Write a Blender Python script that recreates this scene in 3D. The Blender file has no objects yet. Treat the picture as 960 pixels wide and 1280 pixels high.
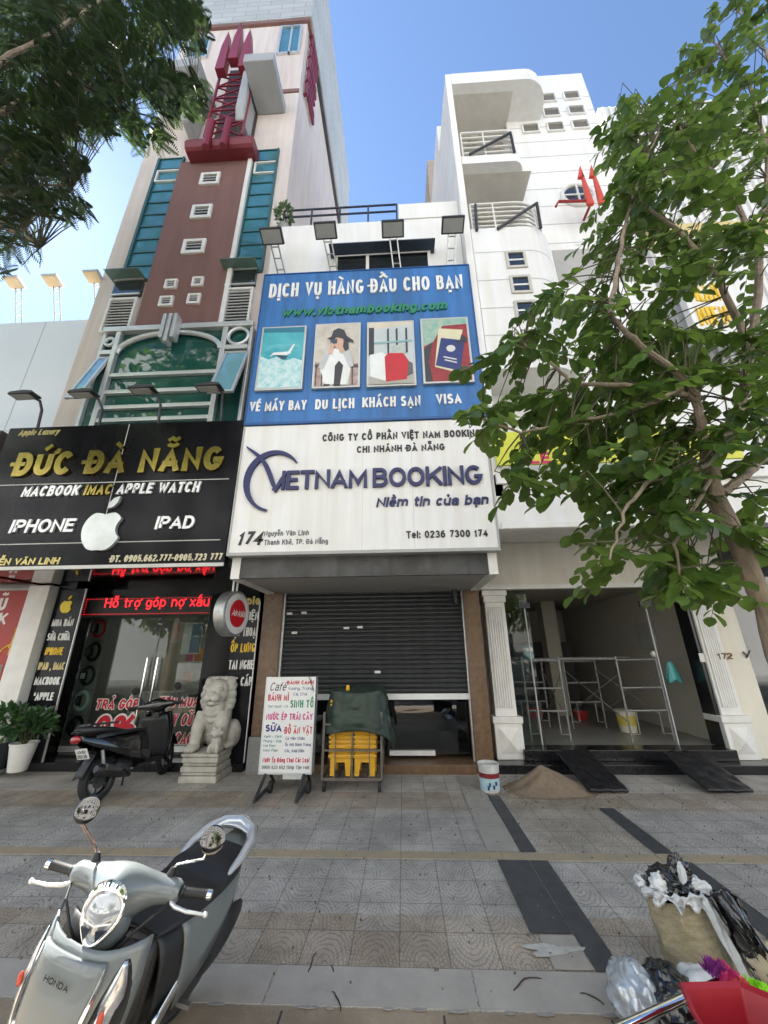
import bpy, bmesh, math, random, unicodedata
import numpy as np
from mathutils import Vector, Matrix, noise
random.seed(7)
np.random.seed(7)
S = bpy.context.scene
COL = S.collection
R = math.radians
PI = math.pi

# ------------------------------------------------------------ camera
F_PX = 473.2
YAW, PITCH, ROLL = 0.043934, 0.351457, -0.00995
CAM_H = 1.8
_f = Vector((-math.sin(YAW)*math.cos(PITCH), math.cos(YAW)*math.cos(PITCH), math.sin(PITCH)))
_r = Vector((math.cos(YAW), math.sin(YAW), 0))
_u = _r.cross(_f)
_c, _s = math.cos(ROLL), math.sin(ROLL)
_r, _u = _r*_c+_u*_s, _u*_c-_r*_s
cam = bpy.data.cameras.new('camera')
cam.sensor_fit = 'VERTICAL'
cam.sensor_height = 36
cam.lens = F_PX/1280*36
cam.clip_start = 0.05
cam.clip_end = 3000
co = bpy.data.objects.new('camera', cam)
COL.objects.link(co)
m3 = Matrix((_r, _u, -_f)).transposed()
co.matrix_world = Matrix.Translation((0, 0, CAM_H)) @ m3.to_4x4()
S.camera = co

# ------------------------------------------------------------ daylight
SUN_EL, SUN_AZ = R(46), R(-58)          # behind the buildings, a little to the left of straight ahead
world = bpy.data.worlds.new('World')
S.world = world
world.use_nodes = True
nt = world.node_tree
sky = nt.nodes.new('ShaderNodeTexSky')
sky.sky_type = 'NISHITA'
sky.sun_disc = False
sky.sun_elevation = SUN_EL
sky.sun_rotation = SUN_AZ
sky.altitude = 0
sky.air_density = 1.0
sky.dust_density = 0.1
sky.ozone_density = 3.0
bg = nt.nodes['Background']
bg.inputs[1].default_value = 0.053
nt.links.new(sky.outputs[0], bg.inputs[0])
sd = Vector((math.sin(SUN_AZ)*math.cos(SUN_EL), math.cos(SUN_AZ)*math.cos(SUN_EL), math.sin(SUN_EL)))
sl = bpy.data.lights.new('sun', 'SUN')
sl.energy = 5.0
sl.angle = R(0.5)
sl.color = (1.0, 0.95, 0.87)
so = bpy.data.objects.new('sun', sl)
so.rotation_euler = (-sd).to_track_quat('-Z', 'Y').to_euler()
so.location = (0, 0, 60)
COL.objects.link(so)
S.view_settings.view_transform = 'Standard'
S.view_settings.look = 'None'
S.view_settings.exposure = 2.52
S.view_settings.gamma = 1
S.view_settings.use_curve_mapping = False
S.cycles.max_bounces = 7
S.cycles.transparent_max_bounces = 10
S.cycles.caustics_reflective = False
S.cycles.caustics_refractive = False
S.cycles.use_denoising = True

def at(px, py, Y):
    """the point of the vertical plane y=Y that the photograph shows at pixel (px, py) of 960x1280"""
    d = _r*((px-480)/F_PX)+_u*((640-py)/F_PX)+_f
    return Vector((0, 0, CAM_H))+d*(Y/d.y)
def ground(px, py, z=0.0):
    d = _r*((px-480)/F_PX)+_u*((640-py)/F_PX)+_f
    return Vector((0, 0, CAM_H))+d*((z-CAM_H)/d.z)

# ------------------------------------------------------------ materials
MATS = {}
def mat(name, col, rough=0.6, metal=0.0, var=0.12, scale=3.0, bump=0.0, bscale=60.0, streak=0.0, emit=None, estr=1.0,
        coat=0.0, trans=0.0, spec=0.5, col2=None, stretch=(1, 1, 1)):
    if name in MATS: return MATS[name]
    m = bpy.data.materials.new(name)
    m.use_nodes = True
    t = m.node_tree
    b = t.nodes['Principled BSDF']
    b.inputs['Roughness'].default_value = rough
    b.inputs['Metallic'].default_value = metal
    b.inputs['Specular IOR Level'].default_value = spec
    if coat:
        b.inputs['Coat Weight'].default_value = coat
        b.inputs['Coat Roughness'].default_value = 0.05
    if trans: b.inputs['Transmission Weight'].default_value = trans
    tc = t.nodes.new('ShaderNodeTexCoord')
    mp = t.nodes.new('ShaderNodeMapping')
    mp.inputs['Scale'].default_value = stretch
    t.links.new(tc.outputs['Object'], mp.inputs['Vector'])
    last = None
    c = (col[0], col[1], col[2], 1)
    if var > 0 or col2:
        n = t.nodes.new('ShaderNodeTexNoise')
        n.inputs['Scale'].default_value = scale
        n.inputs['Detail'].default_value = 6
        n.inputs['Roughness'].default_value = 0.65
        t.links.new(mp.outputs[0], n.inputs['Vector'])
        rp = t.nodes.new('ShaderNodeValToRGB')
        rp.color_ramp.elements[0].position = 0.3
        rp.color_ramp.elements[1].position = 0.72
        a = col2 or [x*(1-var) for x in col]
        bb = col if col2 else [min(1, x*(1+var*0.5)) for x in col]
        rp.color_ramp.elements[0].color = (a[0], a[1], a[2], 1)
        rp.color_ramp.elements[1].color = (bb[0], bb[1], bb[2], 1)
        t.links.new(n.outputs['Fac'], rp.inputs['Fac'])
        last = rp.outputs['Color']
    if streak > 0:
        mp2 = t.nodes.new('ShaderNodeMapping')
        mp2.inputs['Scale'].default_value = (3.2, 3.2, 0.22)
        t.links.new(tc.outputs['Object'], mp2.inputs['Vector'])
        n2 = t.nodes.new('ShaderNodeTexNoise')
        n2.inputs['Scale'].default_value = 2.2
        n2.inputs['Detail'].default_value = 5
        t.links.new(mp2.outputs[0], n2.inputs['Vector'])
        r2 = t.nodes.new('ShaderNodeValToRGB')
        r2.color_ramp.elements[0].position = 0.36
        r2.color_ramp.elements[1].position = 0.62
        k = 1-streak
        r2.color_ramp.elements[0].color = (k, k*0.98, k*0.94, 1)
        r2.color_ramp.elements[1].color = (1, 1, 1, 1)
        t.links.new(n2.outputs['Fac'], r2.inputs['Fac'])
        mx = t.nodes.new('ShaderNodeMix')
        mx.data_type = 'RGBA'
        mx.blend_type = 'MULTIPLY'
        mx.inputs['Factor'].default_value = 1
        if last: t.links.new(last, mx.inputs['A'])
        else: mx.inputs['A'].default_value = c
        t.links.new(r2.outputs['Color'], mx.inputs['B'])
        last = mx.outputs['Result']
    if last: t.links.new(last, b.inputs['Base Color'])
    else: b.inputs['Base Color'].default_value = c
    if bump:
        n3 = t.nodes.new('ShaderNodeTexNoise')
        n3.inputs['Scale'].default_value = bscale
        n3.inputs['Detail'].default_value = 4
        t.links.new(mp.outputs[0], n3.inputs['Vector'])
        bp = t.nodes.new('ShaderNodeBump')
        bp.inputs['Strength'].default_value = bump
        bp.inputs['Distance'].default_value = 0.02
        t.links.new(n3.outputs['Fac'], bp.inputs['Height'])
        t.links.new(bp.outputs[0], b.inputs['Normal'])
    if emit:
        b.inputs['Emission Color'].default_value = (emit[0], emit[1], emit[2], 1)
        b.inputs['Emission Strength'].default_value = estr
    MATS[name] = m
    return m

def clear_glass(name, tint=(0.85, 0.9, 0.88), ior=1.5, rough=0.0, base=0.0):
    """window glass: clear seen straight through, mirror-like at a slant"""
    m = bpy.data.materials.new(name)
    m.use_nodes = True
    t = m.node_tree
    for n in list(t.nodes):
        if n.type != 'OUTPUT_MATERIAL': t.nodes.remove(n)
    out = [n for n in t.nodes if n.type == 'OUTPUT_MATERIAL'][0]
    tr = t.nodes.new('ShaderNodeBsdfTransparent')
    tr.inputs[0].default_value = (*tint, 1)
    gl = t.nodes.new('ShaderNodeBsdfGlossy')
    gl.inputs['Roughness'].default_value = rough
    gl.inputs['Color'].default_value = (1, 1, 1, 1)
    fr = t.nodes.new('ShaderNodeFresnel')
    fr.inputs[0].default_value = ior
    ad = t.nodes.new('ShaderNodeMath')
    ad.operation = 'ADD'
    ad.use_clamp = True
    ad.inputs[1].default_value = base
    t.links.new(fr.outputs[0], ad.inputs[0])
    mx = t.nodes.new('ShaderNodeMixShader')
    t.links.new(ad.outputs[0], mx.inputs[0])
    t.links.new(tr.outputs[0], mx.inputs[1])
    t.links.new(gl.outputs[0], mx.inputs[2])
    t.links.new(mx.outputs[0], out.inputs['Surface'])
    MATS[name] = m
    return m

def leaf_mat(name, c1, c2, rough=0.45, transl=0.45, scale=1.5):
    m = bpy.data.materials.new(name)
    m.use_nodes = True
    t = m.node_tree
    for n in list(t.nodes):
        if n.type != 'OUTPUT_MATERIAL': t.nodes.remove(n)
    out = [n for n in t.nodes if n.type == 'OUTPUT_MATERIAL'][0]
    at_ = t.nodes.new('ShaderNodeAttribute')
    at_.attribute_name = 'tone'
    rp = t.nodes.new('ShaderNodeValToRGB')
    rp.color_ramp.elements[0].color = (*c1, 1)
    rp.color_ramp.elements[1].color = (*c2, 1)
    t.links.new(at_.outputs['Fac'], rp.inputs['Fac'])
    pb = t.nodes.new('ShaderNodeBsdfPrincipled')
    pb.inputs['Roughness'].default_value = rough
    t.links.new(rp.outputs[0], pb.inputs['Base Color'])
    tl = t.nodes.new('ShaderNodeBsdfTranslucent')
    hs = t.nodes.new('ShaderNodeHueSaturation')
    hs.inputs['Hue'].default_value = 0.48
    hs.inputs['Value'].default_value = 2.4
    t.links.new(rp.outputs[0], hs.inputs['Color'])
    t.links.new(hs.outputs[0], tl.inputs[0])
    mx = t.nodes.new('ShaderNodeMixShader')
    mx.inputs[0].default_value = transl
    t.links.new(pb.outputs[0], mx.inputs[1])
    t.links.new(tl.outputs[0], mx.inputs[2])
    t.links.new(mx.outputs[0], out.inputs['Surface'])
    MATS[name] = m
    return m

# ------------------------------------------------------------ objects
def tag(o, label=None, cat=None, group=None, kind=None):
    if label: o['label'] = label
    if cat: o['category'] = cat
    if group: o['group'] = group
    if kind: o['kind'] = kind
    return o

def root(name, label, cat, loc=(0, 0, 0), group=None, rotz=0.0, local=False):
    o = bpy.data.objects.new(name, None)
    o.empty_display_size = 0.2
    o.location = loc
    o.rotation_euler = (0, 0, rotz)
    COL.objects.link(o)
    o['_local'] = 1 if local else 0
    return tag(o, label, cat, group)

def link(me, name, parent=None):
    o = bpy.data.objects.new(name, me)
    COL.objects.link(o)
    if parent is not None:
        o.parent = parent
        if parent.type == 'EMPTY' and not parent.get('_local', 0):
            o.location = [-x for x in parent.location]
    return o

def lin(a, b, n): return [a+(b-a)*i/(n-1) for i in range(n)]

class MB:
    """collects shapes and links them as one mesh object"""
    def __init__(s): s.v, s.f, s.mi = [], [], []; s.cur = 0
    def add(s, vs, fs):
        k = len(s.v)
        s.v += [tuple(p) for p in vs]
        for f in fs: s.f.append([i+k for i in f]); s.mi.append(s.cur)
        return s
    def box(s, x0, x1, y0, y1, z0, z1):
        if x0 > x1: x0, x1 = x1, x0
        if y0 > y1: y0, y1 = y1, y0
        if z0 > z1: z0, z1 = z1, z0
        return s.add([(x0, y0, z0), (x1, y0, z0), (x1, y1, z0), (x0, y1, z0), (x0, y0, z1), (x1, y0, z1), (x1, y1, z1), (x0, y1, z1)],
              [(0, 3, 2, 1), (4, 5, 6, 7), (0, 1, 5, 4), (1, 2, 6, 5), (2, 3, 7, 6), (3, 0, 4, 7)])
    def obox(s, c, ax, hs):
        c = Vector(c); A = [Vector(a)*h for a, h in zip(ax, hs)]
        vs = [c+A[0]*i+A[1]*j+A[2]*k for k in (-1, 1) for j in (-1, 1) for i in (-1, 1)]
        return s.add(vs, [(0, 2, 3, 1), (4, 5, 7, 6), (0, 1, 5, 4), (2, 6, 7, 3), (0, 4, 6, 2), (1, 3, 7, 5)])
    def bar(s, a, b, w, h=None, up=(0, 0, 1)):
        a, b = Vector(a), Vector(b); d = b-a; L = d.length; d = d/L
        up = Vector(up)
        if abs(d.dot(up)) > .98: up = Vector((0, 1, 0))
        x = d.cross(up).normalized(); z = x.cross(d)
        return s.obox((a+b)/2, (d, x, z), (L/2, w/2, (h or w)/2))
    def poly(s, pts): return s.add(pts, [tuple(range(len(pts)))])
    def prism(s, pts, vec):
        n = len(pts); vec = Vector(vec)
        vs = [Vector(p) for p in pts]+[Vector(p)+vec for p in pts]
        fs = [tuple(range(n)), tuple(range(2*n-1, n-1, -1))]+[(i, i+n, (i+1) % n+n, (i+1) % n) for i in range(n)]
        return s.add(vs, fs)
    def tube(s, pts, r, n=8, caps=True):
        pts = [Vector(p) for p in pts]; m = len(pts)
        rs = r if isinstance(r, (list, tuple)) else [r]*m
        vs, fs = [], []
        ref = None
        for i, p in enumerate(pts):
            d = (pts[min(i+1, m-1)]-pts[max(i-1, 0)])
            d = d.normalized() if d.length > 1e-9 else Vector((0, 0, 1))
            if ref is None:
                ref = d.orthogonal().normalized()
            ref = (ref-d*ref.dot(d))
            ref = ref.normalized() if ref.length > 1e-6 else d.orthogonal().normalized()
            b = d.cross(ref)
            vs += [p+(ref*math.cos(2*PI*k/n)+b*math.sin(2*PI*k/n))*rs[i] for k in range(n)]
        for i in range(m-1):
            for k in range(n): fs.append((i*n+k, i*n+(k+1) % n, (i+1)*n+(k+1) % n, (i+1)*n+k))
        if caps: fs += [tuple(range(n-1, -1, -1)), tuple((m-1)*n+k for k in range(n))]
        return s.add(vs, fs)
    def cyl(s, a, b, r, r2=None, n=16): return s.tube([a, b], [r, r if r2 is None else r2], n)
    def ring(s, pts, r, n=8):
        """closed tube"""
        pts = [Vector(p) for p in pts]; m = len(pts); vs, fs = [], []
        c = sum(pts, Vector())/m
        for i, p in enumerate(pts):
            d = (pts[(i+1) % m]-pts[i-1]).normalized()
            o = (p-c); o = (o-d*o.dot(d)).normalized(); b = d.cross(o)
            vs += [p+(o*math.cos(2*PI*k/n)+b*math.sin(2*PI*k/n))*r for k in range(n)]
        for i in range(m):
            for k in range(n): fs.append((i*n+k, i*n+(k+1) % n, ((i+1) % m)*n+(k+1) % n, ((i+1) % m)*n+k))
        return s.add(vs, fs)
    def lathe(s, prof, c=(0, 0, 0), ax=(0, 0, 1), n=24, caps=True):
        c = Vector(c); ax = Vector(ax).normalized(); u = ax.orthogonal().normalized(); w = ax.cross(u)
        vs, fs = [], []; m = len(prof)
        for r, h in prof: vs += [c+ax*h+(u*math.cos(2*PI*k/n)+w*math.sin(2*PI*k/n))*r for k in range(n)]
        for i in range(m-1):
            for k in range(n): fs.append((i*n+k, i*n+(k+1) % n, (i+1)*n+(k+1) % n, (i+1)*n+k))
        if caps: fs += [tuple(range(n-1, -1, -1)), tuple((m-1)*n+k for k in range(n))]
        return s.add(vs, fs)
    def grid(s, fn, nu, nv, cu=False):
        vs = [fn(i/(nu if cu else nu-1), j/(nv-1)) for j in range(nv) for i in range(nu)]
        fs = [(j*nu+i, j*nu+(i+1) % nu, (j+1)*nu+(i+1) % nu, (j+1)*nu+i) for j in range(nv-1) for i in range(nu if cu else nu-1)]
        return s.add(vs, fs)
    def ell(s, c, r, rot=None, n=14, m=9):
        c = Vector(c); r = r if isinstance(r, (tuple, list)) else (r, r, r)
        vs = []
        for j in range(m+1):
            th = PI*j/m
            for i in range(n):
                p = Vector((r[0]*math.sin(th)*math.cos(2*PI*i/n), r[1]*math.sin(th)*math.sin(2*PI*i/n), -r[2]*math.cos(th)))
                if rot is not None: p = rot @ p
                vs.append(c+p)
        fs = [(j*n+i, j*n+(i+1) % n, (j+1)*n+(i+1) % n, (j+1)*n+i) for j in range(m) for i in range(n)]
        return s.add(vs, fs)
    def build(s, name, m, parent=None, smooth=False, bevel=0.0, remesh=0.0, solid=0.0, sub=0, weld=False, seg=2):
        me = bpy.data.meshes.new(name)
        me.from_pydata(s.v, [], s.f)
        ms = m if isinstance(m, (list, tuple)) else [m]
        for x in ms: me.materials.append(x)
        if len(ms) > 1: me.polygons.foreach_set('material_index', s.mi)
        if weld or remesh:
            bm = bmesh.new(); bm.from_mesh(me)
            bmesh.ops.remove_doubles(bm, verts=bm.verts, dist=1e-5)
            bmesh.ops.recalc_face_normals(bm, faces=bm.faces)
            bm.to_mesh(me); bm.free()
        if smooth:
            me.shade_smooth()
            if not remesh: me.set_sharp_from_angle(angle=R(42))
        me.update()
        o = link(me, name, parent)
        if remesh:
            d = o.modifiers.new('r', 'REMESH'); d.mode = 'VOXEL'; d.voxel_size = remesh; d.use_smooth_shade = True
            d = o.modifiers.new('s', 'SMOOTH'); d.iterations = 3; d.factor = 0.5
        if solid:
            d = o.modifiers.new('t', 'SOLIDIFY'); d.thickness = solid; d.offset = 0
        if bevel:
            d = o.modifiers.new('b', 'BEVEL'); d.width = bevel; d.segments = seg; d.limit_method = 'ANGLE'; d.angle_limit = R(40)
        if sub:
            d = o.modifiers.new('d', 'SUBSURF'); d.levels = sub; d.render_levels = sub
        return o

def copy_tree(o, parent=None):
    c = o.copy()
    COL.objects.link(c)
    if parent is not None: c.parent = parent
    for ch in [x for x in COL.objects if x.parent == o]: copy_tree(ch, c)
    return c

# ------------------------------------------------------------ a stroke alphabet for every piece of writing
def arc(cx, cy, rx, ry, a0, a1, n=None):
    n = n or max(4, int(abs(a1-a0)/22)+1)
    return [(cx+rx*math.cos(R(a)), cy+ry*math.sin(R(a))) for a in lin(a0, a1, n+1)]
def _glyphs():
    st = [(0, 0), (0, 1)]
    bowl = [arc(.5, .36, .5, .36, 0, 360)]
    g = {
     'A': (.80, [[(0, 0), (.5, 1), (1, 0)], [(.17, .28), (.83, .28)]]),
     'B': (.70, [[(0, .53), (0, 1), (.5, 1)]+arc(.52, .765, .4, .235, 90, -90)+[(0, .53)], [(0, .53), (.55, .53)]+arc(.56, .265, .44, .265, 90, -90)+[(0, 0), (0, .53)]]),
     'C': (.74, [arc(.52, .5, .52, .5, 40, 320)]),
     'D': (.74, [[(0, .5), (0, 1), (.42, 1)]+arc(.45, .5, .55, .5, 88, -88)+[(.42, 0), (0, 0), (0, .5)]]),
     'E': (.62, [[(1, 1), (0, 1), (0, 0), (1, 0)], [(0, .52), (.85, .52)]]),
     'F': (.60, [[(1, 1), (0, 1), (0, 0)], [(0, .5), (.85, .5)]]),
     'G': (.78, [arc(.5, .5, .5, .5, 45, 330)+[(1, .42), (.55, .42)]]),
     'H': (.72, [st, [(1, 0), (1, 1)], [(0, .52), (1, .52)]]),
     'I': (0, [[(.5, 0), (.5, 1)]]),
     'J': (.55, [[(1, 1), (1, .3)]+arc(.5, .3, .5, .3, 0, -170)]),
     'K': (.74, [st, [(1, 1), (.05, .38)], [(.38, .6), (1, 0)]]),
     'L': (.60, [[(0, 1), (0, 0), (1, 0)]]),
     'M': (.90, [[(0, 0), (0, 1), (.5, .2), (1, 1), (1, 0)]]),
     'N': (.74, [[(0, 0), (0, 1), (1, 0), (1, 1)]]),
     'O': (.80, [arc(.5, .5, .5, .5, 90, 450)]),
     'P': (.68, [[(0, 0), (0, 1), (.5, 1)]+arc(.55, .74, .45, .26, 90, -90)+[(0, .48)]]),
     'Q': (.80, [arc(.5, .5, .5, .5, 90, 450), [(.6, .3), (1, -.05)]]),
     'R': (.72, [[(0, 0), (0, 1), (.5, 1)]+arc(.55, .755, .43, .245, 90, -90)+[(0, .51)], [(.5, .5), (1, 0)]]),
     'S': (.68, [arc(.5, .76, .46, .24, 28, 270)+arc(.5, .26, .5, .26, 75, -152)]),
     'T': (.68, [[(0, 1), (1, 1)], [(.5, 0), (.5, 1)]]),
     'U': (.72, [[(0, 1), (0, .33)]+arc(.5, .33, .5, .33, 190, 350)+[(1, .33), (1, 1)]]),
     'V': (.76, [[(0, 1), (.5, 0), (1, 1)]]),
     'W': (1.05, [[(0, 1), (.25, 0), (.5, .85), (.75, 0), (1, 1)]]),
     'X': (.72, [[(0, 0), (1, 1)], [(0, 1), (1, 0)]]),
     'Y': (.74, [[(0, 1), (.5, .45), (1, 1)], [(.5, 0), (.5, .5)]]),
     'Z': (.66, [[(0, 1), (1, 1), (0, 0), (1, 0)]]),
     'a': (.60, [[(1, 0), (1, .5)]+arc(.5, .5, .5, .22, 0, 150), [(1, .4), (.4, .4)]+arc(.4, .2, .4, .2, 90, 270)+[(.6, 0), (1, .15)]]),
     'b': (.62, bowl+[st]), 'c': (.56, [arc(.52, .36, .52, .36, 42, 318)]),
     'd': (.62, bowl+[[(1, 0), (1, 1)]]),
     'e': (.60, [[(0, .38), (1, .38)]+arc(.5, .38, .5, .34, 5, 180)+arc(.5, .36, .5, .36, 190, 320)]),
     'f': (.42, [[(.35, 0), (.35, .8)]+arc(.75, .8, .4, .2, 170, 80), [(0, .68), (.95, .68)]]),
     'g': (.62, bowl+[[(1, .72), (1, -.08)]+arc(.5, -.08, .5, .2, -10, -150)]),
     'h': (.60, [st, arc(.5, .42, .5, .3, 170, 10)+[(1, .4), (1, 0)]]),
     'i': (0, [[(.5, 0), (.5, .72)], [(.5, .96), (.5, 1.0)]]),
     'j': (.2, [[(1, .72), (1, -.2)], [(1, .96), (1, 1.0)]]),
     'k': (.60, [st, [(1, .72), (.05, .24)], [(.38, .42), (1, 0)]]),
     'l': (0, [[(.5, 0), (.5, 1)]]),
     'm': (.92, [[(0, 0), (0, .72)], arc(.25, .45, .25, .27, 170, 10)+[(.5, .42), (.5, 0)], arc(.75, .45, .25, .27, 170, 10)+[(1, .42), (1, 0)]]),
     'n': (.60, [[(0, 0), (0, .72)], arc(.5, .42, .5, .3, 170, 10)+[(1, .4), (1, 0)]]),
     'o': (.62, bowl), 'p': (.62, bowl+[[(0, -.28), (0, .72)]]), 'q': (.62, bowl+[[(1, -.28), (1, .72)]]),
     'r': (.42, [[(0, 0), (0, .72)], arc(.7, .36, .7, .36, 170, 75)]),
     's': (.54, [arc(.5, .54, .46, .18, 28, 260)+arc(.5, .18, .5, .18, 78, -152)]),
     't': (.42, [[(.4, .95), (.4, .2)]+arc(.8, .2, .4, .2, 190, 275), [(0, .7), (1, .7)]]),
     'u': (.60, [[(0, .72), (0, .3)]+arc(.5, .3, .5, .3, 190, 350), [(1, .72), (1, 0)]]),
     'v': (.58, [[(0, .72), (.5, 0), (1, .72)]]),
     'w': (.86, [[(0, .72), (.25, 0), (.5, .64), (.75, 0), (1, .72)]]),
     'x': (.56, [[(0, 0), (1, .72)], [(0, .72), (1, 0)]]),
     'y': (.58, [[(0, .72), (.52, 0)], [(1, .72), (.4, -.14), (.05, -.28)]]),
     'z': (.52, [[(0, .72), (1, .72), (0, 0), (1, 0)]]),
     '0': (.66, [arc(.5, .5, .5, .5, 90, 450)]),
     '1': (.36, [[(0, .78), (.75, 1), (.75, 0)]]),
     '2': (.64, [arc(.5, .72, .5, .28, 170, -25)+[(.1, .1), (0, 0), (1, 0)]]),
     '3': (.64, [arc(.48, .76, .44, .24, 160, -88)+[(.4, .52)], [(.4, .52)]+arc(.5, .26, .5, .26, 85, -160)]),
     '4': (.68, [[(.72, 0), (.72, 1), (0, .3), (1, .3)]]),
     '5': (.64, [[(.92, 1), (.14, 1), (.06, .5)]+arc(.5, .31, .5, .31, 120, -150)]),
     '6': (.66, [arc(.5, .31, .5, .31, 90, 450), arc(.62, .42, .62, .58, 65, 190)]),
     '7': (.62, [[(0, 1), (1, 1), (.35, 0)]]),
     '8': (.66, [arc(.5, .765, .42, .235, 90, 450), arc(.5, .265, .5, .265, 90, 450)]),
     '9': (.66, [arc(.5, .69, .5, .31, 90, 450), arc(.38, .58, .62, .58, -115, 10)]),
     '.': (0, [[(.5, .0), (.5, .04)]]), ',': (0, [[(.5, .04), (.2, -.16)]]), ':': (0, [[(.5, .0), (.5, .04)], [(.5, .6), (.5, .64)]]),
     '-': (.36, [[(0, .42), (1, .42)]]), '/': (.45, [[(0, 0), (1, 1)]]), '(': (.2, [arc(1, .45, 1, .65, 110, 250)]), ')': (.2, [arc(0, .45, 1, .65, 70, -70)]),
     '"': (.3, [[(0, 1), (0, .72)], [(1, 1), (1, .72)]]), '!': (0, [[(.5, .3), (.5, 1)], [(.5, 0), (.5, .04)]]),
     '%': (1.0, [arc(.2, .74, .2, .26, 90, 450), arc(.8, .26, .2, .26, 90, 450), [(.2, 0), (.8, 1)]]),
    }
    return g
GL = _glyphs()
OUTER = set('CGSJcsaefrty2356791069g()j')
def _ribbon(pts, h, closed, ext):
    P = [Vector(p) for p in pts]
    Q = [P[0]]
    for p in P[1:]:
        if (p-Q[-1]).length > 1e-4: Q.append(p)
    P = Q
    if closed and (P[0]-P[-1]).length < 1e-3: P = P[:-1]
    n = len(P)
    if not closed and ext:
        P[0] = P[0]+(P[0]-P[1]).normalized()*h*ext
        P[-1] = P[-1]+(P[-1]-P[-2]).normalized()*h*ext
    Lr, Rr = [], []
    for i in range(n):
        a = P[i-1] if (closed or i > 0) else None
        b = P[(i+1) % n] if (closed or i < n-1) else None
        d1 = (P[i]-a).normalized() if a is not None else None
        d2 = (b-P[i]).normalized() if b is not None else None
        if d1 is None: d1 = d2
        if d2 is None: d2 = d1
        n1 = Vector((-d1.y, d1.x)); n2 = Vector((-d2.y, d2.x))
        mm = n1+n2
        if mm.length < 1e-3: mm = n1
        mm.normalize()
        k = 1/max(.42, mm.dot(n1))
        Lr.append(P[i]+mm*h*k); Rr.append(P[i]-mm*h*k)
    return Lr, Rr

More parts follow.
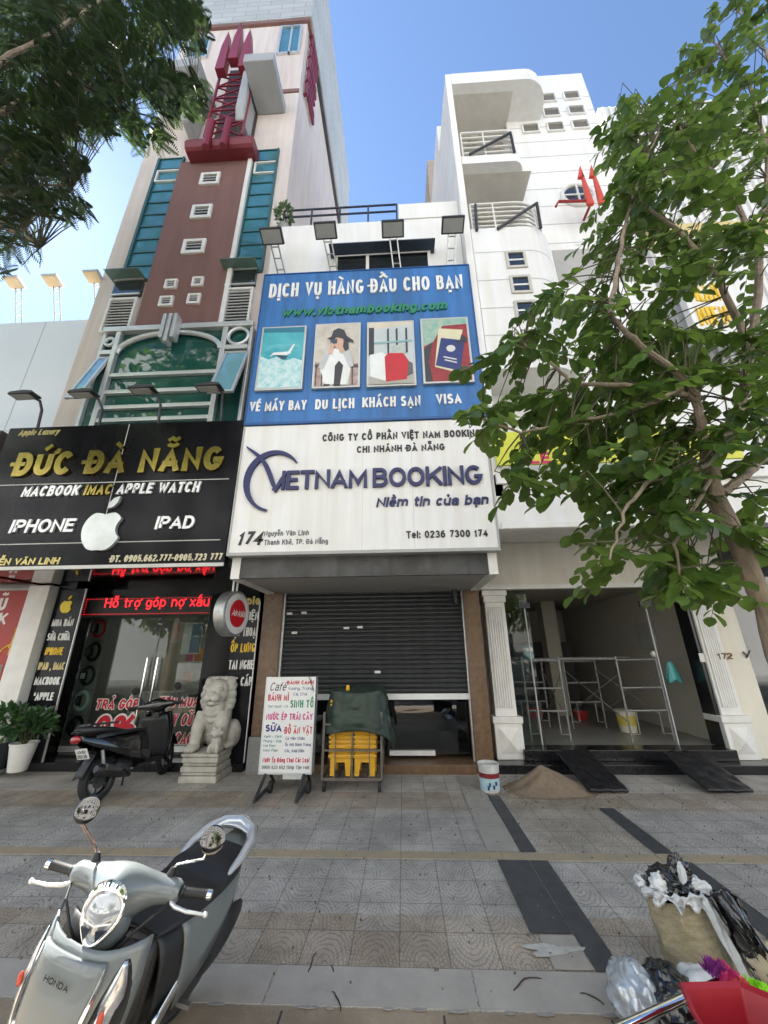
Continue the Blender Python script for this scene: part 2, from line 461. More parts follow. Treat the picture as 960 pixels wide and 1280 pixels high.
def text(s, o, H, width=None, weight=.2, depth=.01, shear=0.0, m=None, name='lettering', parent=None, Rv=(1, 0, 0), Uv=(0, 0, 1), align='l', gap=.13, grow=0.0, lift=0.0, mb=None):
    """writes s with its left baseline at o, capitals H high, squeezed to width, standing depth proud of the surface"""
    Rv, Uv = Vector(Rv).normalized(), Vector(Uv).normalized(); N = Rv.cross(Uv)
    w = weight
    items = []
    for ch in unicodedata.normalize('NFC', s):
        if ch == ' ': items.append((' ', [], False)); continue
        bar = ch in 'Đđ'
        base = {'Đ': 'D', 'đ': 'd'}.get(ch, ch)
        dec = unicodedata.normalize('NFD', base)
        items.append((dec[0] if dec[0] in GL else '-', [c for c in dec[1:]], bar))
    tot = sum((.36 if c == ' ' else GL[c][0]) for c, _, _ in items)
    fix = sum((0 if c == ' ' else (w if GL[c][0] == 0 else 0)) for c, _, _ in items)+gap*(len(items)-1)
    cond = 1.0
    if width:
        for _ in range(4):
            cond = max(.2, (width/H-fix)/max(tot, .01))
            w2 = min(weight, .235*cond+.02); gap2 = min(gap, .10*cond+.03)
            fix = sum((0 if c == ' ' else (w2 if GL[c][0] == 0 else 0)) for c, _, _ in items)+gap2*(len(items)-1)
            w, gap_ = w2, gap2
        cond = max(.2, (width/H-fix)/max(tot, .01))
        gap = gap_
    W = tot*cond+fix
    x = {'l': 0, 'c': -W/2, 'r': -W}[align]
    b = mb or MB()
    o = Vector(o)
    kk = [0]
    def stroke(pts, lo=None, hi=None, hw=None, ext=1.0):
        closed = (len(pts) > 3 and (Vector(pts[0])-Vector(pts[-1])).length < 1e-3)
        Lr, Rr = _ribbon(pts, (hw or w/2)+grow, closed, 0 if closed else ext)
        if lo is not None:
            for p in Lr+Rr: p.y = min(max(p.y, lo-grow), hi+grow)
        n = len(Lr)
        z = depth+lift+(kk[0] % 7)*.00035; kk[0] += 1
        vs = []
        for p in Lr+Rr:
            vs.append(o+Rv*((p.x+shear*p.y)*H)+Uv*(p.y*H)+N*z)
        vs += [v-N*(depth+.004) for v in vs]
        fs = []
        for i in range(n if closed else n-1):
            j = (i+1) % n
            fs.append((i, n+i, n+j, j))
            if depth > .002:
                fs.append((i, j, 2*n+j, 2*n+i)); fs.append((n+j, n+i, 3*n+i, 3*n+j))
        if not closed and depth > .002:
            fs.append((0, 2*n, 3*n, n)); fs.append((n-1, 2*n-1, 4*n-1, 3*n-1))
        b.add(vs, fs)
    for c, marks, bar in items:
        if c == ' ': x += .36*cond+gap; continue
        gw, strokes = GL[c]
        gw = gw*cond if gw else w
        up = c.isupper() or c.isdigit()
        xs = lambda u: x+w/2+u*max(gw-w, 0)
        ys = lambda v: w/2+v*(1-w)
        for st in strokes:
            if c in 'ij' and marks and st[0][1] > .9: continue
            pts = [(xs(u), ys(v)) for u, v in st]
            curved = c in OUTER or len(st) > 8
            lo, hi = (0, 1) if (up or c in 'bdhkl') else (-.35, 1.1)
            if c in 'vwxzmn': lo, hi = 0, .72*(1-w)+w
            stroke(pts, lo, hi, ext=0.15 if (curved and c not in 'afty1') else 1.0)
        cx = x+gw/2
        top = 1.0 if (up or c in 'bdhkl') else .72*(1-w)+w
        mw = min(w, .2)*.8
        if bar:
            yb = .5 if up else .84
            x0 = x-.1 if up else x+gw*.35
            stroke([(x0, yb), (x+gw*(.48 if up else 1.12), yb)], hw=mw/2)
        hat = False
        for mk in marks:
            if mk in '\u0302\u0306':
                hat = True
                if mk == '\u0302': stroke([(cx-.2, top+.08), (cx, top+.24), (cx+.2, top+.08)], hw=mw/2, ext=0)
                else: stroke(arc(cx, top+.24, .2, .16, 200, 340), hw=mw/2, ext=0)
            elif mk == '\u031b':
                stroke([(x+gw-.03, top-.06), (x+gw+.1, top-.02), (x+gw+.12, top+.12)], hw=mw/2, ext=0)
            elif mk == '\u0323':
                stroke([(cx, -.22), (cx, -.12)], hw=mw/2+.02, ext=.3)
        for mk in marks:
            y0 = top+(.28 if hat else .1)
            if mk == '\u0301': stroke([(cx-.07, y0), (cx+.12, y0+.18)], hw=mw/2, ext=.3)
            elif mk == '\u0300': stroke([(cx+.07, y0), (cx-.12, y0+.18)], hw=mw/2, ext=.3)
            elif mk == '\u0303': stroke([(cx-.2, y0+.05), (cx-.08, y0+.14), (cx+.06, y0+.05), (cx+.2, y0+.14)], hw=mw/2, ext=.3)
            elif mk == '\u0309': stroke(arc(cx, y0+.12, .09, .08, 160, -60)+[(cx, y0)], hw=mw/2*.8, ext=.2)
        x += gw+gap
    if mb is not None: return W*H
    return b.build(name, m, parent)

def ptext(s, pl, pr, H_px, Y, **k):
    """writing whose baseline runs between two photograph pixels on the plane y=Y; H_px is its capital height in pixels at the left end"""
    a, b = at(*pl, Y), at(*pr, Y)
    t = at(pl[0], pl[1]-H_px, Y)
    zb = (a.z+b.z)/2
    return text(s, (a.x, Y, zb), t.z-a.z, width=b.x-a.x, **k)
# ------------------------------------------------------------ palette
white = mat('white_wall_paint', (.78, .78, .775), .7, var=.09, scale=.7, streak=.05)
white_plain = mat('white_paint', (.76, .755, .74), .55, var=.10, scale=5, streak=.06)
cream = mat('cream_wall_paint', (.74, .71, .63), .7, var=.07, scale=1.5, streak=.06)
pink = mat('pale_pink_plaster', (.62, .55, .52), .8, var=.07, scale=.8, streak=.10, bump=.15, bscale=40)
brown = mat('maroon_brown_plaster', (.20, .105, .095), .8, var=.10, scale=.9, streak=.10)
red_m = mat('red_painted_metal', (.21, .02, .034), .4, var=.12)
grey_m = mat('grey_painted_metal', (.42, .43, .44), .45, var=.12)
alu = mat('pale_aluminium', (.66, .68, .68), .38, metal=.6, var=.1)
steel = mat('worn_steel', (.48, .48, .47), .38, metal=.85, var=.25, scale=20)
dark_m = mat('dark_painted_metal', (.03, .032, .036), .45, var=.2)
black_gloss = mat('black_glossy_panel', (.007, .007, .009), .14, var=.2, scale=2, spec=.14, streak=.2)
black_matt = mat('black_matt', (.015, .015, .016), .6, var=.2)
chrome = mat('chrome', (.86, .87, .88), .06, metal=1, var=0)
teal = mat('teal_window_glass', (.045, .19, .24), .04, var=.35, scale=.8, spec=.8, coat=.3)
green_glass = mat('green_window_glass', (.018, .085, .072), .03, var=.35, scale=.6, spec=.55)
dark_glass = mat('dark_window_glass', (.02, .025, .028), .04, var=.2, spec=.9, coat=.6)
blue_glass = mat('pale_blue_window_glass', (.16, .36, .45), .06, var=.15, spec=1.0, coat=1.0)
shop_glass = clear_glass('clear_shop_glass', (.80, .84, .82), 1.36, base=.0)
stone_brown = mat('brown_granite', (.17, .10, .055), .35, var=.4, scale=14, streak=.12)
black_stone = mat('black_granite', (.014, .014, .016), .22, var=.3, scale=30)
concrete = mat('grey_concrete', (.30, .30, .29), .85, var=.2, scale=4, bump=.3)
slate = mat('slate_blue_canvas', (.035, .055, .085), .7, var=.15)
shut_m = mat('charcoal_shutter_steel', (.030, .033, .037), .45, var=.15, scale=3, streak=.25)
floor_m = mat('grey_interior_floor', (.22, .22, .21), .35, var=.2, scale=3)
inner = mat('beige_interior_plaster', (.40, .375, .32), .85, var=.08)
dark_inner = mat('dark_interior', (.09, .09, .09), .8, var=.2)

# ------------------------------------------------------------ ground
def pavement_material():
    m = bpy.data.materials.new('segmental_paving_tiles')
    m.use_nodes = True
    t = m.node_tree; L = t.links
    b = t.nodes['Principled BSDF']
    def val(x):
        return x
    def M(op, a, c=None, d=None, clamp=False):
        n = t.nodes.new('ShaderNodeMath'); n.operation = op; n.use_clamp = clamp
        for i, x in enumerate((a, c, d)):
            if x is None: continue
            if isinstance(x, (int, float)): n.inputs[i].default_value = x
            else: L.new(x, n.inputs[i])
        return n.outputs[0]
    g = t.nodes.new('ShaderNodeNewGeometry')
    sp = t.nodes.new('ShaderNodeSeparateXYZ'); L.new(g.outputs['Position'], sp.inputs[0])
    X, Y = sp.outputs[0], sp.outputs[1]
    wn = t.nodes.new('ShaderNodeTexNoise'); wn.inputs['Scale'].default_value = 7; wn.inputs['Detail'].default_value = 5; wn.inputs['Roughness'].default_value = .7
    L.new(g.outputs['Position'], wn.inputs['Vector'])
    ws_ = t.nodes.new('ShaderNodeSeparateColor'); L.new(wn.outputs['Color'], ws_.inputs[0])
    WX = M('ADD', X, M('MULTIPLY', M('SUBTRACT', ws_.outputs[0], .5), .075)); WY = M('ADD', Y, M('MULTIPLY', M('SUBTRACT', ws_.outputs[1], .5), .075))
    T = .312
    tx, ty = M('DIVIDE', M('ADD', X, 50*T+.07), T), M('DIVIDE', M('ADD', Y, 50*T+.02), T)
    u, v = M('FRACT', tx), M('FRACT', ty)
    iu, iv = M('FLOOR', tx), M('FLOOR', ty)
    cell = t.nodes.new('ShaderNodeTexWhiteNoise'); cell.noise_dimensions = '2D'
    cb = t.nodes.new('ShaderNodeCombineXYZ'); L.new(iu, cb.inputs[0]); L.new(iv, cb.inputs[1]); L.new(cb.outputs[0], cell.inputs['Vector'])
    # seams between tiles
    eu = M('MINIMUM', u, M('SUBTRACT', 1, u)); ev = M('MINIMUM', v, M('SUBTRACT', 1, v))
    seam = M('LESS_THAN', M('MINIMUM', eu, ev), .014)
    # fans of small setts: two tiles wide
    ux, uy = M('DIVIDE', M('ADD', WX, 50*T+.07), T), M('DIVIDE', M('ADD', WY, 50*T+.02), T)
    fx = M('FRACT', M('ADD', ux, M('MULTIPLY', iv, .5))); fy0 = M('FRACT', uy)
    flip = M('GREATER_THAN', cell.outputs['Value'], .62); fy = M('ADD', M('MULTIPLY', fy0, M('SUBTRACT', 1, flip)), M('MULTIPLY', M('SUBTRACT', 1, fy0), flip))
    dx = M('MULTIPLY', M('SUBTRACT', fx, .5), 2.0)
    rr = M('SQRT', M('ADD', M('MULTIPLY', dx, dx), M('MULTIPLY', fy, fy)))
    ringf = M('MULTIPLY', rr, 6.6)
    ring = M('FRACT', ringf)
    rid = M('FLOOR', ringf)
    an = M('ARCTAN2', fy, dx)
    seg = M('FRACT', M('ADD', M('MULTIPLY', an, M('ADD', M('MULTIPLY', rid, 1.15), 1.5)), M('MULTIPLY', rid, .37)))
    er = M('MINIMUM', ring, M('SUBTRACT', 1, ring)); es = M('MULTIPLY', M('MINIMUM', seg, M('SUBTRACT', 1, seg)), 1.3)
    dn = t.nodes.new('ShaderNodeTexNoise'); dn.inputs['Scale'].default_value = 16; dn.inputs['Detail'].default_value = 3
    L.new(g.outputs['Position'], dn.inputs['Vector'])
    edge = M('ADD', M('MINIMUM', er, es), M('MULTIPLY', M('SUBTRACT', dn.outputs['Fac'], .5), .34))
    jo = t.nodes.new('ShaderNodeMapRange'); jo.inputs[1].default_value = .03; jo.inputs[2].default_value = .2
    L.new(edge, jo.inputs[0])
    # bands across the pavement
    def band(a, c): return M('MULTIPLY', M('GREATER_THAN', Y, a), M('LESS_THAN', Y, c))
    y1, y2 = ground(500, 1211).y, ground(500, 1143).y
    y3, y4 = ground(500, 1012).y, ground(500, 990).y
    tan = M('ADD', band(y1, y2), band(y3, y4), clamp=True)
    kerb = M('LESS_THAN', Y, ground(500, 1262).y)
    smooth = M('GREATER_THAN', Y, y4)
    n1 = t.nodes.new('ShaderNodeTexNoise'); n1.inputs['Scale'].default_value = 1.7; n1.inputs['Detail'].default_value = 8; n1.inputs['Roughness'].default_value = .7
    L.new(g.outputs['Position'], n1.inputs['Vector'])
    n2 = t.nodes.new('ShaderNodeTexNoise'); n2.inputs['Scale'].default_value = 70; n2.inputs['Detail'].default_value = 4
    L.new(g.outputs['Position'], n2.inputs['Vector'])
    def mix(f, a, c, bt='MIX'):
        n = t.nodes.new('ShaderNodeMix'); n.data_type = 'RGBA'; n.blend_type = bt
        for k, x in (('Factor', f), ('A', a), ('B', c)):
            if isinstance(x, tuple): n.inputs[k].default_value = (*x, 1)
            elif isinstance(x, (int, float)): n.inputs[k].default_value = x
            else: L.new(x, n.inputs[k])
        return n.outputs['Result']
    grey = mix(n2.outputs['Fac'], (.42, .39, .345), (.585, .55, .495))
    tn = mix(n2.outputs['Fac'], (.38, .305, .225), (.53, .43, .325))
    col = mix(tan, grey, tn)
    col = mix(M('MULTIPLY', cell.outputs['Value'], .45), col, (.62, .58, .52))
    # a paler, tan run of tiles on the right hand side
    rs = M('MULTIPLY', band(ground(700, 1065).y, ground(700, 1000).y), M('MULTIPLY', M('GREATER_THAN', X, 1.25), M('LESS_THAN', X, 2.5)))
    col = mix(M('MULTIPLY', rs, .7), col, (.50, .43, .33))
    jn = M('MULTIPLY', M('SUBTRACT', 1, jo.outputs[0]), M('SUBTRACT', 1, M('MULTIPLY', smooth, .8)))
    jn = M('MULTIPLY', jn, M('SUBTRACT', 1, kerb))
    col = mix(M('MULTIPLY', jn, .45), col, (.10, .085, .07))
    col = mix(M('MULTIPLY', seam, .5), col, (.05, .046, .042))
    col = mix(kerb, col, mix(n2.outputs['Fac'], (.30, .235, .165), (.42, .34, .25)))
    st = t.nodes.new('ShaderNodeMapRange'); st.inputs[1].default_value = .40; st.inputs[2].default_value = .66; st.inputs[3].default_value = .68; st.inputs[4].default_value = 1.08
    L.new(n1.outputs['Fac'], st.inputs[0])
    vv = t.nodes.new('ShaderNodeCombineXYZ')
    for i in range(3): L.new(st.outputs[0], vv.inputs[i])
    col = mix(1.0, col, vv.outputs[0], 'MULTIPLY')
    L.new(col, b.inputs['Base Color'])
    b.inputs['Roughness'].default_value = .8
    bp = t.nodes.new('ShaderNodeBump'); bp.inputs['Strength'].default_value = .55; bp.inputs['Distance'].default_value = .008
    hgt = M('SUBTRACT', M('ADD', M('MULTIPLY', n2.outputs['Fac'], .35), 1), M('ADD', jn, M('MULTIPLY', seam, .8)))
    L.new(hgt, bp.inputs['Height']); L.new(bp.outputs[0], b.inputs['Normal'])
    return m
pav_m = pavement_material()
o = MB().box(-60, 60, 0.3, 30, -.3, 0).build('pavement', pav_m); tag(o, kind='structure')
asph = mat('asphalt', (.05, .05, .052), .9, var=.3, scale=2, bump=.4, bscale=200)
o = MB().poly([(-300, -300, -.14), (300, -300, -.14), (300, 300, -.14), (-300, 300, -.14)]).build('road', asph); tag(o, kind='structure')
o = MB().box(-60, 60, .0, .3, -.3, .012).build('kerb', concrete, bevel=.02); tag(o, kind='structure')
o = MB().box(-60, 60, -15, -9, -.3, 0).build('far_pavement', concrete); tag(o, kind='structure')
slab_m = mat('grey_granite_slab', (.46, .43, .385), .65, var=.22, scale=5, col2=(.35, .325, .295), bump=.15, bscale=150)
dark_s = mat('dark_basalt_paving', (.085, .087, .09), .55, var=.3, scale=9, col2=(.045, .047, .05), bump=.15, bscale=120)
yel = mat('yellow_tactile_strip', (.44, .345, .21), .75, var=.25, scale=5, col2=(.33, .275, .195))
lgt = mat('pale_grey_paving', (.38, .35, .305), .7, var=.15, scale=6)
def sheet(pts, z, m, name):
    b = MB()
    if m is dark_s or m is lgt:
        (xa0, ya0), (xb0, _), (_, yb0) = pts[0], pts[1], pts[2]
        n = max(1, round((yb0-ya0)/.6))
        for k in range(n):
            y0, y1 = ya0+(yb0-ya0)*k/n, ya0+(yb0-ya0)*(k+1)/n
            b.prism([(x, y, z-.003) for x, y in ((xa0, y0+.003), (xb0, y0+.003), (xb0, y1-.003), (xa0, y1-.003))], (0, 0, .003+.0006*(k % 2)))
    else: b.prism([(p[0], p[1], z-.003) for p in pts], (0, 0, .003))
    o = b.build(name, m); tag(o, kind='structure'); return o
ys0, ys1 = ground(500, 1262).y, ground(500, 1211).y
b = MB()
xs = [-9+1.17*k for k in range(18)]
for x in xs: b.prism([(x+.004, ys0+.004, .001), (x+1.162, ys0+.004, .001), (x+1.162, ys1, .001), (x+.004, ys1, .001)], (0, 0, .004))
o = b.build('granite_band', slab_m); tag(o, kind='structure')
yy0, yy1 = ground(450, 1073).y, ground(450, 1064).y
b = MB()
for k in range(40):
    x = -9+k*.47
    b.prism([(x+.003, yy0, .001), (x+.467, yy0, .001), (x+.467, yy1, .001), (x+.003, yy1, .001)], (0, 0, .004))
o = b.build('yellow_guide_strip', yel); tag(o, kind='structure')
# dark strips in the paving
ya, yb = ground(660, 1168).y, yy0-.01
xa, xb, xc = ground(622.5, 1077.5).x, ground(662, 1077.5).x, ground(685, 1077.5).x
sheet([(xa, ya), (xb-.005, ya), (xb-.005, yb), (xa, yb)], .008, dark_s, 'dark_paving_strip')
sheet([(xb+.005, ys1+.0), (xc, ys1+.0), (xc, yb), (xb+.005, yb)], .008, dark_s, 'dark_paving_strip')
x1, x2 = ground(640, 1062).x, ground(671, 1066).x
sheet([(x1+.07, yy1+.01), (x2, yy1+.01), (x2, 6.0), (x1+.07, 6.0)], .008, dark_s, 'dark_paving_strip')
sheet([(x1-.24, yy1+.01), (x1+.06, yy1+.01), (x1+.06, 6.86), (x1-.24, 6.86)], .008, lgt, 'pale_paving_strip')
x1, x2 = ground(812, 1062).x, ground(840, 1066).x
sheet([(x1, yy1+.01), (x2, yy1+.01), (x2, 5.6), (x1, 5.6)], .008, dark_s, 'dark_paving_strip')
sheet([(x1+.05, ys1+.25), (x2+.05, ys1+.25), (x2+.05, yy0-.01), (x1+.05, yy0-.01)], .008, dark_s, 'dark_paving_strip')
p = ground(690, 1190); 
mort = mat('spilt_mortar', (.5, .49, .45), .9, var=.3, scale=20)
pts = []
for k in range(18):
    a = 2*PI*k/18; r = 1+.3*math.sin(3*a+1)+.2*math.sin(5*a)
    pts.append((p.x+.16*r*math.cos(a), p.y+.05*r*math.sin(a)))
sheet([(xa+.05, ys1+.01), (xb-.005, ys1+.01), (xb-.005, ya-.01), (xa+.02, ya-.01)], .008, lgt, 'pale_paving_strip')
sheet(pts, .013, mort, 'mortar_patch')
b = MB()
for k in range(60):
    x = -4+k*.16+random.uniform(0, .03); w_ = random.uniform(.05, .15)
    if random.random() < .55:
        w_ *= .8; y = ys0+random.uniform(-.014, -.006); b.prism([(x, y-.006, .006), (x+w_*.5, y-.012, .006), (x+w_, y-.005, .006), (x+w_, y+.005, .006), (x+w_*.4, y+.010, .006), (x, y+.004, .006)], (0, 0, .003))
o = b.build('mortar_line', mat('old_grey_mortar', (.33, .32, .30), .9, var=.3, scale=30)); tag(o, kind='structure')
b = MB()
for k in range(14): b.box(-5.0+k*.86, -4.988+k*.86, ys0-.62, ys0-.03, .001, .0025)
o = b.build('kerb_joint', mat('dark_joint', (.06, .05, .045), .9)); tag(o, kind='structure')

# ------------------------------------------------------------ the tower over the phone shop
TX0, TX1, TY = -6.68, -2.61, 6.0
T = root('tower_building', 'tall pale pink tower with a maroron panel, above black phone shop sign'.replace('maroron', 'maroon'), 'building', (-4.6, TY, 0))
b = MB(); b.box(TX0, TX1, TY, 14.0, 3.15, 22.0)
b.box(TX0, TX1, 12.5, 14, 0, 3.15)
b.build('wall', pink, T)
def rect(pbl, ptr, Y): 
    a, c = at(*pbl, Y), at(*ptr, Y); return a.x, c.x, a.z, c.z
Yb = TY-.10
a0, a1 = at(165, 417, Yb), at(310, 200, Yb)
a2 = at(272.8, 411, Yb)
BX0, BX1, BZ0, BZ1 = at(165, 417, Yb).x, (at(310, 200, Yb).x+a2.x)/2, a0.z, a1.z+.1
pn = MB().box(BX0, BX1, Yb, TY, BZ0, BZ1).build('brown_panel', brown, T, bevel=.015)
MB().box(BX1+.003, BX1+.10, Yb-.03, TY, BZ0, BZ1).build('pale_strip', white_plain, T)
for (l, t_, r_, bt, fr) in ((251, 218, 275, 232, 1), (240, 258, 265, 274, 1), (229, 301, 257, 318, 1), (207, 351, 222, 362, 0), (241, 348, 255, 359, 0), (200, 372, 217, 384, 0), (235, 369, 251, 381, 0)):
    c = at((l+r_)/2, (t_+bt)/2, Yb); w = abs(at(r_, bt, Yb).x-at(l, bt, Yb).x)/2; h = abs(at(l, t_, Yb).z-at(l, bt, Yb).z)/2
    q = .075 if fr else .05; pr = .05
    fb = MB()
    fb.box(c.x-w, c.x+w, Yb-pr, Yb, c.z+h-q, c.z+h); fb.box(c.x-w, c.x+w, Yb-pr, Yb, c.z-h, c.z-h+q)
    fb.box(c.x-w, c.x-w+q, Yb-pr, Yb, c.z-h+q, c.z+h-q); fb.box(c.x+w-q, c.x+w, Yb-pr, Yb, c.z-h+q, c.z+h-q)
    wn = fb.build('window', white_plain, T)
    gb = MB(); gb.box(c.x-w+q, c.x+w-q, Yb-.006, Yb-.003, c.z-h+q, c.z+h-q)
    pane = gb.build('pane', dark_glass, wn)
    bb = MB()
    for k in range(3): bb.box(c.x-w+q, c.x+w-q, Yb-.02-.004*k, Yb-.01, c.z-h+q+(k+.4)*(h-q)*.6, c.z-h+q+(k+.5)*(h-q)*.6+.02)
    bb.build('louvre', grey_m, wn)
# long glass strips either side
def strip(x0, x1, z0, z1, n):
    gb = MB(); gb.box(x0, x1, TY-.012, TY-.004, z0, z1)
    w_ = gb.build('window_strip', teal, T)
    mb = MB()
    for k in range(n+1):
        z = z0+(z1-z0)*k/n; mb.box(x0, x1, TY-.035, TY-.013, z-.018, z+.018)
    mb.box(x0-.06, x0, TY-.06, TY, z0, z1); mb.box(x1-.001, x1+.05, TY-.06, TY, z0, z1)
    mb.build('mullion', mat('dark_teal_frame', (.03, .10, .11), .5), w_)
    sb = MB(); k = n-2.2; z = z0+(z1-z0)*k/n; h = (z1-z0)/n
    for zz in (z, z+h*.95): sb.box(x0+.02, x1, TY-.06, TY-.014, zz-.02, zz+.02)
    sb.box(x0+.02, x0+.06, TY-.06, TY-.014, z+.02, z+h*.95-.02)
    sb.build('opening_sash', white_plain, w_)
z0 = at(150, 352, TY).z; z1 = at(210, 200, TY).z
strip(at(155, 352, TY).x, BX0-.02, z0, z1, 10)
strip(BX1+.13, at(325, 340, TY).x+.02, z0+.05, z1+.1, 10)
# louvred grilles with a glazed box above
def louvre(px0, px1, top, bot):
    x0, x1 = at(px0, bot, TY-.05).x, at(px1, bot, TY-.05).x; zt, zb = at(px1, top, TY-.05).z, at(px0, bot, TY-.05).z
    fb = MB(); q = .05
    fb.box(x0, x1, TY-.10, TY, zt-q, zt); fb.box(x0, x1, TY-.10, TY, zb, zb+q); fb.box(x0, x0+q, TY-.10, TY, zb+q, zt-q); fb.box(x1-q, x1, TY-.10, TY, zb+q, zt-q)
    f = fb.build('louvre_grille', white_plain, T)
    sb = MB(); n = 11
    MBk = MB().box(x0+q, x1-q, TY-.008, TY-.003, zb+q, zt-q).build('dark_back', black_matt, f)
    for k in range(n):
        z = zb+q+(zt-zb-2*q)*(k+.5)/n
        sb.obox(((x0+x1)/2, TY-.05, z), ((1, 0, 0), (0, .8, .6), (0, -.6, .8)), ((x1-x0)/2-q, .05, .012))
    sb.build('slat', grey_m, f)
    gb = MB().box(x0, x1, TY-.08, TY, zt+.10, zt+.50).build('glass_box', dark_glass, T)
    rb = MB(); rb.box(x0-.10, x1+.05, TY-.34, TY, zt+.56, zt+.585); rb.build('glass_canopy', mat('pale_green_canopy_glass', (.12, .20, .18), .1, var=.2), T)
    hb = MB()
    for zz in (zt+.10, zt+.55): hb.box(x0-.02, x1+.02, TY-.11, TY-.082, zz-.015, zz+.015)
    hb.build('balcony_rail', alu, T)
louvre(125, 161, 374, 418)
louvre(274, 311, 361, 408)
# arched glass bay
Ya = TY-.25
ax0, ax1 = at(100, 527, Ya).x, at(303, 523, Ya).x
at_, ab = at(290, 410, Ya).z, at(150, 527, Ya).z-.35
bay = MB().box(ax0+.02, ax1-.02, Ya, TY, ab, at_).build('glass_bay', green_glass, T)
fb = MB()
vx0, vx1 = at(128, 500, Ya).x+.02, at(270, 500, Ya).x
fb.box(ax0, ax1, Ya-.12, Ya, at_-.06, at_+.06)
fb.box(vx0-.05, vx0+.05, Ya-.10, Ya-.002, ab, at_-.06); fb.box(vx1-.05, vx1+.05, Ya-.10, Ya-.002, ab, at_-.06)
fb.box(ax0, ax0+.06, Ya-.08, Ya-.001, ab, at_-.06); fb.box(ax1-.06, ax1, Ya-.08, Ya-.001, ab, at_-.06)
zc = at(120, 445, Ya).z
for x0, x1 in ((ax0+.06, vx0-.05), (vx1+.05, ax1-.06)): fb.box(x0, x1, Ya-.10, Ya-.002, zc-.05, zc+.05)
for py in (470, 491, 510, 526):
    z = at(200, py, Ya).z; fb.box(vx0+.05, vx1-.05, Ya-.09, Ya-.003, z-.04, z+.04)
fb.build('bay_frame', alu, T, bevel=.01)
tb = MB(); cx = (vx0+vx1)/2; zs = at(145, 443, Ya).z-.05; hw = (vx1-vx0)/2-.05
tb.tube([(cx+hw*math.cos(R(a)), Ya-.07, zs+(at_-.12-zs)*math.sin(R(a))) for a in range(0, 181, 9)], .05, 8)
tb.build('arch', alu, T, smooth=True)
for x0, x1 in ((ax0+.06, vx0-.05), (vx1+.05, ax1-.06)):
    rb = MB(); c = ((x0+x1)/2, Ya-.06, (zc+at_)/2); r = min((x1-x0)/2-.02, (at_-zc)/2-.08)
    rb.ring([(c[0]+r*math.cos(2*PI*k/28), c[1], c[2]+r*math.sin(2*PI*k/28)) for k in range(28)], .035, 8)
    rb.build('round_window', alu, T, smooth=True)
for k in (-1, 0, 1):
    fbk = MB(); fbk.box(cx+.05+k*.11-.035, cx+.05+k*.11+.035, Ya-.30, Ya-.121, at_-.45-.1*(k == 0), at_+.14); fbk.build('arch_fin', alu, T, bevel=.01)
for x0, x1, dx in ((ax0+.02, vx0-.06, -.10), (vx1+.06, ax1-.02, .0)):
    zt = zc-.10; L_ = at(200, 445, Ya).z-at(200, 500, Ya).z+.25; tilt = R(17)
    d = Vector((0, -math.sin(tilt), -math.cos(tilt))); n_ = Vector((0, -math.cos(tilt), math.sin(tilt)))
    c = Vector(((x0+x1)/2, Ya-.05, zt))+d*L_/2
    sash = MB()
    w = (x1-x0)/2
    for sx in (-1, 1): sash.obox(c+Vector((sx*(w-.025), 0, 0)), ((1, 0, 0), d, n_), (.025, L_/2, .022))
    for sy in (-1, 1): sash.obox(c+d*sy*(L_/2-.025), ((1, 0, 0), d, n_), (w-.052, .025, .022))
    sw = sash.build('tilted_window', alu, T)
    MB().obox(c, ((1, 0, 0), d, n_), (w-.053, L_/2-.053, .006)).build('pane', blue_glass, sw)
# red canopy and mast
c0, c1 = at(228, 203, TY-.45), at(308, 199, TY-.45)
tb = MB(); zt = at(265, 203, TY-.1).z
prof = [(TY, zt+.42), (TY-.36, zt+.40), (TY-.44, zt+.33), (TY-.47, zt+.20), (TY-.42, zt+.05), (TY-.36, zt), (TY, zt)]
tb.prism([(c0.x-.10, y, z) for y, z in prof], (c1.x-c0.x+.15, 0, 0)); tb.build('red_canopy', mat('deep_red_paint', (.17, .018, .028), .45, var=.15), T, bevel=.03)
Yc = TY-.45
rx0, rx1 = at(257, 165, Yc).x, at(303, 165, Yc).x
rz0, rz1 = at(280, 170, Yc).z, at(285, 45, Yc).z
db = MB().box(rx0-.05, rx1+.05, TY-.06, TY, rz0, rz1-.9).build('dark_back', mat('dark_lattice_back', (.05, .035, .035), .7), T)
lb = MB(); n = 5; zt = rz1-2.2
for k in range(n):
    za, zb = rz0+(zt-rz0)*k/n, rz0+(zt-rz0)*(k+1)/n
    lb.bar((rx0, Yc, za), (rx1, Yc, zb), .03); lb.bar((rx1, Yc+.02, za), (rx0, Yc+.02, zb), .03)
    lb.bar((rx0, Yc, zb), (rx1, Yc, zb), .035)
for x in (rx0, rx1): lb.bar((x, Yc, rz0), (x, Yc, zt), .05)
lb.build('red_lattice', red_m, T)
for k, (dx, h) in enumerate(((-.30, -.5), (.0, 0), (.33, -.45))):
    xx = (rx0+rx1)/2+dx-.06; pb = MB()
    zt = rz1+h; w = .13
    pb.prism([(xx-w, Yc-.25, zt-2.0), (xx+w, Yc-.25, zt-2.0), (xx+w*.8, Yc-.25, zt-.8), (xx, Yc-.25, zt), (xx-w*.8, Yc-.25, zt-.8)], (0, .2, 0))
    pb.build('red_spire', red_m, T, bevel=.01)
for dx in (-.22, .22):
    c = at(264, 184, Yc); xx = (rx0+rx1)/2+dx-.12
    MB().cyl((xx, Yc-.05, c.z-.1), (xx, Yc-.05, c.z+1.0), .085, n=14).build('red_post', red_m, T, smooth=True)
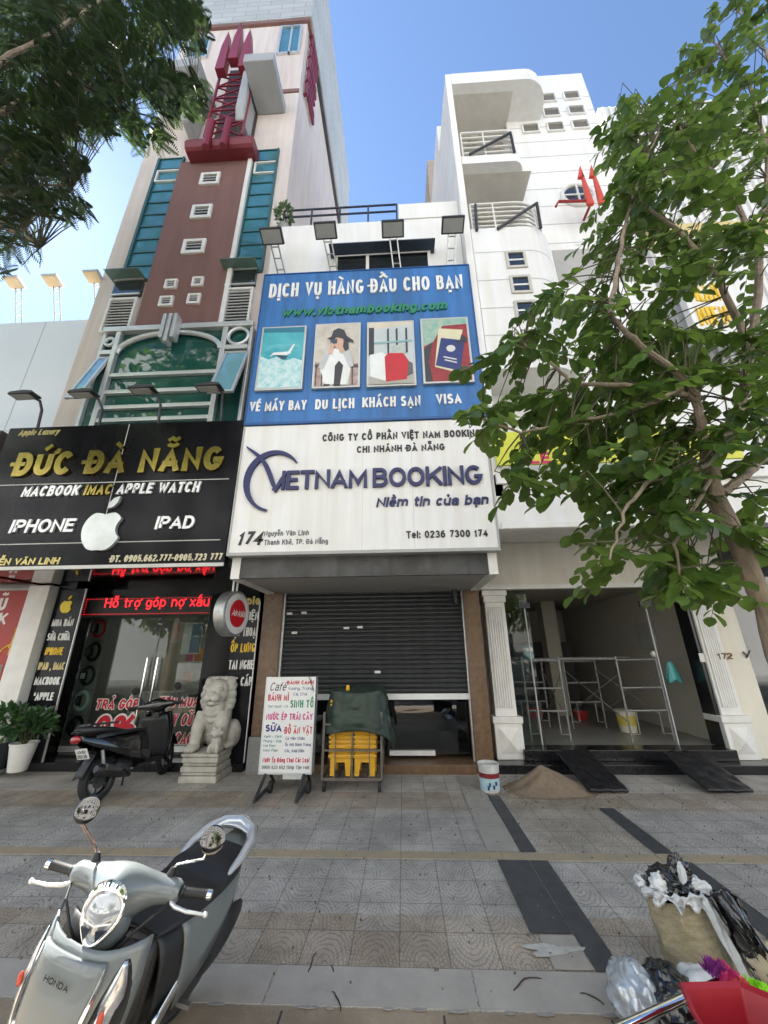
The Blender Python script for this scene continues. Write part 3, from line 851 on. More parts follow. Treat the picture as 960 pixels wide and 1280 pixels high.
# grey fins and projecting slab
pale = mat('pale_grey_cladding', (.34, .35, .355), .5, var=.1, scale=2)
for px, s in ((306, 1), (240, -1)):
    c = at(px, 168, TY-.15); zt = at(314, 82, TY-.6).z
    fb = MB(); fb.prism([(c.x-.12, TY, c.z-.1), (c.x-.12, TY-.5, c.z-.1), (c.x-.12, TY-.6, c.z+.25), (c.x-.12, TY-.6, zt), (c.x-.12, TY, zt)], (.24, 0, 0))
    fb.build('grey_fin', pale, T, bevel=.06)
z = at(330, 78, TY-1.0).z
for x0, x1 in ((at(300, 78, TY-1).x+.1, TX1-.32), (TX0+.2, at(250, 78, TY-1).x)):
    fb = MB(); fb.box(x0, x1, TY-1.05, TY, z, z+.35); fb.build('grey_slab', pale, T, bevel=.02)
for l, r_, t_, bt, mm in ((346, 374, 36, 70, teal), (230, 258, 50, 76, green_glass)):
    x0, x1 = at(l, bt, TY).x, at(r_, bt, TY).x; zb, zt = at(l, bt, TY).z, at(l, t_, TY).z
    fb = MB()
    for xx in (x0, x1-.06, (x0+x1)/2): fb.box(xx, xx+.06, TY-.06, TY, zb, zt)
    fb.box(x0+.06, x1-.06, TY-.06, TY, zt-.06, zt); fb.box(x0+.06, x1-.06, TY-.06, TY, zb, zb+.06)
    w_ = fb.build('upper_window', alu, T); MB().box(x0+.06, x1-.06, TY-.02, TY-.005, zb+.06, zt-.06).build('pane', mm, w_)
c = at(343, 118, TY); d = at(372, 112, TY)
MB().box(c.x, TX1, TY-.03, TY, c.z, d.z).build('brown_band', brown, T)
clad = bpy.data.materials.new('pale_panel_cladding'); clad.use_nodes = True
t = clad.node_tree; bk = t.nodes.new('ShaderNodeTexBrick'); tc = t.nodes.new('ShaderNodeTexCoord'); mp = t.nodes.new('ShaderNodeMapping')
mp.inputs['Rotation'].default_value = (R(90), 0, 0)
sp = t.nodes.new('ShaderNodeSeparateXYZ'); cb = t.nodes.new('ShaderNodeCombineXYZ'); ad = t.nodes.new('ShaderNodeMath'); ad.operation = 'ADD'
t.links.new(tc.outputs['Object'], sp.inputs[0]); t.links.new(sp.outputs[0], ad.inputs[0]); t.links.new(sp.outputs[1], ad.inputs[1])
t.links.new(ad.outputs[0], cb.inputs[0]); t.links.new(sp.outputs[2], cb.inputs[1]); t.links.new(cb.outputs[0], bk.inputs['Vector'])
bk.inputs['Scale'].default_value = 1.0; bk.inputs['Brick Width'].default_value = .8; bk.inputs['Row Height'].default_value = .3; bk.inputs['Mortar Size'].default_value = .012
bk.inputs['Color1'].default_value = (.36, .37, .36, 1); bk.inputs['Color2'].default_value = (.45, .455, .44, 1); bk.inputs['Mortar'].default_value = (.25, .25, .25, 1)
t.links.new(bk.outputs['Color'], t.nodes['Principled BSDF'].inputs['Base Color']); t.nodes['Principled BSDF'].inputs['Roughness'].default_value = .6
MB().box(TX0-.15, TX1+.16, TY-.10, 14.1, 21.2, 27.5).build('cladding', clad, T)
MB().box(TX1+.002, TX1+.12, TY+.3, 14.05, 21.03, 21.19).build('dark_edge', dark_m, T)
MB().box(TX0-.1, TX1+.1, TY-.08, TY+.25, 21.05, 21.19).build('brown_band', brown, T)

# ground floor of the phone shop
DY = 7.45
ST = .13
MB().box(TX0, TX1-.003, 6.98, 12.5, 0, ST).build('step', black_stone, T, bevel=.01)
ib = MB(); ib.box(TX0+.02, TX1-.02, 12.3, 12.45, ST, 3.1); ib.box(TX0+.003, TX0+.12, DY+.1, 12.3, ST, 3.1); ib.box(TX1-.13, TX1-.02, DY+.1, 12.3, ST, 3.1); ib.box(TX0+.12, TX1-.13, DY+.1, 12.3, 2.95, 3.1)
ib.build('interior_wall', mat('pale_shop_interior', (.26, .26, .25), .7, var=.1), T)
MB().box(TX0+.12, TX1-.13, DY+.05, 12.3, ST+.001, ST+.012).build('interior_floor', floor_m, T)
# door bay limits
gx0, gx1 = at(80, 925, DY).x, at(258, 900, DY).x
MB().box(TX0+.005, gx0-.08, 6.95, DY+.04, ST, 3.1).build('black_pier', black_gloss, T, bevel=.01)
MB().box(gx1+.01, TX1-.005, 6.97, DY+.04, ST, 3.1).build('black_pier', black_gloss, T, bevel=.01)
lz = at(190, 768, DY).z
MB().box(gx0-.08, gx1+.01, DY-.02, DY+.08, lz, 3.1).build('door_head', black_gloss, T)
gm = (gx0+gx1)/2+.12
for x0, x1 in ((gx0-.06, gm-.01), (gm+.01, gx1)):
    d_ = MB().box(x0, x1, DY, DY+.012, ST+.05, lz-.005).build('glass_door', shop_glass, T)
    hx = (x1-.09) if x1 < gx1 else (x0+.09)
    zt, zb = at(190, 822, DY).z, at(190, 905, DY).z
    hb = MB(); hb.cyl((hx, DY-.07, zb), (hx, DY-.07, zt), .02)
    for zz in (zb+.15, zt-.15): hb.cyl((hx, DY-.07, zz), (hx, DY-.003, zz), .012)
    hb.build('handle', chrome, d_, smooth=True)
    MB().box(x0, x1, DY-.012, DY-.002, ST+.05, ST+.14).build('bottom_rail', alu, d_)
MB().box(TX0, TX1-.01, 5.36, 7.6, 3.02, 3.14).build('canopy_soffit', mat('dark_glossy_soffit', (.02, .02, .022), .08, var=.1, coat=.8), T)
# counters and shelves inside
cm = mat('pale_shop_counter', (.55, .54, .50), .4, var=.15)
for x0, x1, y0 in ((gx0+.2, gm-.25, 8.7), (gm+.2, gx1-.1, 8.9)):
    cb_ = MB(); cb_.box(x0, x1, y0, y0+.5, ST+.012, 1.0)
    k = cb_.build('counter', cm, T, bevel=.01)
    gb = MB()
    for r_ in range(2):
        for q in range(5): gb.box(x0+.1+q*(x1-x0-.2)/5, x0+.02+(q+1)*(x1-x0-.2)/5, y0-.02, y0-.003, .35+.3*r_, .55+.3*r_)
    gb.build('phone_display', mat('grey_display', (.16, .16, .16), .3), k)
MB().box(gx0+.3, gm-.4, 11.9, 12.29, 1.3, 1.75).build('lit_shelf', mat('lit_shelf', (.7, .68, .6), .5, emit=(1, .9, .7), estr=.6), T)
stock = [mat('stock_%s' % n_, c_, .4, var=.1) for n_, c_ in (('white', (.62, .62, .62)), ('blue', (.05, .12, .35)), ('orange', (.55, .20, .04)), ('black', (.02, .02, .022)), ('pink', (.5, .12, .2)))]
for r_ in range(3):
    zsh = .55+.52*r_
    MB().box(gx0+.15, gx1-.05, 10.6, 10.95, zsh-.02, zsh).build('shelf', cm, T)
    for k in range(9):
        if (k*7+r_*3) % 5 == 0: continue
        xx = gx0+.22+k*(gx1-gx0-.4)/9; hh_ = .18+.05*((k*5+r_) % 4)
        MB().box(xx, xx+.2, 10.65, 10.75, zsh+.001, zsh+hh_).build('stock_box', stock[(k*3+r_*2) % 5], T)
MB().box(gx0+.2, gx1-.2, 9.6, 9.75, 2.75, 2.79).build('ceiling_tube', mat('lit_tube', (.8, .8, .8), .4, emit=(1, .98, .92), estr=1.2), T)
MB().box(gm+.3, gx1-.3, 11.9, 12.29, 1.2, 2.2).build('display_cabinet', mat('dark_cabinet', (.05, .05, .06), .3), T)

# ------------------------------------------------------------ the narrow house behind the travel agency signs
HX0, HX1, HY = -2.55, 1.40, 5.42
Hh = root('shop_house', 'narrow white house with a charcoal roller shutter behind the blue and white travel signs', 'building', (-.6, 7, 0))
ztop = at(351, 283, HY).z
zr = at(540, 254, HY).z
b = MB(); b.box(HX0, HX1, HY, 15, 3.13, ztop); b.box(.16, HX1, HY+.9, 15, ztop, zr+1.4)
wx0, wx1 = at(419, 322, HY).x, at(538, 322, HY).x; wz0, wz1 = at(470, 345, HY).z-.6, at(470, 318, HY).z
b.build('wall', white, Hh, bevel=.02)
MB().box(.14, HX1, HY-.015, HY+.1, ztop+.003, zr).build('parapet', white, Hh)
fb = MB()
for xx in (wx0, wx0+(wx1-wx0)*.33, wx1-.06): fb.box(xx, xx+.06, HY-.06, HY, wz0, wz1)
fb.box(wx0, wx1, HY-.07, HY-.061, wz1-.1, wz1-.04)
w_ = fb.build('window', white_plain, Hh); MB().box(wx0, wx1, HY-.02, HY-.003, wz0, wz1).build('pane', dark_glass, w_)
zt, zb = at(470, 301, HY-.3).z, at(470, 321, HY).z
ab_ = MB(); ab_.prism([(wx0-.08, HY-.001, zt+.15), (wx0-.08, HY-.3, zt), (wx0-.08, HY-.3, zb), (wx0-.08, HY-.001, zb)], (wx1-wx0+.16, 0, 0))
ab_.build('awning', slate, Hh, bevel=.01)
rb = MB(); q0, q1 = at(352, 264, HY+.1), at(494, 257, HY+.1)
for xx in lin(HX0+.15, .1, 5): rb.bar((xx, HY+.1, ztop), (xx, HY+.1, q0.z), .035)
for zz in (q0.z, q0.z-.22): rb.bar((HX0+.15, HY+.1, zz), (.1, HY+.1, zz), .03)
rb.build('roof_railing', dark_m, Hh)
gb = MB()
for z in (6.1, 7.6, 9.0): gb.box(HX0, HX1, HY-.004, HY-.001, z, z+.015)
# canopy
cz = at(460, 720, 5.34).z
b = MB(); b.box(HX0+.08, HX1-.05, 5.36, 7.05, cz+.02, cz+.09)
b.build('canopy_soffit', mat('grey_soffit', (.36, .36, .35), .7, var=.1), Hh)
MB().box(HX0+.22, HX1-.17, 5.34, 5.40, cz+.0, 3.13).build('fascia', mat('dark_worn_fascia', (.07, .07, .07), .55, var=.5, scale=5, streak=.4), Hh)
for x0, x1 in ((HX0+.09, HX0+.217), (HX1-.167, HX1-.04)): MB().box(x0, x1, 5.33, 6.9, cz-.01, 3.13).build('canopy_end', white_plain, Hh)
PYf = 6.97
MB().box(HX0+.02, HX0+.37, PYf, 7.5, .5, cz+.3).build('pillar', stone_brown, Hh, bevel=.01)
MB().box(HX0+.0, HX0+.40, PYf-.03, 7.5, 0, .5).build('pillar_base', mat('grey_granite', (.27, .27, .27), .5, var=.2, scale=25), Hh, bevel=.01)
MB().box(HX1-.30, HX1-.02, PYf, 7.5, 0, cz+.3).build('pillar', stone_brown, Hh, bevel=.01)
SY = 7.12
sx0, sx1 = HX0+.40, HX1-.32
MB().box(sx0-.06, HX1-.31, 6.9, 12, -.05, ST).build('step', stone_brown, Hh, bevel=.008)
zs = at(460, 867, SY).z
pts = []; z = zs; k = 0
prof = []
while z < cz+.25:
    prof += [(SY, z), (SY-.022, z+.018), (SY-.026, z+.045), (SY-.016, z+.066), (SY, z+.072)]
    z += .076
b = MB(); n = len(prof)
vs = [(sx0, y, z) for y, z in prof]+[(sx1, y, z) for y, z in prof]
b.add(vs, [(i, n+i, n+i+1, i+1) for i in range(n-1)])
sh = b.build('roller_shutter', shut_m, Hh)
MB().box(sx0, sx1, SY-.05, SY+.02, zs-.09, zs).build('bottom_bar', alu, sh)
for px, py in ((362, 767), (380, 766), (433, 785), (450, 784), (472, 840), (349, 800), (349, 806), (368, 791)):
    c = at(px, py, SY-.03); MB().box(c.x-.05, c.x+.05, SY-.032, SY-.028, c.z-.02, c.z+.02).build('sticker', white_plain, sh)
for xx in (sx0-.06, sx1): MB().box(xx, xx+.06, SY-.06, SY+.03, ST, cz+.25).build('guide_rail', alu, Hh, bevel=.005)
MB().box(sx1-.16, sx1-.1, SY-.25, SY-.06, cz-.22, cz+.2).build('bracket', dark_m, Hh)
gd = MB().box(sx0, sx1, SY+.20, SY+.21, ST+.05, cz+.2).build('glass_door', clear_glass('smoked_glass', (.45, .48, .5), 1.5, base=.03), Hh)
b = MB(); b.box(sx0+1.4, sx0+1.42, SY+.18, SY+.23, ST, cz); b.build('door_joint', dark_m, Hh)
c0, c1 = at(487, 944, SY+.15), at(544, 938, SY+.15)
MB().box(c0.x, c1.x, SY+.12, SY+.19, c0.z, c1.z).build('door_rail', white_plain, Hh)
ib = MB(); ib.box(sx0-.3, sx1+.3, 11.8, 11.95, ST, 3.1); ib.box(sx0-.4, sx0-.3, SY+.4, 11.8, ST, 3.1); ib.box(sx1+.2, sx1+.3, SY+.4, 11.8, ST, 3.1); ib.box(sx0-.3, sx1+.2, SY+.4, 11.8, 3.0, 3.1)
ib.build('interior_wall', dark_inner, Hh)
ib = MB(); ib.box(-.6, .9, 9.5, 10.2, ST, .9); ib.build('desk', mat('dark_desk', (.06, .05, .045), .4), Hh)

# ------------------------------------------------------------ the white building on the right
W = root('curved_apartment', 'white apartment building with rounded balconies and small square openings behind the right tree', 'building', (3.4, 7, 0))
WX0, WX1, FY, PY_ = 1.405, 5.42, 5.2, 6.0
b = MB(); top = at(725, 91, PY_).z
b.box(WX0+.02, WX1, 6.9, 14, 3.9, top-.1)                    # the body behind
px0 = at(633, 150, PY_).x
zb1, zb2 = at(565, 105, FY).z, at(577, 205, FY).z             # ceilings of the two recesses
sl0, sl1 = at(570, 196, FY).z, at(577, 287, FY).z            # tops of the two balcony slabs (solid parapet top)
bay0 = at(615, 480, FY).z
b.box(px0, WX1, PY_, 6.9, bay0-.2, top)                       # the panel wall
b.build('wall', white, W, bevel=.02)
# fine horizontal joints
jb = MB()
for k in range(16):
    z = bay0+.6+k*.62
    if z < top-.2: jb.box(px0+.02 if z > sl1+.1 else 3.7, WX1, PY_-.004, PY_-.001, z, z+.018)
jb.build('joint_line', mat('grey_joint', (.42, .43, .44), .8), W)
MB().box(WX0, WX0+.14, FY, 9.2, 3.9, zb1+.46).build('side_wall', white, W, bevel=.01)
MB().box(WX0+.02, WX0+.4, 9.3, 12, 10, at(545, 200, 9.3).z).build('rear_wall', mat('tan_plaster', (.42, .34, .27), .8), W)
def rounded(x0, x1, y0, y1, r):
    pts = [(x0, y1), (x0, y0)]
    for a in lin(-90, 0, 9): pts.append((x1-r+r*math.cos(R(a)), y0+r+r*math.sin(R(a))))
    pts.append((x1, y1)); return pts
xr1, xr2, xr0 = at(655, 192, FY).x, at(700, 285, FY).x, at(690, 100, FY).x
def slab(x1, z0, z1, r, name, m=white): 
    return MB().prism([(x, y, z0) for x, y in rounded(WX0+.145, x1, FY, 6.88, r)], (0, 0, z1-z0)).build(name, m, W, weld=True)
slab(xr0, zb1, zb1+.46, .6, 'roof_slab')
slab(xr1, zb2, sl0-.0, .25, 'balcony')
slab(xr2, bay0+.3, sl1-.0, .7, 'bay')
# joints, small windows on the bay
jb = MB()
for py in (317, 352, 387, 421):
    z = at(590, py, FY).z
    pts = rounded(WX0+.15, xr2+.002, FY-.003, 6.0, .7)[1:]
    vs = [(x, y, z) for x, y in pts]+[(x, y, z+.018) for x, y in pts]; n = len(pts)
    jb.add(vs, [(i, i+1, n+i+1, n+i) for i in range(n-1)])
jb.build('joint_line', MATS['grey_joint'], W)
for cx_, cy_ in ((645, 325), (651, 356), (657, 388)):
    c = at(cx_, cy_, FY); fb = MB(); w, h, q = .19, .22, .05
    fb.box(c.x-w, c.x+w, FY-.03, FY, c.z+h-q, c.z+h); fb.box(c.x-w, c.x+w, FY-.03, FY, c.z-h, c.z-h+q); fb.box(c.x-w, c.x-w+q, FY-.03, FY, c.z-h+q, c.z+h-q); fb.box(c.x+w-q, c.x+w, FY-.03, FY, c.z-h+q, c.z+h-q)
    w_ = fb.build('window', mat('beige_trim', (.52, .50, .45), .7), W); MB().box(c.x-w+q, c.x+w-q, FY-.006, FY-.003, c.z-h+q, c.z+h-q).build('pane', dark_glass, w_)
    MB().box(c.x-w+q, c.x+w-q, FY-.012, FY-.0065, c.z-.02, c.z+.02).build('sash', white_plain, w_)
for row in (((655, 126), (684, 124), (714, 121)), ((658, 144), (689, 142), (720, 139)), ((663, 162), (694, 160), (725, 157))):
    for cx_, cy_ in row:
        c = at(cx_, cy_, PY_); w, h = .19, .16
        fb = MB(); q = .03
        fb.box(c.x-w-q, c.x+w+q, PY_-.05, PY_, c.z+h, c.z+h+q); fb.box(c.x-w-q, c.x+w+q, PY_-.05, PY_, c.z-h-q, c.z-h); fb.box(c.x-w-q, c.x-w, PY_-.05, PY_, c.z-h, c.z+h); fb.box(c.x+w, c.x+w+q, PY_-.05, PY_, c.z-h, c.z+h)
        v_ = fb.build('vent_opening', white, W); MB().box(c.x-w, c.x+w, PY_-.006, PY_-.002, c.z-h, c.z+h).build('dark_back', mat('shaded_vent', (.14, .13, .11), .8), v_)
c = at(722, 245, PY_); rb = MB()
rb.ring([(c.x+.36*math.cos(2*PI*k/32), PY_-.02, c.z+.36*math.sin(2*PI*k/32)) for k in range(32)], .05)
w_ = rb.build('round_window', white_plain, W, smooth=True)
MB().lathe([(.34, 0), (.34, .012)], (c.x, PY_-.004, c.z), (0, -1, 0), 32).build('pane', dark_glass, w_)
gb = MB(); gb.box(c.x-.02, c.x+.02, PY_-.05, PY_-.017, c.z-.33, c.z+.33); gb.box(c.x-.33, c.x+.33, PY_-.045, PY_-.017, c.z-.02, c.z+.02); gb.build('glazing_bar', white_plain, w_)
# back walls and ceilings of recesses, lamps
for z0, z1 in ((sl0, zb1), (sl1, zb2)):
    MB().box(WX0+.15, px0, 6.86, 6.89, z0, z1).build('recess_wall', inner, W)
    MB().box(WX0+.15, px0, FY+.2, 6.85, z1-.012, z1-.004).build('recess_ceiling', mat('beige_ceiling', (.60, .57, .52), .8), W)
    MB().lathe([(.02, -.07), (.10, -.06), (.14, 0)], (WX0+.85, 6.3, z1-.013), (0, 0, 1), 20).build('ceiling_lamp', mat('lamp_cover', (.55, .5, .38), .4), W, smooth=True)
    MB().box(px0-.02, px0+.02, PY_-.001, 6.86, z0, z1).build('recess_side', white, W)
def rail(x1, z, r, n, hgt):
    pts = rounded(WX0+.2, x1, FY+.05, PY_-.02, r)[1:]
    if x1 > px0+.4: pass
    rb = MB()
    for k in range(n): rb.tube([(x, y, z+hgt*(k+1)/n) for x, y in pts], .022 if k < n-1 else .03, 6)
    for i in range(0, len(pts), 4):
        rb.bar((pts[i][0], pts[i][1], z), (pts[i][0], pts[i][1], z+hgt), .03)
    rb.bar(((pts[0][0]+pts[1][0])/2, pts[0][1], z), ((pts[0][0]+pts[1][0])/2, pts[0][1], z+hgt), .03)
    return rb.build('railing', mat('cream_rail_paint', (.68, .66, .62), .5), W, smooth=True)
rail(xr1-.05, sl0, .25, 5, at(577, 164, FY).z-sl0)
rail(xr2-.05, sl1, .7, 6, at(577, 254, FY).z-sl1)
bb = MB()
for a_, b_ in (((587, 193), (638, 166)), ((638, 166), (643, 190)), ((622, 286), (671, 254)), ((671, 254), (676, 285)), ((594, 256), (596, 288))):
    MB().tube([at(*a_, FY-.03), at(*b_, FY-.03)], .03, 6).build('black_brace', dark_m, W)
# recess to the right of the bay
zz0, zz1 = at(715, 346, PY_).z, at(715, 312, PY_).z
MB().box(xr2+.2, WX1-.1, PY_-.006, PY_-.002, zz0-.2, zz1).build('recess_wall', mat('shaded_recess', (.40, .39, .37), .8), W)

# canopy over the shop with deep lip
lz0, lz1 = at(700, 660, FY).z, at(650, 592, FY).z
b = MB(); b.box(WX0-.012, 9.2, FY, FY+.15, lz0, lz1); b.box(WX0+.03, 9.2, FY+.15, 7.2, 3.74, 3.9); b.box(WX0+.03, 9.2, FY-.06, FY-.002, lz1-.18, lz1); b.box(WX0+.03, 9.2, FY-.03, FY-.001, lz0, lz0+.10)
b.build('canopy', white, W, bevel=.015)
MB().box(WX0+.03, WX1+.6, 5.9, 6.9, lz1+.02, bay0+.3).build('upper_wall', white, W)
wz = at(640, 735, 7.2).z
b = MB(); b.box(WX0+.03, WX1+.4, 7.2, 7.5, wz, 3.74); b.build('shop_lintel', cream, W, bevel=.01)
MB().box(WX0+.03, WX1+.4, 7.12, 7.199, wz-.03, wz+.05).build('lintel_trim', white_plain, W)
FL = .28
b = MB(); b.box(WX0+.02, 5.9, 6.92, 14, 0, .125); b.build('lower_step', black_stone, W, bevel=.008)
ry2 = ground(760, 952, .125).y
b = MB(); b.box(1.9, 5.2, ry2+.0, 7.5, .126, FL); b.build('upper_step', black_stone, W, bevel=.008)
MB().box(1.5, 5.6, 7.45, 13.5, .126, FL-.004).build('shop_floor', floor_m, W)
def pilaster(xl, xr, num=None):
    Yp = 7.2; zt = wz-.032; z0 = .126
    pb = MB(); pb.box(xl+.05, xr-.05, Yp+.06, 7.6, z0+.62, zt-.22)
    p_ = pb.build('pilaster', white_plain, W, bevel=.008)
    fl = MB(); n = 7; x0, x1 = xl+.09, xr-.09
    for k in range(n):
        x = x0+(x1-x0)*(k+.5)/n; fl.box(x-.014, x+.014, Yp+.035, Yp+.06, z0+.75, zt-.30)
    fl.build('fluting', white_plain, p_)
    cb = MB(); cb.box(xl, xr, Yp, 7.6, zt-.10, zt); cb.box(xl+.025, xr-.025, Yp+.025, 7.6, zt-.22, zt-.101); cb.build('capital', white_plain, p_, bevel=.012)
    bb = MB(); bb.box(xl, xr, Yp+.01, 7.6, z0, z0+.52); bb.box(xl-.02, xr+.02, Yp-.01, 7.6, z0+.521, z0+.62)
    cx, cz_, w, h = (xl+xr)/2, z0+.27, (xr-xl)/2-.07, .19
    bb.add([(cx-w, Yp+.009, cz_-h), (cx+w, Yp+.009, cz_-h), (cx+w, Yp+.009, cz_+h), (cx-w, Yp+.009, cz_+h), (cx, Yp-.06, cz_)], [(0, 1, 4), (1, 2, 4), (2, 3, 4), (3, 0, 4)])
    bb.build('pedestal', white_plain, p_, bevel=.01)
    return p_
lx0, lx1 = at(622, 948, 7.2).x, at(658, 948, 7.2).x
pilaster(lx0, lx1)
qx0, qx1 = at(917, 948, 7.2).x, at(953, 948, 7.2).x
pr = pilaster(qx0, qx1)
ptext('172', (897, 824), (916, 824), 8, 7.25, weight=.2, depth=.02, m=mat('bronze_numerals', (.16, .08, .03), .4, metal=.3), parent=W, name='house_number')
dx0, dx1 = at(899, 938, 7.45).x, at(912, 938, 7.45).x
MB().box(dx0, dx1+.1, 7.3, 7.6, FL, wz).build('black_post', black_stone, W)
pane = MB().box(lx1, at(659, 757, 7.5).x, 7.50, 7.512, FL, wz).build('shop_window', shop_glass, W)
fb = MB()
for px, py in ((582+0, 0),): pass
k1, k2 = at(655, 757, 7.5), at(806, 755, 7.5)
for c in (k1, k2): MB().box(c.x-.10, c.x+.10, 7.47, 7.53, c.z-.05, c.z+.05).build('door_clamp', dark_m, W)
for c in (k1, k2): MB().box(c.x-.010, c.x+.010, 7.49, 7.522, FL, c.z-.051).build('door_edge', grey_m, W)
ib = MB(); ib.box(1.5, 5.6, 13.3, 13.5, FL, 3.2); ib.box(5.32, 5.45, 7.6, 13.3, FL, 3.2); ib.box(1.5, 1.62, 7.6, 13.3, FL, 3.2); ib.box(1.62, 5.32, 7.52, 13.3, 3.0, 3.1)
ib.box(3.7, 4.05, 10.5, 10.9, FL, 3.0); ib.box(2.4, 2.6, 10.6, 10.8, FL, 3.0)
ib.build('interior_wall', inner, W)
MB().box(1.7, 5.0, 12.2, 13.28, FL, 2.0).build('dark_partition', dark_inner, W)
c = at(848, 795, 9.0); bx = MB(); bx.box(5.20, 5.318, 8.6, 9.1, c.z-.25, c.z+.28); bx.build('electric_box', concrete, W, bevel=.01)
sw = at(878, 822, 7.28); MB().box(sw.x-.04, sw.x+.04, 7.285, 7.299, sw.z-.07, sw.z+.07).build('switch_plate', white_plain, W)
# wall to the right of the pilaster
b = MB(); b.box(qx1-.02, 6.0, 7.33, 7.6, .0, 3.74); b.build('side_pier', cream, W)
hk = at(934, 820, 7.3); hb = MB(); hb.tube([hk+Vector((-.05, 0, .07)), hk, hk+Vector((.05, -.03, .09))], .014, 6); hb.tube([hk+Vector((0, .03, -.03)), hk], .014, 6); hb.build('wall_hook', dark_m, W)

# ------------------------------------------------------------ neighbours at the picture's edges
N = root('ribbed_office', 'white office building with fine vertical ribs seen through leaves at far right', 'building', (9, 7, 0))
MB().box(6.45, 16, 7.0, 16, 3.9, 17.5).build('wall', white, N)
rb = MB()
for k in range(48): rb.box(6.5+k*.2, 6.58+k*.2, 6.94, 7.0, 5.2, 17.4)
rb.build('rib', white_plain, N)
MB().box(6.45, 16, 6.85, 7.0, 11.2, 11.9).build('band', mat('pale_yellow_band', (.62, .50, .22), .6), N)
MB().box(6.02, 12, 7.4, 7.5, .2, 3.6).build('shopfront_glass', dark_glass, N)
MB().box(6.02, 12, 7.39, 7.6, 0, .2).build('plinth', black_stone, N)
L_ = root('panelled_hall', 'plain white panelled hall with roof lamps left of the pink tower', 'building', (-10, 6, 0))
ht = at(0, 404, 6.05).z
b = MB(); b.box(-18, -6.69, 6.05, 14, 3.6, ht); b.build('wall', mat('blue_white_panels', (.66, .70, .76), .5, var=.05, scale=.6), L_, bevel=.02)
jb = MB()
for x in (-7.7, -9.6): jb.box(x, x+.015, 6.047, 6.049, 3.6, ht)
for z in (5.9,): jb.box(-18, -6.74, 6.046, 6.048, z, z+.015)
jb.build('joint_line', MATS['grey_joint'], L_)
MB().box(-18, -6.72, 5.25, 5.49, 3.0, 5.38).build('fascia', mat('brown_fascia', (.07, .055, .05), .4, var=.2), L_)
MB().box(-18, -6.72, 5.5, 7.0, 3.0, 3.1).build('soffit', mat('soffit_red_reflection', (.08, .012, .015), .12, coat=.5), L_)  # glossy dark soffit, the red poster's reflection painted into its colour
wx = at(62, 740, 6.75).x
MB().box(wx-.42, wx-.02, 6.75, 7.4, 0, 3.0).build('white_pillar', white_plain, L_, bevel=.01)
MB().box(-18, -6.70, 6.25, 7.0, 0, .12).build('step', concrete, L_, bevel=.01)
MB().box(-18, wx-.43, 7.0, 7.3, 0, 3.0).build('lower_wall', white_plain, L_)

# across the street (seen mirrored in the glass)
o1 = root('street_block', 'cream block with plain windows across the street, mirrored in the shop glass', 'building', (-9, -14, 0))
MB().box(-40, -2, -28, -14, 0, 27).build('wall', mat('sunlit_pale_facade', (.74, .745, .74), .7, var=.06), o1)
for r_ in range(7):
    for k in range(10):
        if r_ == 0 and k % 2: continue
        w_ = MB().box(-38+k*3.6, -36+k*3.6, -14.0, -13.95, 1.2+3.3*r_, 2.9+3.3*r_).build('window', dark_glass, o1)
o2 = root('street_block', 'white block with grey bands across the street, mirrored in the upper windows', 'building', (18, -14, 0))
MB().box(-1, 45, -28, -14, 0, 25).build('wall', white_plain, o2)
for r_ in range(6):
    for k in range(8): MB().box(.5+k*5.2+(r_ % 2)*.6, 2.6+k*5.2+(r_ % 2)*.6, -14, -13.95, 1.3+3.9*r_, 2.9+3.9*r_).build('window', dark_glass, o2)
# ------------------------------------------------------------ signs
SG = 5.2
w_let = mat('white_letter_acrylic', (.80, .80, .78), .4, var=.05, streak=.12)
blue_s = mat('blue_sign_sheet', (.036, .165, .45), .5, var=.12, scale=1.2, streak=.28)
white_s = mat('white_sign_sheet', (.78, .78, .77), .45, var=.05, scale=1.2, streak=.09)
navy = mat('navy_letter', (.009, .013, .095), .4, var=.1)
green_l = mat('green_letter', (.015, .20, .09), .4, var=.1)
ink = mat('black_ink', (.02, .02, .022), .5, var=.1)
grey_ink = mat('grey_ink', (.13, .13, .14), .5, var=.1)
gold = mat('gold_mirror_letter', (.34, .27, .07), .2, metal=.9, var=.35, scale=6)
silver_l = mat('silver_letter', (.70, .70, .70), .25, metal=.35, var=.15, scale=5)
red_ink = mat('red_ink', (.52, .01, .03), .5, var=.08)
yel_l = mat('yellow_letter', (.80, .52, .02), .4, var=.08)

# blue sign
bz0, bz1 = 5.262, 8.64
bxa, bxb = -2.49, 1.42
bs = root('billboard', 'tall blue billboard with four framed travel pictures above the white sign', 'sign', (-.5, SG, 5.3))
MB().box(bxa, bxb, SG-.02, SG+.17, bz0, bz1).build('panel', blue_s, bs, bevel=.008)
eb = MB(); q = .035
eb.box(bxa-.004, bxb+.004, SG-.035, SG-.021, bz0-.004, bz0+q); eb.box(bxa-.004, bxa+.015, SG-.035, SG-.021, bz0+q, bz1); eb.box(bxb-.015, bxb+.004, SG-.035, SG-.021, bz0+q, bz1); eb.box(bxa+.015, bxb-.015, SG-.035, SG-.021, bz1-.02, bz1)
eb.build('edge_trim', mat('dark_blue_trim', (.02, .09, .28), .5), bs)
SB = SG-.02
ptext('DỊCH VỤ HÀNG ĐẦU CHO BẠN', (336, 374.5), (579, 360.5), 17, SB, weight=.22, depth=.025, m=w_let, parent=bs, gap=.10)
ptext('www.vietnambooking.com', (352, 398), (558, 388), 11, SB, weight=.22, depth=.03, shear=.2, m=green_l, parent=bs, gap=.08)
ptext('VÉ MÁY BAY', (312, 515), (383, 513), 12, SB, weight=.25, depth=.02, m=w_let, parent=bs, gap=.1)
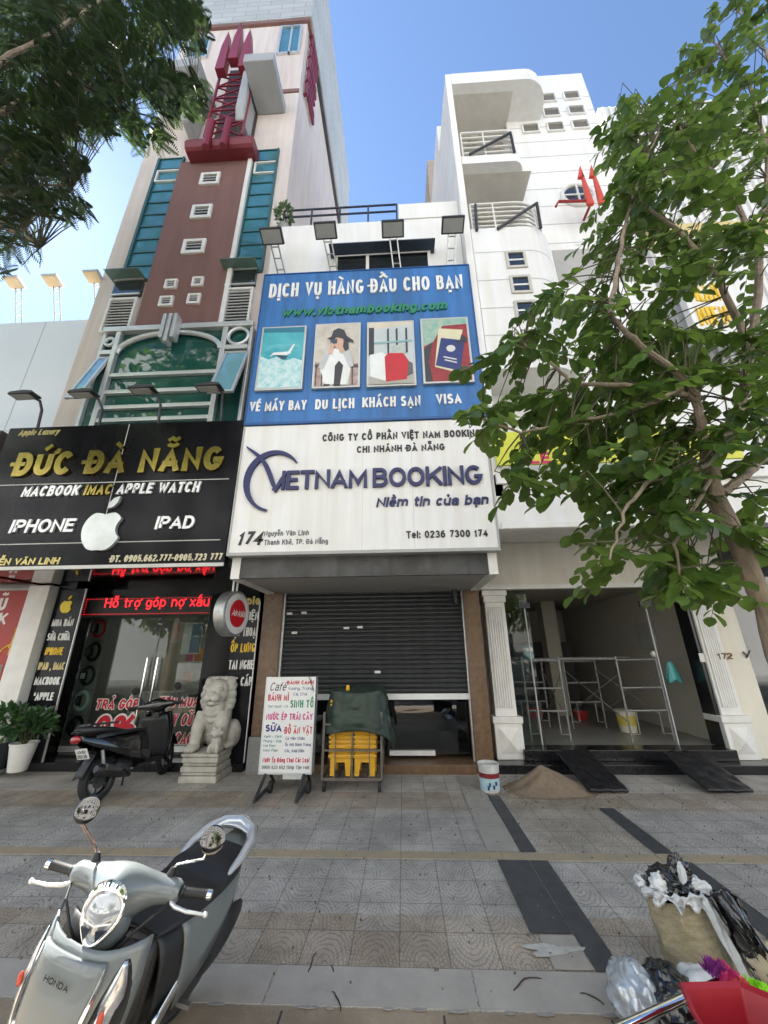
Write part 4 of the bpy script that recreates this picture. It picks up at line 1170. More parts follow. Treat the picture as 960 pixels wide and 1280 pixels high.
ptext('DU LỊCH', (394, 512.5), (443, 511), 12.5, SB, weight=.25, depth=.02, m=w_let, parent=bs, gap=.1)
ptext('KHÁCH SẠN', (453, 510), (526, 508), 12.5, SB, weight=.25, depth=.02, m=w_let, parent=bs, gap=.1)
ptext('VISA', (545.5, 506), (577, 505), 12.5, SB, weight=.25, depth=.02, m=w_let, parent=bs, gap=.1)
def pic(bl, tr):
    a, c = at(*bl, SB-.07), at(*tr, SB-.07)
    dx = abs(c.x-a.x); x0 = a.x; x1 = c.x; z0, z1 = a.z, c.z
    g = root('framed_picture', None, 'picture', ((x0+x1)/2, SB, z0))
    MB().box(x0, x1, SB-.06, SB-.001, z0, z1).build('frame', mat('silver_picture_frame', (.50, .50, .47), .35, metal=.5), g, bevel=.006)
    q = .035
    return g, x0+q, x1-q, z0+q, z1-q, SB-.062
FG = 'framed travel pictures on the blue billboard'
class Flat:
    """a printed picture: flat shapes laid one over another in thin layers, in 0..1 coordinates"""
    def __init__(s, g, x0, x1, z0, z1, y): s.g, s.b, s.y, s.n = g, (x0, x1, z0, z1), y, 0
    def P(s, p, d): x0, x1, z0, z1 = s.b; u = min(max(p[0], 0), 1); v = min(max(p[1], 0), 1); return (x0+(x1-x0)*u, s.y-d, z0+(z1-z0)*v)
    def shape(s, pts, m, name):
        s.n += 1
        b = MB(); b.poly([s.P(p, .0012*s.n) for p in pts]); return b.build(name, m, s.g)
    def disc(s, c, r, m, name, rr=None, n=20): return s.shape([(c[0]+r*math.cos(2*PI*k/n), c[1]+(rr or r)*math.sin(2*PI*k/n)) for k in range(n)], m, name)
full = [(0, 0), (1, 0), (1, 1), (0, 1)]
g, *bx = pic((317.5, 487.6), (383.5, 406)); tag(g, 'framed picture of an airliner above turquoise clouds', 'picture', FG); f = Flat(g, *bx)
f.shape(full, mat('print_turquoise_sky', (.03, .32, .40), .4, var=.5, scale=2.5, col2=(.10, .46, .52)), 'print')
f.shape([(0, 0), (1, 0), (1, .42), (.8, .47), (.6, .43), (.4, .50), (.2, .46), (0, .52)], mat('print_clouds', (.72, .80, .78), .4, scale=9, col2=(.18, .50, .55)), 'clouds')
f.shape([(0, .93), (1, .9), (1, 1), (0, 1)], mat('print_deep_teal', (.02, .17, .25), .4), 'sky_top')
pw = mat('print_white', (.75, .77, .76), .4)
pd = mat('print_dark_blue', (.03, .06, .10), .4)
f.shape([(.08, .60), (.3, .66), (.5, .62), (.7, .68), (.95, .63), (.9, .70), (.5, .72), (.15, .70)], mat('print_haze', (.16, .50, .56), .4, scale=8, col2=(.06, .38, .46)), 'haze')
f.shape([(.22, .50), (.30, .53), (.62, .52), (.72, .55), (.70, .58), (.30, .57)], pw, 'fuselage')
f.shape([(.64, .56), (.72, .57), (.80, .70), (.76, .70)], pw, 'tail')
f.shape([(.36, .53), (.66, .50), (.60, .45), (.52, .45)], pd, 'wing')
g, *bx = pic((389, 485), (451, 402)); tag(g, 'framed picture of a woman in a dark hat photographing', 'picture', FG); f = Flat(g, *bx)
f.shape(full, mat('print_pale_street', (.62, .58, .50), .4, scale=5, col2=(.42, .38, .32)), 'print')
f.shape([(0, 0), (1, 0), (1, .34), (0, .38)], mat('print_brown_rail', (.25, .13, .12), .4, scale=12, col2=(.5, .42, .36)), 'railing')
skin = mat('print_skin', (.62, .38, .27), .4); hair = mat('print_dark_hat', (.03, .03, .035), .4)
f.shape([(.22, 0), (.78, 0), (.84, .28), (.80, .50), (.62, .58), (.38, .58), (.20, .48), (.10, .30)], pw, 'blouse')
f.shape([(.44, .0), (.60, .0), (.64, .30), (.55, .36), (.46, .30)], hair, 'top')
f.shape([(.22, 0), (.36, 0), (.40, .12), (.25, .14)], hair, 'skirt')
for k in range(7): f.shape([(.02+.14*k, .0), (.05+.14*k, .0), (.05+.14*k, .30), (.02+.14*k, .30)], mat('print_rail_bar', (.10, .06, .06), .4), 'rail_bar')
f.shape([(0, .30), (1, .27), (1, .31), (0, .34)], MATS['print_rail_bar'], 'rail_top')
f.shape([(.25, .02), (.75, .0), (.84, .28), (.80, .50), (.62, .58), (.38, .58), (.20, .48), (.12, .30)], pw, 'blouse_front')
f.shape([(.46, .0), (.60, .0), (.66, .30), (.56, .38), (.47, .30)], hair, 'top_front')
ps = mat('print_shadow_white', (.50, .51, .52), .4)
f.shape([(.08, .28), (.20, .24), (.36, .50), (.44, .62), (.34, .66), (.22, .52)], ps, 'sleeve'); f.shape([(.90, .28), (.80, .26), (.66, .48), (.56, .62), (.66, .64), (.80, .52)], ps, 'sleeve')
f.disc((.54, .68), .11, skin, 'face', .11)
f.shape([(.66, .74), (.76, .70), (.78, .56), (.70, .52), (.64, .60)], hair, 'hair')
f.shape([(.24, .74), (.36, .78), (.40, .88), (.52, .92), (.66, .88), (.72, .78), (.88, .70), (.90, .66), (.70, .72), (.50, .76), (.34, .74)], hair, 'hat')
f.shape([(.34, .66), (.50, .66), (.50, .73), (.34, .73)], pd, 'camera')
f.shape([(.30, .50), (.40, .48), (.44, .64), (.36, .68)], skin, 'hand'); f.shape([(.58, .50), (.68, .52), (.60, .68), (.52, .64)], skin, 'hand')
g, *bx = pic((458, 483), (517, 399.5)); tag(g, 'framed picture of a hotel bed with a red runner', 'picture', FG); f = Flat(g, *bx)
f.shape(full, mat('print_pale_room', (.55, .60, .60), .4, scale=2, col2=(.42, .47, .48)), 'print')
f.shape([(0, .88), (1, .95), (1, 1), (0, 1)], mat('print_ceiling', (.62, .55, .44), .4), 'ceiling')
f.shape([(.0, .45), (.12, .45), (.12, .92), (0, .92)], hair, 'curtain')
for x in (.42, .62, .84): f.shape([(x, .48), (x+.045, .48), (x+.045, .90), (x, .88)], hair, 'mullion')
f.shape([(.50, .47), (.83, .47), (.83, .62), (.50, .60)], mat('print_town', (.34, .38, .36), .4, scale=20, col2=(.5, .54, .52)), 'town')
f.shape([(.12, .64), (1, .66), (1, .69), (.12, .67)], mat('print_sea', (.25, .42, .46), .4), 'horizon')
f.shape([(0, 0), (1, 0), (1, .18), (0, .12)], mat('print_carpet', (.40, .38, .34), .4), 'carpet')
f.shape([(.04, .12), (.40, .04), (.44, .42), (.30, .50), (.02, .46)], pw, 'bed_sheet')
f.shape([(.38, .03), (.84, .06), (.90, .34), (.78, .47), (.44, .48), (.36, .42)], mat('print_red_runner', (.50, .012, .02), .4), 'red_runner')
f.shape([(.85, .10), (.98, .14), (.98, .30), (.89, .34)], mat('print_stool', (.10, .09, .09), .4), 'stool')
g, *bx = pic((529.5, 479), (584.5, 395)); tag(g, 'framed picture of a navy passport on a red bag', 'picture', FG); f = Flat(g, *bx)
f.shape(full, mat('print_red_bag', (.36, .025, .03), .4, scale=4, col2=(.20, .015, .02)), 'print')
f.shape([(0, .55), (.22, .62), (.45, .88), (1, .90), (1, 1), (0, 1)], mat('print_map', (.10, .35, .33), .4, scale=6, col2=(.42, .48, .35)), 'map')
f.shape([(0, .0), (.16, .0), (.10, .3), (.2, .62), (.0, .5)], hair, 'bag_strap')
f.shape([(.22, .22), (.68, .12), (.90, .80), (.36, .84)], mat('print_cream_paper', (.66, .62, .42), .4), 'paper')
f.shape([(.24, .24), (.76, .14), (.92, .62), (.40, .68)], mat('print_navy', (.015, .03, .16), .4), 'passport')
f.disc((.60, .50), .10, mat('print_emblem', (.62, .62, .58), .4), 'emblem', .055, 14)
for k in (0, 1): f.shape([(.42+.02*k, .36-.05*k), (.70+.0*k, .31-.05*k), (.705, .33-.05*k), (.425+.02*k, .38-.05*k)], MATS['print_emblem'], 'title_line')
f.shape([(.70, .62), (.80, .60), (.86, .72), (.98, .66), (.96, .58), (.84, .62), (.80, .54)], hair, 'sunglasses')

# white sign
wa, wb, wz0, wz1 = -2.49, 1.385, 3.14, 5.25
ws = root('shop_sign', 'large white travel agency sign with navy lettering under the blue billboard', 'sign', (-.5, SG, 3.14))
MB().box(wa, wb, SG, SG+.16, wz0, wz1).build('panel', white_s, ws, bevel=.006)
eb = MB(); eb.box(wa-.006, wb+.006, SG-.015, SG+.165, wz0-.045, wz0-.001); eb.box(wa-.006, wa+.02, SG-.013, SG-.001, wz0, wz1); eb.box(wb-.02, wb+.006, SG-.013, SG-.001, wz0, wz1)
eb.build('edge_trim', mat('grey_sign_trim', (.38, .38, .37), .5), ws)
for x in (-.55, .2): MB().box(x, x+.006, SG-.002, SG-.0005, wz0+.01, wz1-.01).build('joint_line', mat('pale_joint', (.55, .55, .53), .6), ws)
ptext('CÔNG TY CỔ PHẦN VIỆT NAM BOOKING', (403, 551), (601, 546.5), 8.5, SG, weight=.2, depth=.012, m=ink, parent=ws)
ptext('CHI NHÁNH ĐÀ NẴNG', (446, 566), (556, 563), 8, SG, weight=.2, depth=.012, m=ink, parent=ws)
a, b_ = at(352, 613, SG), at(604, 610, SG)
zt = at(352, 590, SG).z
x0 = at(352, 613, SG).x; xm = at(459, 611, SG).x; xn = at(466, 611, SG).x
hb = zt-a.z
text('IETNAM', (x0, SG, a.z), hb, width=xm-x0, weight=.17, depth=.045, m=navy, parent=ws, gap=.06)
text('BOOKING', (xn, SG, a.z), hb, width=b_.x-xn, weight=.17, depth=.045, m=navy, parent=ws, gap=.06)
lg = MB()
c = at(343, 602, SG); rx = at(377, 602, SG).x-c.x; rz = at(343, 567, SG).z-c.z
def taper(pts, w):
    n = len(pts); vs = []
    for i, p in enumerate(pts):
        d = (pts[min(i+1, n-1)]-pts[max(i-1, 0)]).normalized(); nn = Vector((-d.z, 0, d.x))
        vs.append(p+nn*w[i]); vs.append(p-nn*w[i])
    k = len(vs)
    vs2 = [v+Vector((0, .05, 0)) for v in vs]
    fs = [(2*i, 2*i+1, 2*i+3, 2*i+2) for i in range(n-1)]+[(2*i, 2*i+2, k+2*i+2, k+2*i) for i in range(n-1)]+[(2*i+3, 2*i+1, k+2*i+1, k+2*i+3) for i in range(n-1)]
    lg.add([tuple(v) for v in vs+vs2], fs)
an = lin(38, 262, 26)
taper([Vector((c.x+rx*math.cos(R(x)), SG-.048, c.z+rz*math.sin(R(x)))) for x in an], [.012+.035*math.sin(PI*i/25) for i in range(26)])
sp = [at(*p, SG-.049) for p in ((308, 558), (316, 564), (325, 571), (332, 581), (337, 593), (341, 605), (345, 614))]
taper(sp, [.008, .02, .03, .035, .035, .03, .02])
sp = [at(*p, SG-.0485) for p in ((341, 613), (347, 607), (352, 598), (358, 590))]
taper(sp, [.03, .028, .025, .02])
lg.build('logo', navy, ws)
ptext('Niềm tin của bạn', (470, 634), (610, 631), 12, SG, weight=.2, depth=.02, shear=.2, m=navy, parent=ws, gap=.09)
ptext('174', (296, 682), (327, 681), 17, SG, weight=.2, depth=.012, shear=.22, m=ink, parent=ws)
ptext('Nguyễn Văn Linh', (330, 670), (386, 669.5), 6.5, SG, weight=.17, depth=.006, m=grey_ink, parent=ws)
ptext('Thanh Khê, TP. Đà Nẵng', (330, 681), (410, 680), 6.5, SG, weight=.17, depth=.006, m=grey_ink, parent=ws)
ptext('Tel: 0236 7300 174', (508, 673.5), (610, 670.5), 9, SG, weight=.18, depth=.012, m=ink, parent=ws)

# black sign of the phone shop
sign_black = mat('black_sign_acrylic', (.008, .008, .011), .16, var=.3, scale=1.5, spec=.16, streak=.3)
ka, kb, kz0, kz1 = -6.52, -2.52, 2.97, 5.38
ks = root('shop_sign', 'wide glossy black phone shop sign with gold and silver lettering', 'sign', (-4.5, SG, 2.97))
MB().box(ka, kb, SG, SG+.15, kz0, kz1).build('panel', sign_black, ks, bevel=.006)
eb = MB(); zz = at(150, 603, SG).z; zy = at(150, 678, SG).z
thin = mat('thin_white_line', (.55, .55, .52), .4)
eb.box(ka, kb-.1, SG-.006, SG-.001, zz, zz+.012); eb.box(ka, kb-.1, SG-.006, SG-.001, zy, zy+.012); eb.box(-5.9+1.45, -5.9+1.46, SG-.005, SG-.001, zy+.02, kz1); eb.box(ka, kb+.004, SG-.02, SG-.001, kz0-.02, kz0+.03)
eb.build('panel_joint', thin, ks)
ptext('ĐỨC ĐÀ NẴNG', (16, 597), (278, 588.5), 29, SG, weight=.25, depth=.04, m=gold, parent=ks, gap=.1)
ptext('Apple Luxury', (23, 545), (73, 543), 7, SG, weight=.17, depth=.01, shear=.2, m=mat('dull_gold', (.42, .36, .14), .4), parent=ks)
t1, t2 = at(27.5, 622, SG), at(249, 616, SG); hh = at(27.5, 609, SG).z-t1.z; ww = t2.x-t1.x
text('MACBOOK', (t1.x, SG, t1.z), hh, width=ww*.325, weight=.22, depth=.03, shear=.12, m=silver_l, parent=ks)
text('IMAC', (t1.x+ww*.355, SG, t1.z), hh, width=ww*.155, weight=.22, depth=.03, shear=.12, m=gold, parent=ks)
text('APPLE WATCH', (t1.x+ww*.54, SG, t1.z), hh, width=ww*.46, weight=.22, depth=.03, shear=.12, m=silver_l, parent=ks)
ptext('IPHONE', (12, 667.5), (92, 665), 16.5, SG, weight=.2, depth=.03, shear=.1, m=silver_l, parent=ks, gap=.09)
ptext('IPAD', (194, 662.5), (242, 661), 16, SG, weight=.2, depth=.03, shear=.1, m=silver_l, parent=ks, gap=.09)
def apple(cx, cz, s, Y, m, parent, d=.05, name='logo'):
    pts = []
    for k in range(40):
        a = 2*PI*k/40
        x = math.cos(a)*(.42+.03*math.sin(a)); z = math.sin(a)*.45
        if 60 < math.degrees(a) < 120: z -= .10*(1-abs(math.degrees(a)-90)/30)
        if 240 < math.degrees(a) < 300: z += .05*(1-abs(math.degrees(a)-270)/30)
        bd = math.hypot(x-.52, z-.06)
        if bd < .24: x = .52-math.sqrt(max(.24**2-(z-.06)**2, 0))
        pts.append((cx+x*s, Y-d, cz+(z-.08)*s))
    b = MB(); b.prism(pts, (0, d, 0))
    lf = [(.0, .42), (.02, .56), (.10, .66), (.22, .70), (.20, .56), (.12, .46)]
    b.prism([(cx+x*s, Y-d, cz+(z-.02)*s) for x, z in lf], (0, d, 0))
    return b.build(name, m, parent)
c = at(131, 660, SG); apple(c.x, c.z, (at(156, 660, SG).x-at(107, 660, SG).x)/.84, SG, mat('silver_logo', (.60, .63, .62), .22, metal=.5, var=.2), ks)
ptext('ĐT. 0905.662.777-0905.723 777', (137, 703), (277, 700), 8.5, SG, weight=.2, depth=.01, shear=.1, m=mat('cream_letter', (.62, .56, .38), .4), parent=ks)
ptext('NGUYỄN VĂN LINH', (-36, 707.5), (73, 705.5), 8.5, SG, weight=.2, depth=.01, shear=.12, m=mat('pale_yellow_letter', (.75, .62, .22), .4), parent=ks)

# LED sign above the doors
LY = 7.10
led = root('led_sign', 'black LED display with glowing red words above the phone shop door', 'sign', (-4.6, LY, 2.6))
l0, l1 = at(103, 766, LY), at(279, 745, LY)
zb_, zt_ = at(190, 769, LY).z, at(190, 746, LY).z
MB().box(l0.x, l1.x, LY, LY+.07, zb_, zt_).build('housing', black_matt, led, bevel=.005)
red_em = mat('red_led', (.3, .0, .0), .5, var=0, emit=(1, .015, .025), estr=.40)
sb = MB()
n = 60
for k in range(n):
    x = l0.x+.04+(l1.x-l0.x-.08)*k/(n-1)
    for z in (zb_+.03, zt_-.03): sb.box(x-.006, x+.006, LY-.006, LY-.001, z-.004, z+.004)
for k in range(7):
    z = zb_+.03+(zt_-zb_-.06)*k/6
    for x in (l0.x+.03, l1.x-.03): sb.box(x-.005, x+.005, LY-.007, LY-.001, z-.005, z+.005)
sb.build('border_light', red_em, led)
ptext('Hỗ trợ góp nợ xấu', (130, 760), (261, 757.5), 12, LY, weight=.13, depth=.004, m=red_em, parent=led, gap=.2)

# upright word boards either side of the door
VY = 6.93
def vboard(name, label, px, lines, z_top, apple_at=None):
    x0, x1 = px
    v = root(name, label, 'sign', ((x0+x1)/2, VY, ST))
    MB().box(x0, x1, VY-.03, VY+.0, ST+.02, z_top).build('panel', sign_black, v, bevel=.004)
    MB().box(x1+.001 if name == 'word_board' else x0-.014, x1+.013 if name == 'word_board' else x0-.001, VY-.035, VY, ST+.02, z_top).build('edge_strip', alu, v)
    for s, l, r_, h, m_ in lines: ptext(s, l, r_, h, VY-.03, weight=.22, depth=.012, m=m_, parent=v, gap=.1)
    return v
vb1 = vboard('word_board', 'tall black word board with yellow apple emblem left of the phone shop door', (at(52, 930, VY).x-.42, at(55, 930, VY).x+.06), [
    ('MUA BÁN', (64.5, 783), (91, 782.5), 9, w_let), ('SỬA CHỮA', (58.5, 801), (87, 800), 9, w_let), ('IPHONE', (56, 819), (78, 818.5), 9.5, yel_l), ('IPAD , IMAC', (47, 838), (80, 836.5), 9.5, mat('cream_yellow_letter', (.75, .62, .30), .4)),
    ('MACBOOK', (42.5, 856.5), (74, 855.5), 10, w_let), ('"APPLE', (41, 876), (66, 875), 10, w_let), ('WATCH"', (36, 895), (64, 894), 10, w_let)], 2.95)
c = at(84, 757, VY-.03); apple(c.x, c.z, .27, VY-.03, mat('yellow_logo', (.80, .62, .01), .4), vb1, .02)
vb2 = vboard('word_board', 'tall black word board behind the round red sign right of the door', (-3.02, -2.58), [
    ('Apple', (292, 757), (325, 755), 10.5, mat('gold_letter', (.58, .46, .12), .4)), ('PHỤ KIỆN', (288, 776), (323, 774.5), 10.5, w_let), ('ĐIỆN THOẠI', (287, 796), (321.5, 794.5), 11, w_let), ('ỐP LƯNG', (288, 816), (318.5, 814.5), 11, yel_l), ('TAI NGHE', (285.5, 837.5), (316.5, 835.5), 11.5, w_let), ('SẠC CÁP', (283, 858.5), (314.5, 856.5), 11.5, w_let)], 2.66)

# words stuck on the glass doors
dy = DY-.004
dec = root('window_lettering', 'red sticker words with white outlines on the phone shop door glass', 'sticker', (-4.4, dy, .4))
def outl(s, l, r_, h, sh=.12):
    ptext(s, l, r_, h, dy, weight=.24, depth=.002, shear=sh, m=mat('white_sticker', (.72, .70, .68), .5), parent=dec, grow=.085, gap=.14)
    ptext(s, l, r_, h, dy-.004, weight=.24, depth=.002, shear=sh, m=red_ink, parent=dec, gap=.14)
outl('TRẢ GÓP', (118.5, 887), (171, 886), 12.5)
outl('0%', (114, 924), (165, 922), 29)
outl('THU MUA', (198, 884), (247.5, 883), 12.5)
outl('MÁY CŨ', (198, 907), (239, 906), 14)
outl('CAO', (217, 931), (239, 930), 15)
# watches poster strip inside the door, phones on the right
pz0, pz1 = at(75, 925, DY+.1).z, at(120, 772, DY+.1).z
px0_, px1_ = at(73, 925, DY+.1).x+.02, at(73, 925, DY+.1).x+.47
wp = root('poster', 'tall grey strip poster of five smart watches inside the left shop door', 'poster', ((px0_+px1_)/2, DY+.1, ST))
MB().box(px0_, px1_, DY+.1, DY+.11, pz0, pz1).build('sheet', mat('grey_poster', (.20, .20, .195), .5, var=.1), wp)
wcols = [(.45, .02, .03), (.015, .015, .017), (.03, .03, .03), (.45, .62, .60), (.012, .012, .014)]
for k in range(5):
    zc_ = pz1-(pz1-pz0)*(k+.5)/5; xc = (px0_+px1_)/2; cm_ = mat('watch_print_%s' % 'red black charcoal mint ink'.split()[k], wcols[k], .4)
    wb_ = MB()
    wb_.ring([(xc+.02+.12*math.cos(2*PI*i/20), DY+.094, zc_+.15*math.sin(2*PI*i/20)) for i in range(20)], .03, 6)
    wt = wb_.build('watch_strap', cm_, wp)
    MB().box(xc-.13, xc+.02, DY+.070, DY+.078, zc_-.08, zc_+.08).build('watch_face', mat('watch_face_print', (.02, .02, .02), .3), wt, bevel=.02)
    MB().box(xc-.10, xc-.01, DY+.066, DY+.0695, zc_-.05, zc_+.05).build('screen', mat('watch_screen_print', (.10, .10, .10), .3) if k != 2 else w_let, wt)
    if k: MB().box(px0_, px1_, DY+.096, DY+.099, zc_+.155*1.15, zc_+.155*1.15+.006).build('divider', black_matt, wp)
def poster(l, t_, r_, b_, label, Y, m_):
    x0, x1 = at(l, b_, Y).x, at(r_, b_, Y).x; z0, z1 = at(l, b_, Y).z, at(r_, t_, Y).z
    p_ = root('poster', label, 'poster', ((x0+x1)/2, Y, z0)); MB().box(x0, x1, Y, Y+.008, z0, z1).build('sheet', m_, p_); return p_, x0, x1, z0, z1
p_, x0, x1, z0, z1 = poster(225, 746+32, 249, 746+72, 'pale poster of a black phone with a purple green screen', 8.0, mat('white_poster', (.58, .58, .57), .5))
MB().box(x0+(x1-x0)*.45, x1-.02, 7.985, 7.995, z0+.03, z1-.03).build('phone_print', mat('phone_screen_print', (.05, .02, .25), .3, scale=5, col2=(.01, .16, .10)), p_)
p_, x0, x1, z0, z1 = poster(212, 778, 232, 804, 'small blue and orange abstract poster inside the phone shop', 8.02, mat('blue_orange_print', (.65, .20, .06), .5, scale=2.5, col2=(.06, .35, .50)))
# red advertising board at the far left
ry = 6.8
rb0 = root('poster', 'large red poster with white writing and yellow cloud outlines at left edge', 'poster', (-8, ry, 0))
MB().box(-9.6, wx-.46, ry, ry+.04, .35, at(30, 738, ry).z).build('sheet', mat('red_poster', (.36, .035, .03), .5, var=.1), rb0)
cl = MB()
for cpx, r_ in (((40, 800), .22), ((28, 812), .26), ((12, 822), .22)):
    c = at(*cpx, ry); cl.tube([(min(c.x+r_*math.cos(R(a)), wx-.47), ry-.006, c.z+r_*math.sin(R(a))) for a in range(10, 190, 18)], .012, 5)
cl.build('cloud_outline', yel_l, rb0)
c = at(5, 845, ry); hb = MB(); hb.box(c.x-.5, min(c.x+.42, wx-.5), ry-.006, ry-.001, c.z-.35, c.z+.18); hb.build('printed_house', mat('print_house', (.30, .27, .22), .5, scale=12, col2=(.08, .07, .06)), rb0)
MB().box(-9.5, wx-.48, ry-.012, ry-.007, .4, at(5, 868, ry).z).build('printed_lawn', mat('print_lawn', (.16, .18, .04), .5, scale=6, col2=(.30, .26, .08)), rb0)
ptext('Ũ', (-4, 763), (6, 763), 17, ry, weight=.22, depth=.004, m=w_let, parent=rb0)
ptext('K', (-4, 781), (6, 781), 15, ry, weight=.22, depth=.004, m=w_let, parent=rb0)

# round red lightbox hanging from the canopy
c = at(290, 767, 5.75); ax = Vector((math.cos(R(10)), -math.sin(R(10)), 0))
air = root('round_sign', 'round white lightbox with a red disc hanging beside the black word board', 'sign', (c.x, c.y, c.z))
RR = .33
MB().lathe([(RR-.03, -.09), (RR, -.08), (RR, .08), (RR-.03, .09)], c, ax, 40).build('rim', steel, air, smooth=True)
MB().lathe([(RR-.035, .0), (RR-.035, .004)], c+ax*.092, ax, 40).build('face', mat('white_lightbox_face', (.66, .66, .66), .35), air)
MB().lathe([(RR-.13, .0), (RR-.13, .003)], c+ax*.098, ax, 40).build('red_disc', mat('red_disc', (.50, .012, .02), .35), air)
rv = Vector((ax.y*-1, ax.x, 0)); rv = Vector((math.sin(R(10)), math.cos(R(10)), 0))
text('AirAsia', c+ax*.102-rv*.16-Vector((0, 0, .045)), .10, width=.33, weight=.14, depth=.002, shear=.3, m=w_let, parent=air, Rv=rv, gap=.06)
hb = MB()
for s in (-1, 1): hb.cyl(c+rv*.05*s+Vector((0, 0, RR-.01)), c+rv*.05*s+Vector((0, 0, 3.02-c.z)), .016, n=8)
hb.build('hanging_rod', alu, air, smooth=True)

# yellow banner, dental sign and red frame on the right
by = 5.12
x0 = WX0+.06; z0, z1 = at(617, 585, by).z+.04, at(700, 540, by).z+.02
bn = root('banner', 'lime yellow banner with red and pink lettering above the empty shop', 'banner', (3, by, z0))
MB().box(x0, 5.0, by-.012, by+.03, z0, z1).build('sheet', mat('lime_yellow_vinyl', (.62, .62, .06), .5, var=.1), bn)
pk = mat('pink_red_letter', (.55, .02, .10), .5)
ptext('LE', (663, 580), (689, 579), 14, by-.012, weight=.24, depth=.004, m=pk, parent=bn)
ptext('A', (800, 577), (818, 576), 13, by-.012, weight=.22, depth=.004, m=pk, parent=bn)
ds = root('dental_sign', 'white upright sign with yellow and red lettering seen through the leaves', 'sign', (7, 5.0, 7))
dv = 6.2; q0, q1 = at(868, 405, dv), at(935, 325, dv)
MB().box(q0.x, q1.x, dv, dv+.15, q0.z-.4, q1.z+.8).build('panel', white_s, ds, bevel=.01)
a = at(876, 407, dv); h = .75
e = at(924, 398, dv); wd = e.x-a.x; h = at(876, 385, dv).z-a.z
text('NIENG', (a.x, dv, a.z), h, width=wd, weight=.2, depth=.03, m=yel_l, parent=ds)
text('RANG', (a.x+.1, dv, a.z+h*1.35), h, width=wd*.85, weight=.2, depth=.03, m=yel_l, parent=ds)
text('NHA KHOA', (a.x-.1, dv, a.z+h*3.1), h*.55, width=wd*.95, weight=.2, depth=.02, m=red_ink, parent=ds)
rf = root('projecting_sign', 'orange red figures of a projecting sign beside the round window', 'sign', (5.4, 5.6, 12.6))
orr = mat('orange_red_acrylic', (.60, .07, .03), .4)
a = at(733, 258, 5.6); tz = at(733, 210, 5.6).z
text('11', (a.x-.02, 5.6, a.z), tz-a.z, width=.42, weight=.14, depth=.06, m=orr, parent=rf, gap=.06)
p0, p1, p2 = at(695, 258, 5.6), at(698, 252, 5.6), at(740, 251, 5.6)
bb = MB(); bb.tube([p0, p1, p2], .03, 6); bb.tube([p2, Vector((p2.x, 6.0, p2.z))], .03, 6); bb.build('bracket', mat('red_bracket', (.30, .03, .02), .5), rf)
# red letters fixed to the tower's side, seen edge-on
rl = root('side_letters', 'red channel letters standing upright on the corner of the pink tower', 'sign', (-2.5, 6.6, 18))
zlo, zhi = at(383, 135, 6.6).z, at(383, 35, 6.6).z
n = 7
for k in range(n):
    z = zhi-(zhi-zlo)*(k+1)/n; h = (zhi-zlo)/n*.8
    b = MB(); ch = [[(0, 0), (0, 1), (1, 1)], [(0, .5), (.8, .5)], [(0, 0), (1, 0)]]
    y0 = 6.3; d = .8
    for st in ([(0, 0), (0, 1)], [(0, 1), (1, 1)], [(0, .5), (.8, .5)], [(0, 0), (1, 0)]) if k % 2 else ([(0, 0), (0, 1)], [(0, 1), (1, 1)], [(1, 1), (1, .5)], [(0, .5), (1, .5)]):
        (u0, v0), (u1, v1) = st
        b.bar((TX1+.10, y0+u0*d, z+v0*h), (TX1+.10, y0+u1*d, z+v1*h),   .07, .10)
    b.bar((TX1, y0+.05, z+.1), (TX1+.08, y0+.05, z+.1), .06)
    b.build('channel_letter', red_m, rl)
# ------------------------------------------------------------ floodlights
def floodlight(label, base, head, group, legs=True, Y=5.2, w=.42):
    b0 = Vector(base); h0 = Vector(head)
    g = root('floodlight', label, 'lamp', b0, group)
    pb = MB()
    if legs:
        for s in (-1, 1): pb.bar((b0.x+.07*s, b0.y, b0.z), (h0.x+.07*s, h0.y+.1, h0.z), .022)
        for k in (.25, .55, .85):
            p = b0.lerp(h0+Vector((0, .1, 0)), k); pb.bar((p.x-.07, p.y, p.z), (p.x+.07, p.y, p.z), .016)
        pb.box(b0.x-.16, b0.x+.16, b0.y-.03, b0.y+.06, b0.z-.01, b0.z+.02)
    else:
        m_ = Vector((b0.x-.02, b0.y-.02, b0.z+(h0.z-b0.z)*.7))
        pb.tube([b0, m_, Vector((h0.x+.12, h0.y+.1, h0.z-.05)), h0], .022, 8)
    pb.build('bracket', steel if legs else dark_m, g, smooth=not legs)
    hb = MB()
    ax = ((1, 0, 0), Vector((0, .94, -.34)).normalized(), Vector((0, .34, .94)).normalized())
    if legs:
        hb.obox(h0, ax, (w/2, .14, .035)); hb.obox(h0+Vector((0, .02, .06)), ax, (w/2*.8, .09, .03))
        hd = hb.build('lamp_head', dark_m if legs != 2 else grey_m, g, bevel=.012)
        MB().obox(h0-Vector(ax[2])*.04, ax, (w/2-.03, .11, .004)).build('lens', mat('lamp_lens_glass', (.35, .36, .34), .15, coat=.5) if legs != 2 else mat('warm_lamp_lens', (.55, .42, .25), .2), hd)
    else:
        prof = [(-.30, -.03), (-.26, .02), (.0, .045), (.16, .03), (.20, -.02)]
        hb.prism([(h0.x-.02+x*.9, h0.y-.10, h0.z+z) for x, z in prof], (0, .20, 0)); hd = hb.build('lamp_head', dark_m, g, bevel=.015)
        MB().box(h0.x-.25, h0.x+.08, h0.y-.07, h0.y+.07, h0.z-.038, h0.z-.032).build('lens', mat('lamp_lens_glass', (.35, .36, .34), .15), hd)
    return g
GF = 'floodlights on top of the blue billboard'
ztp = 8.64
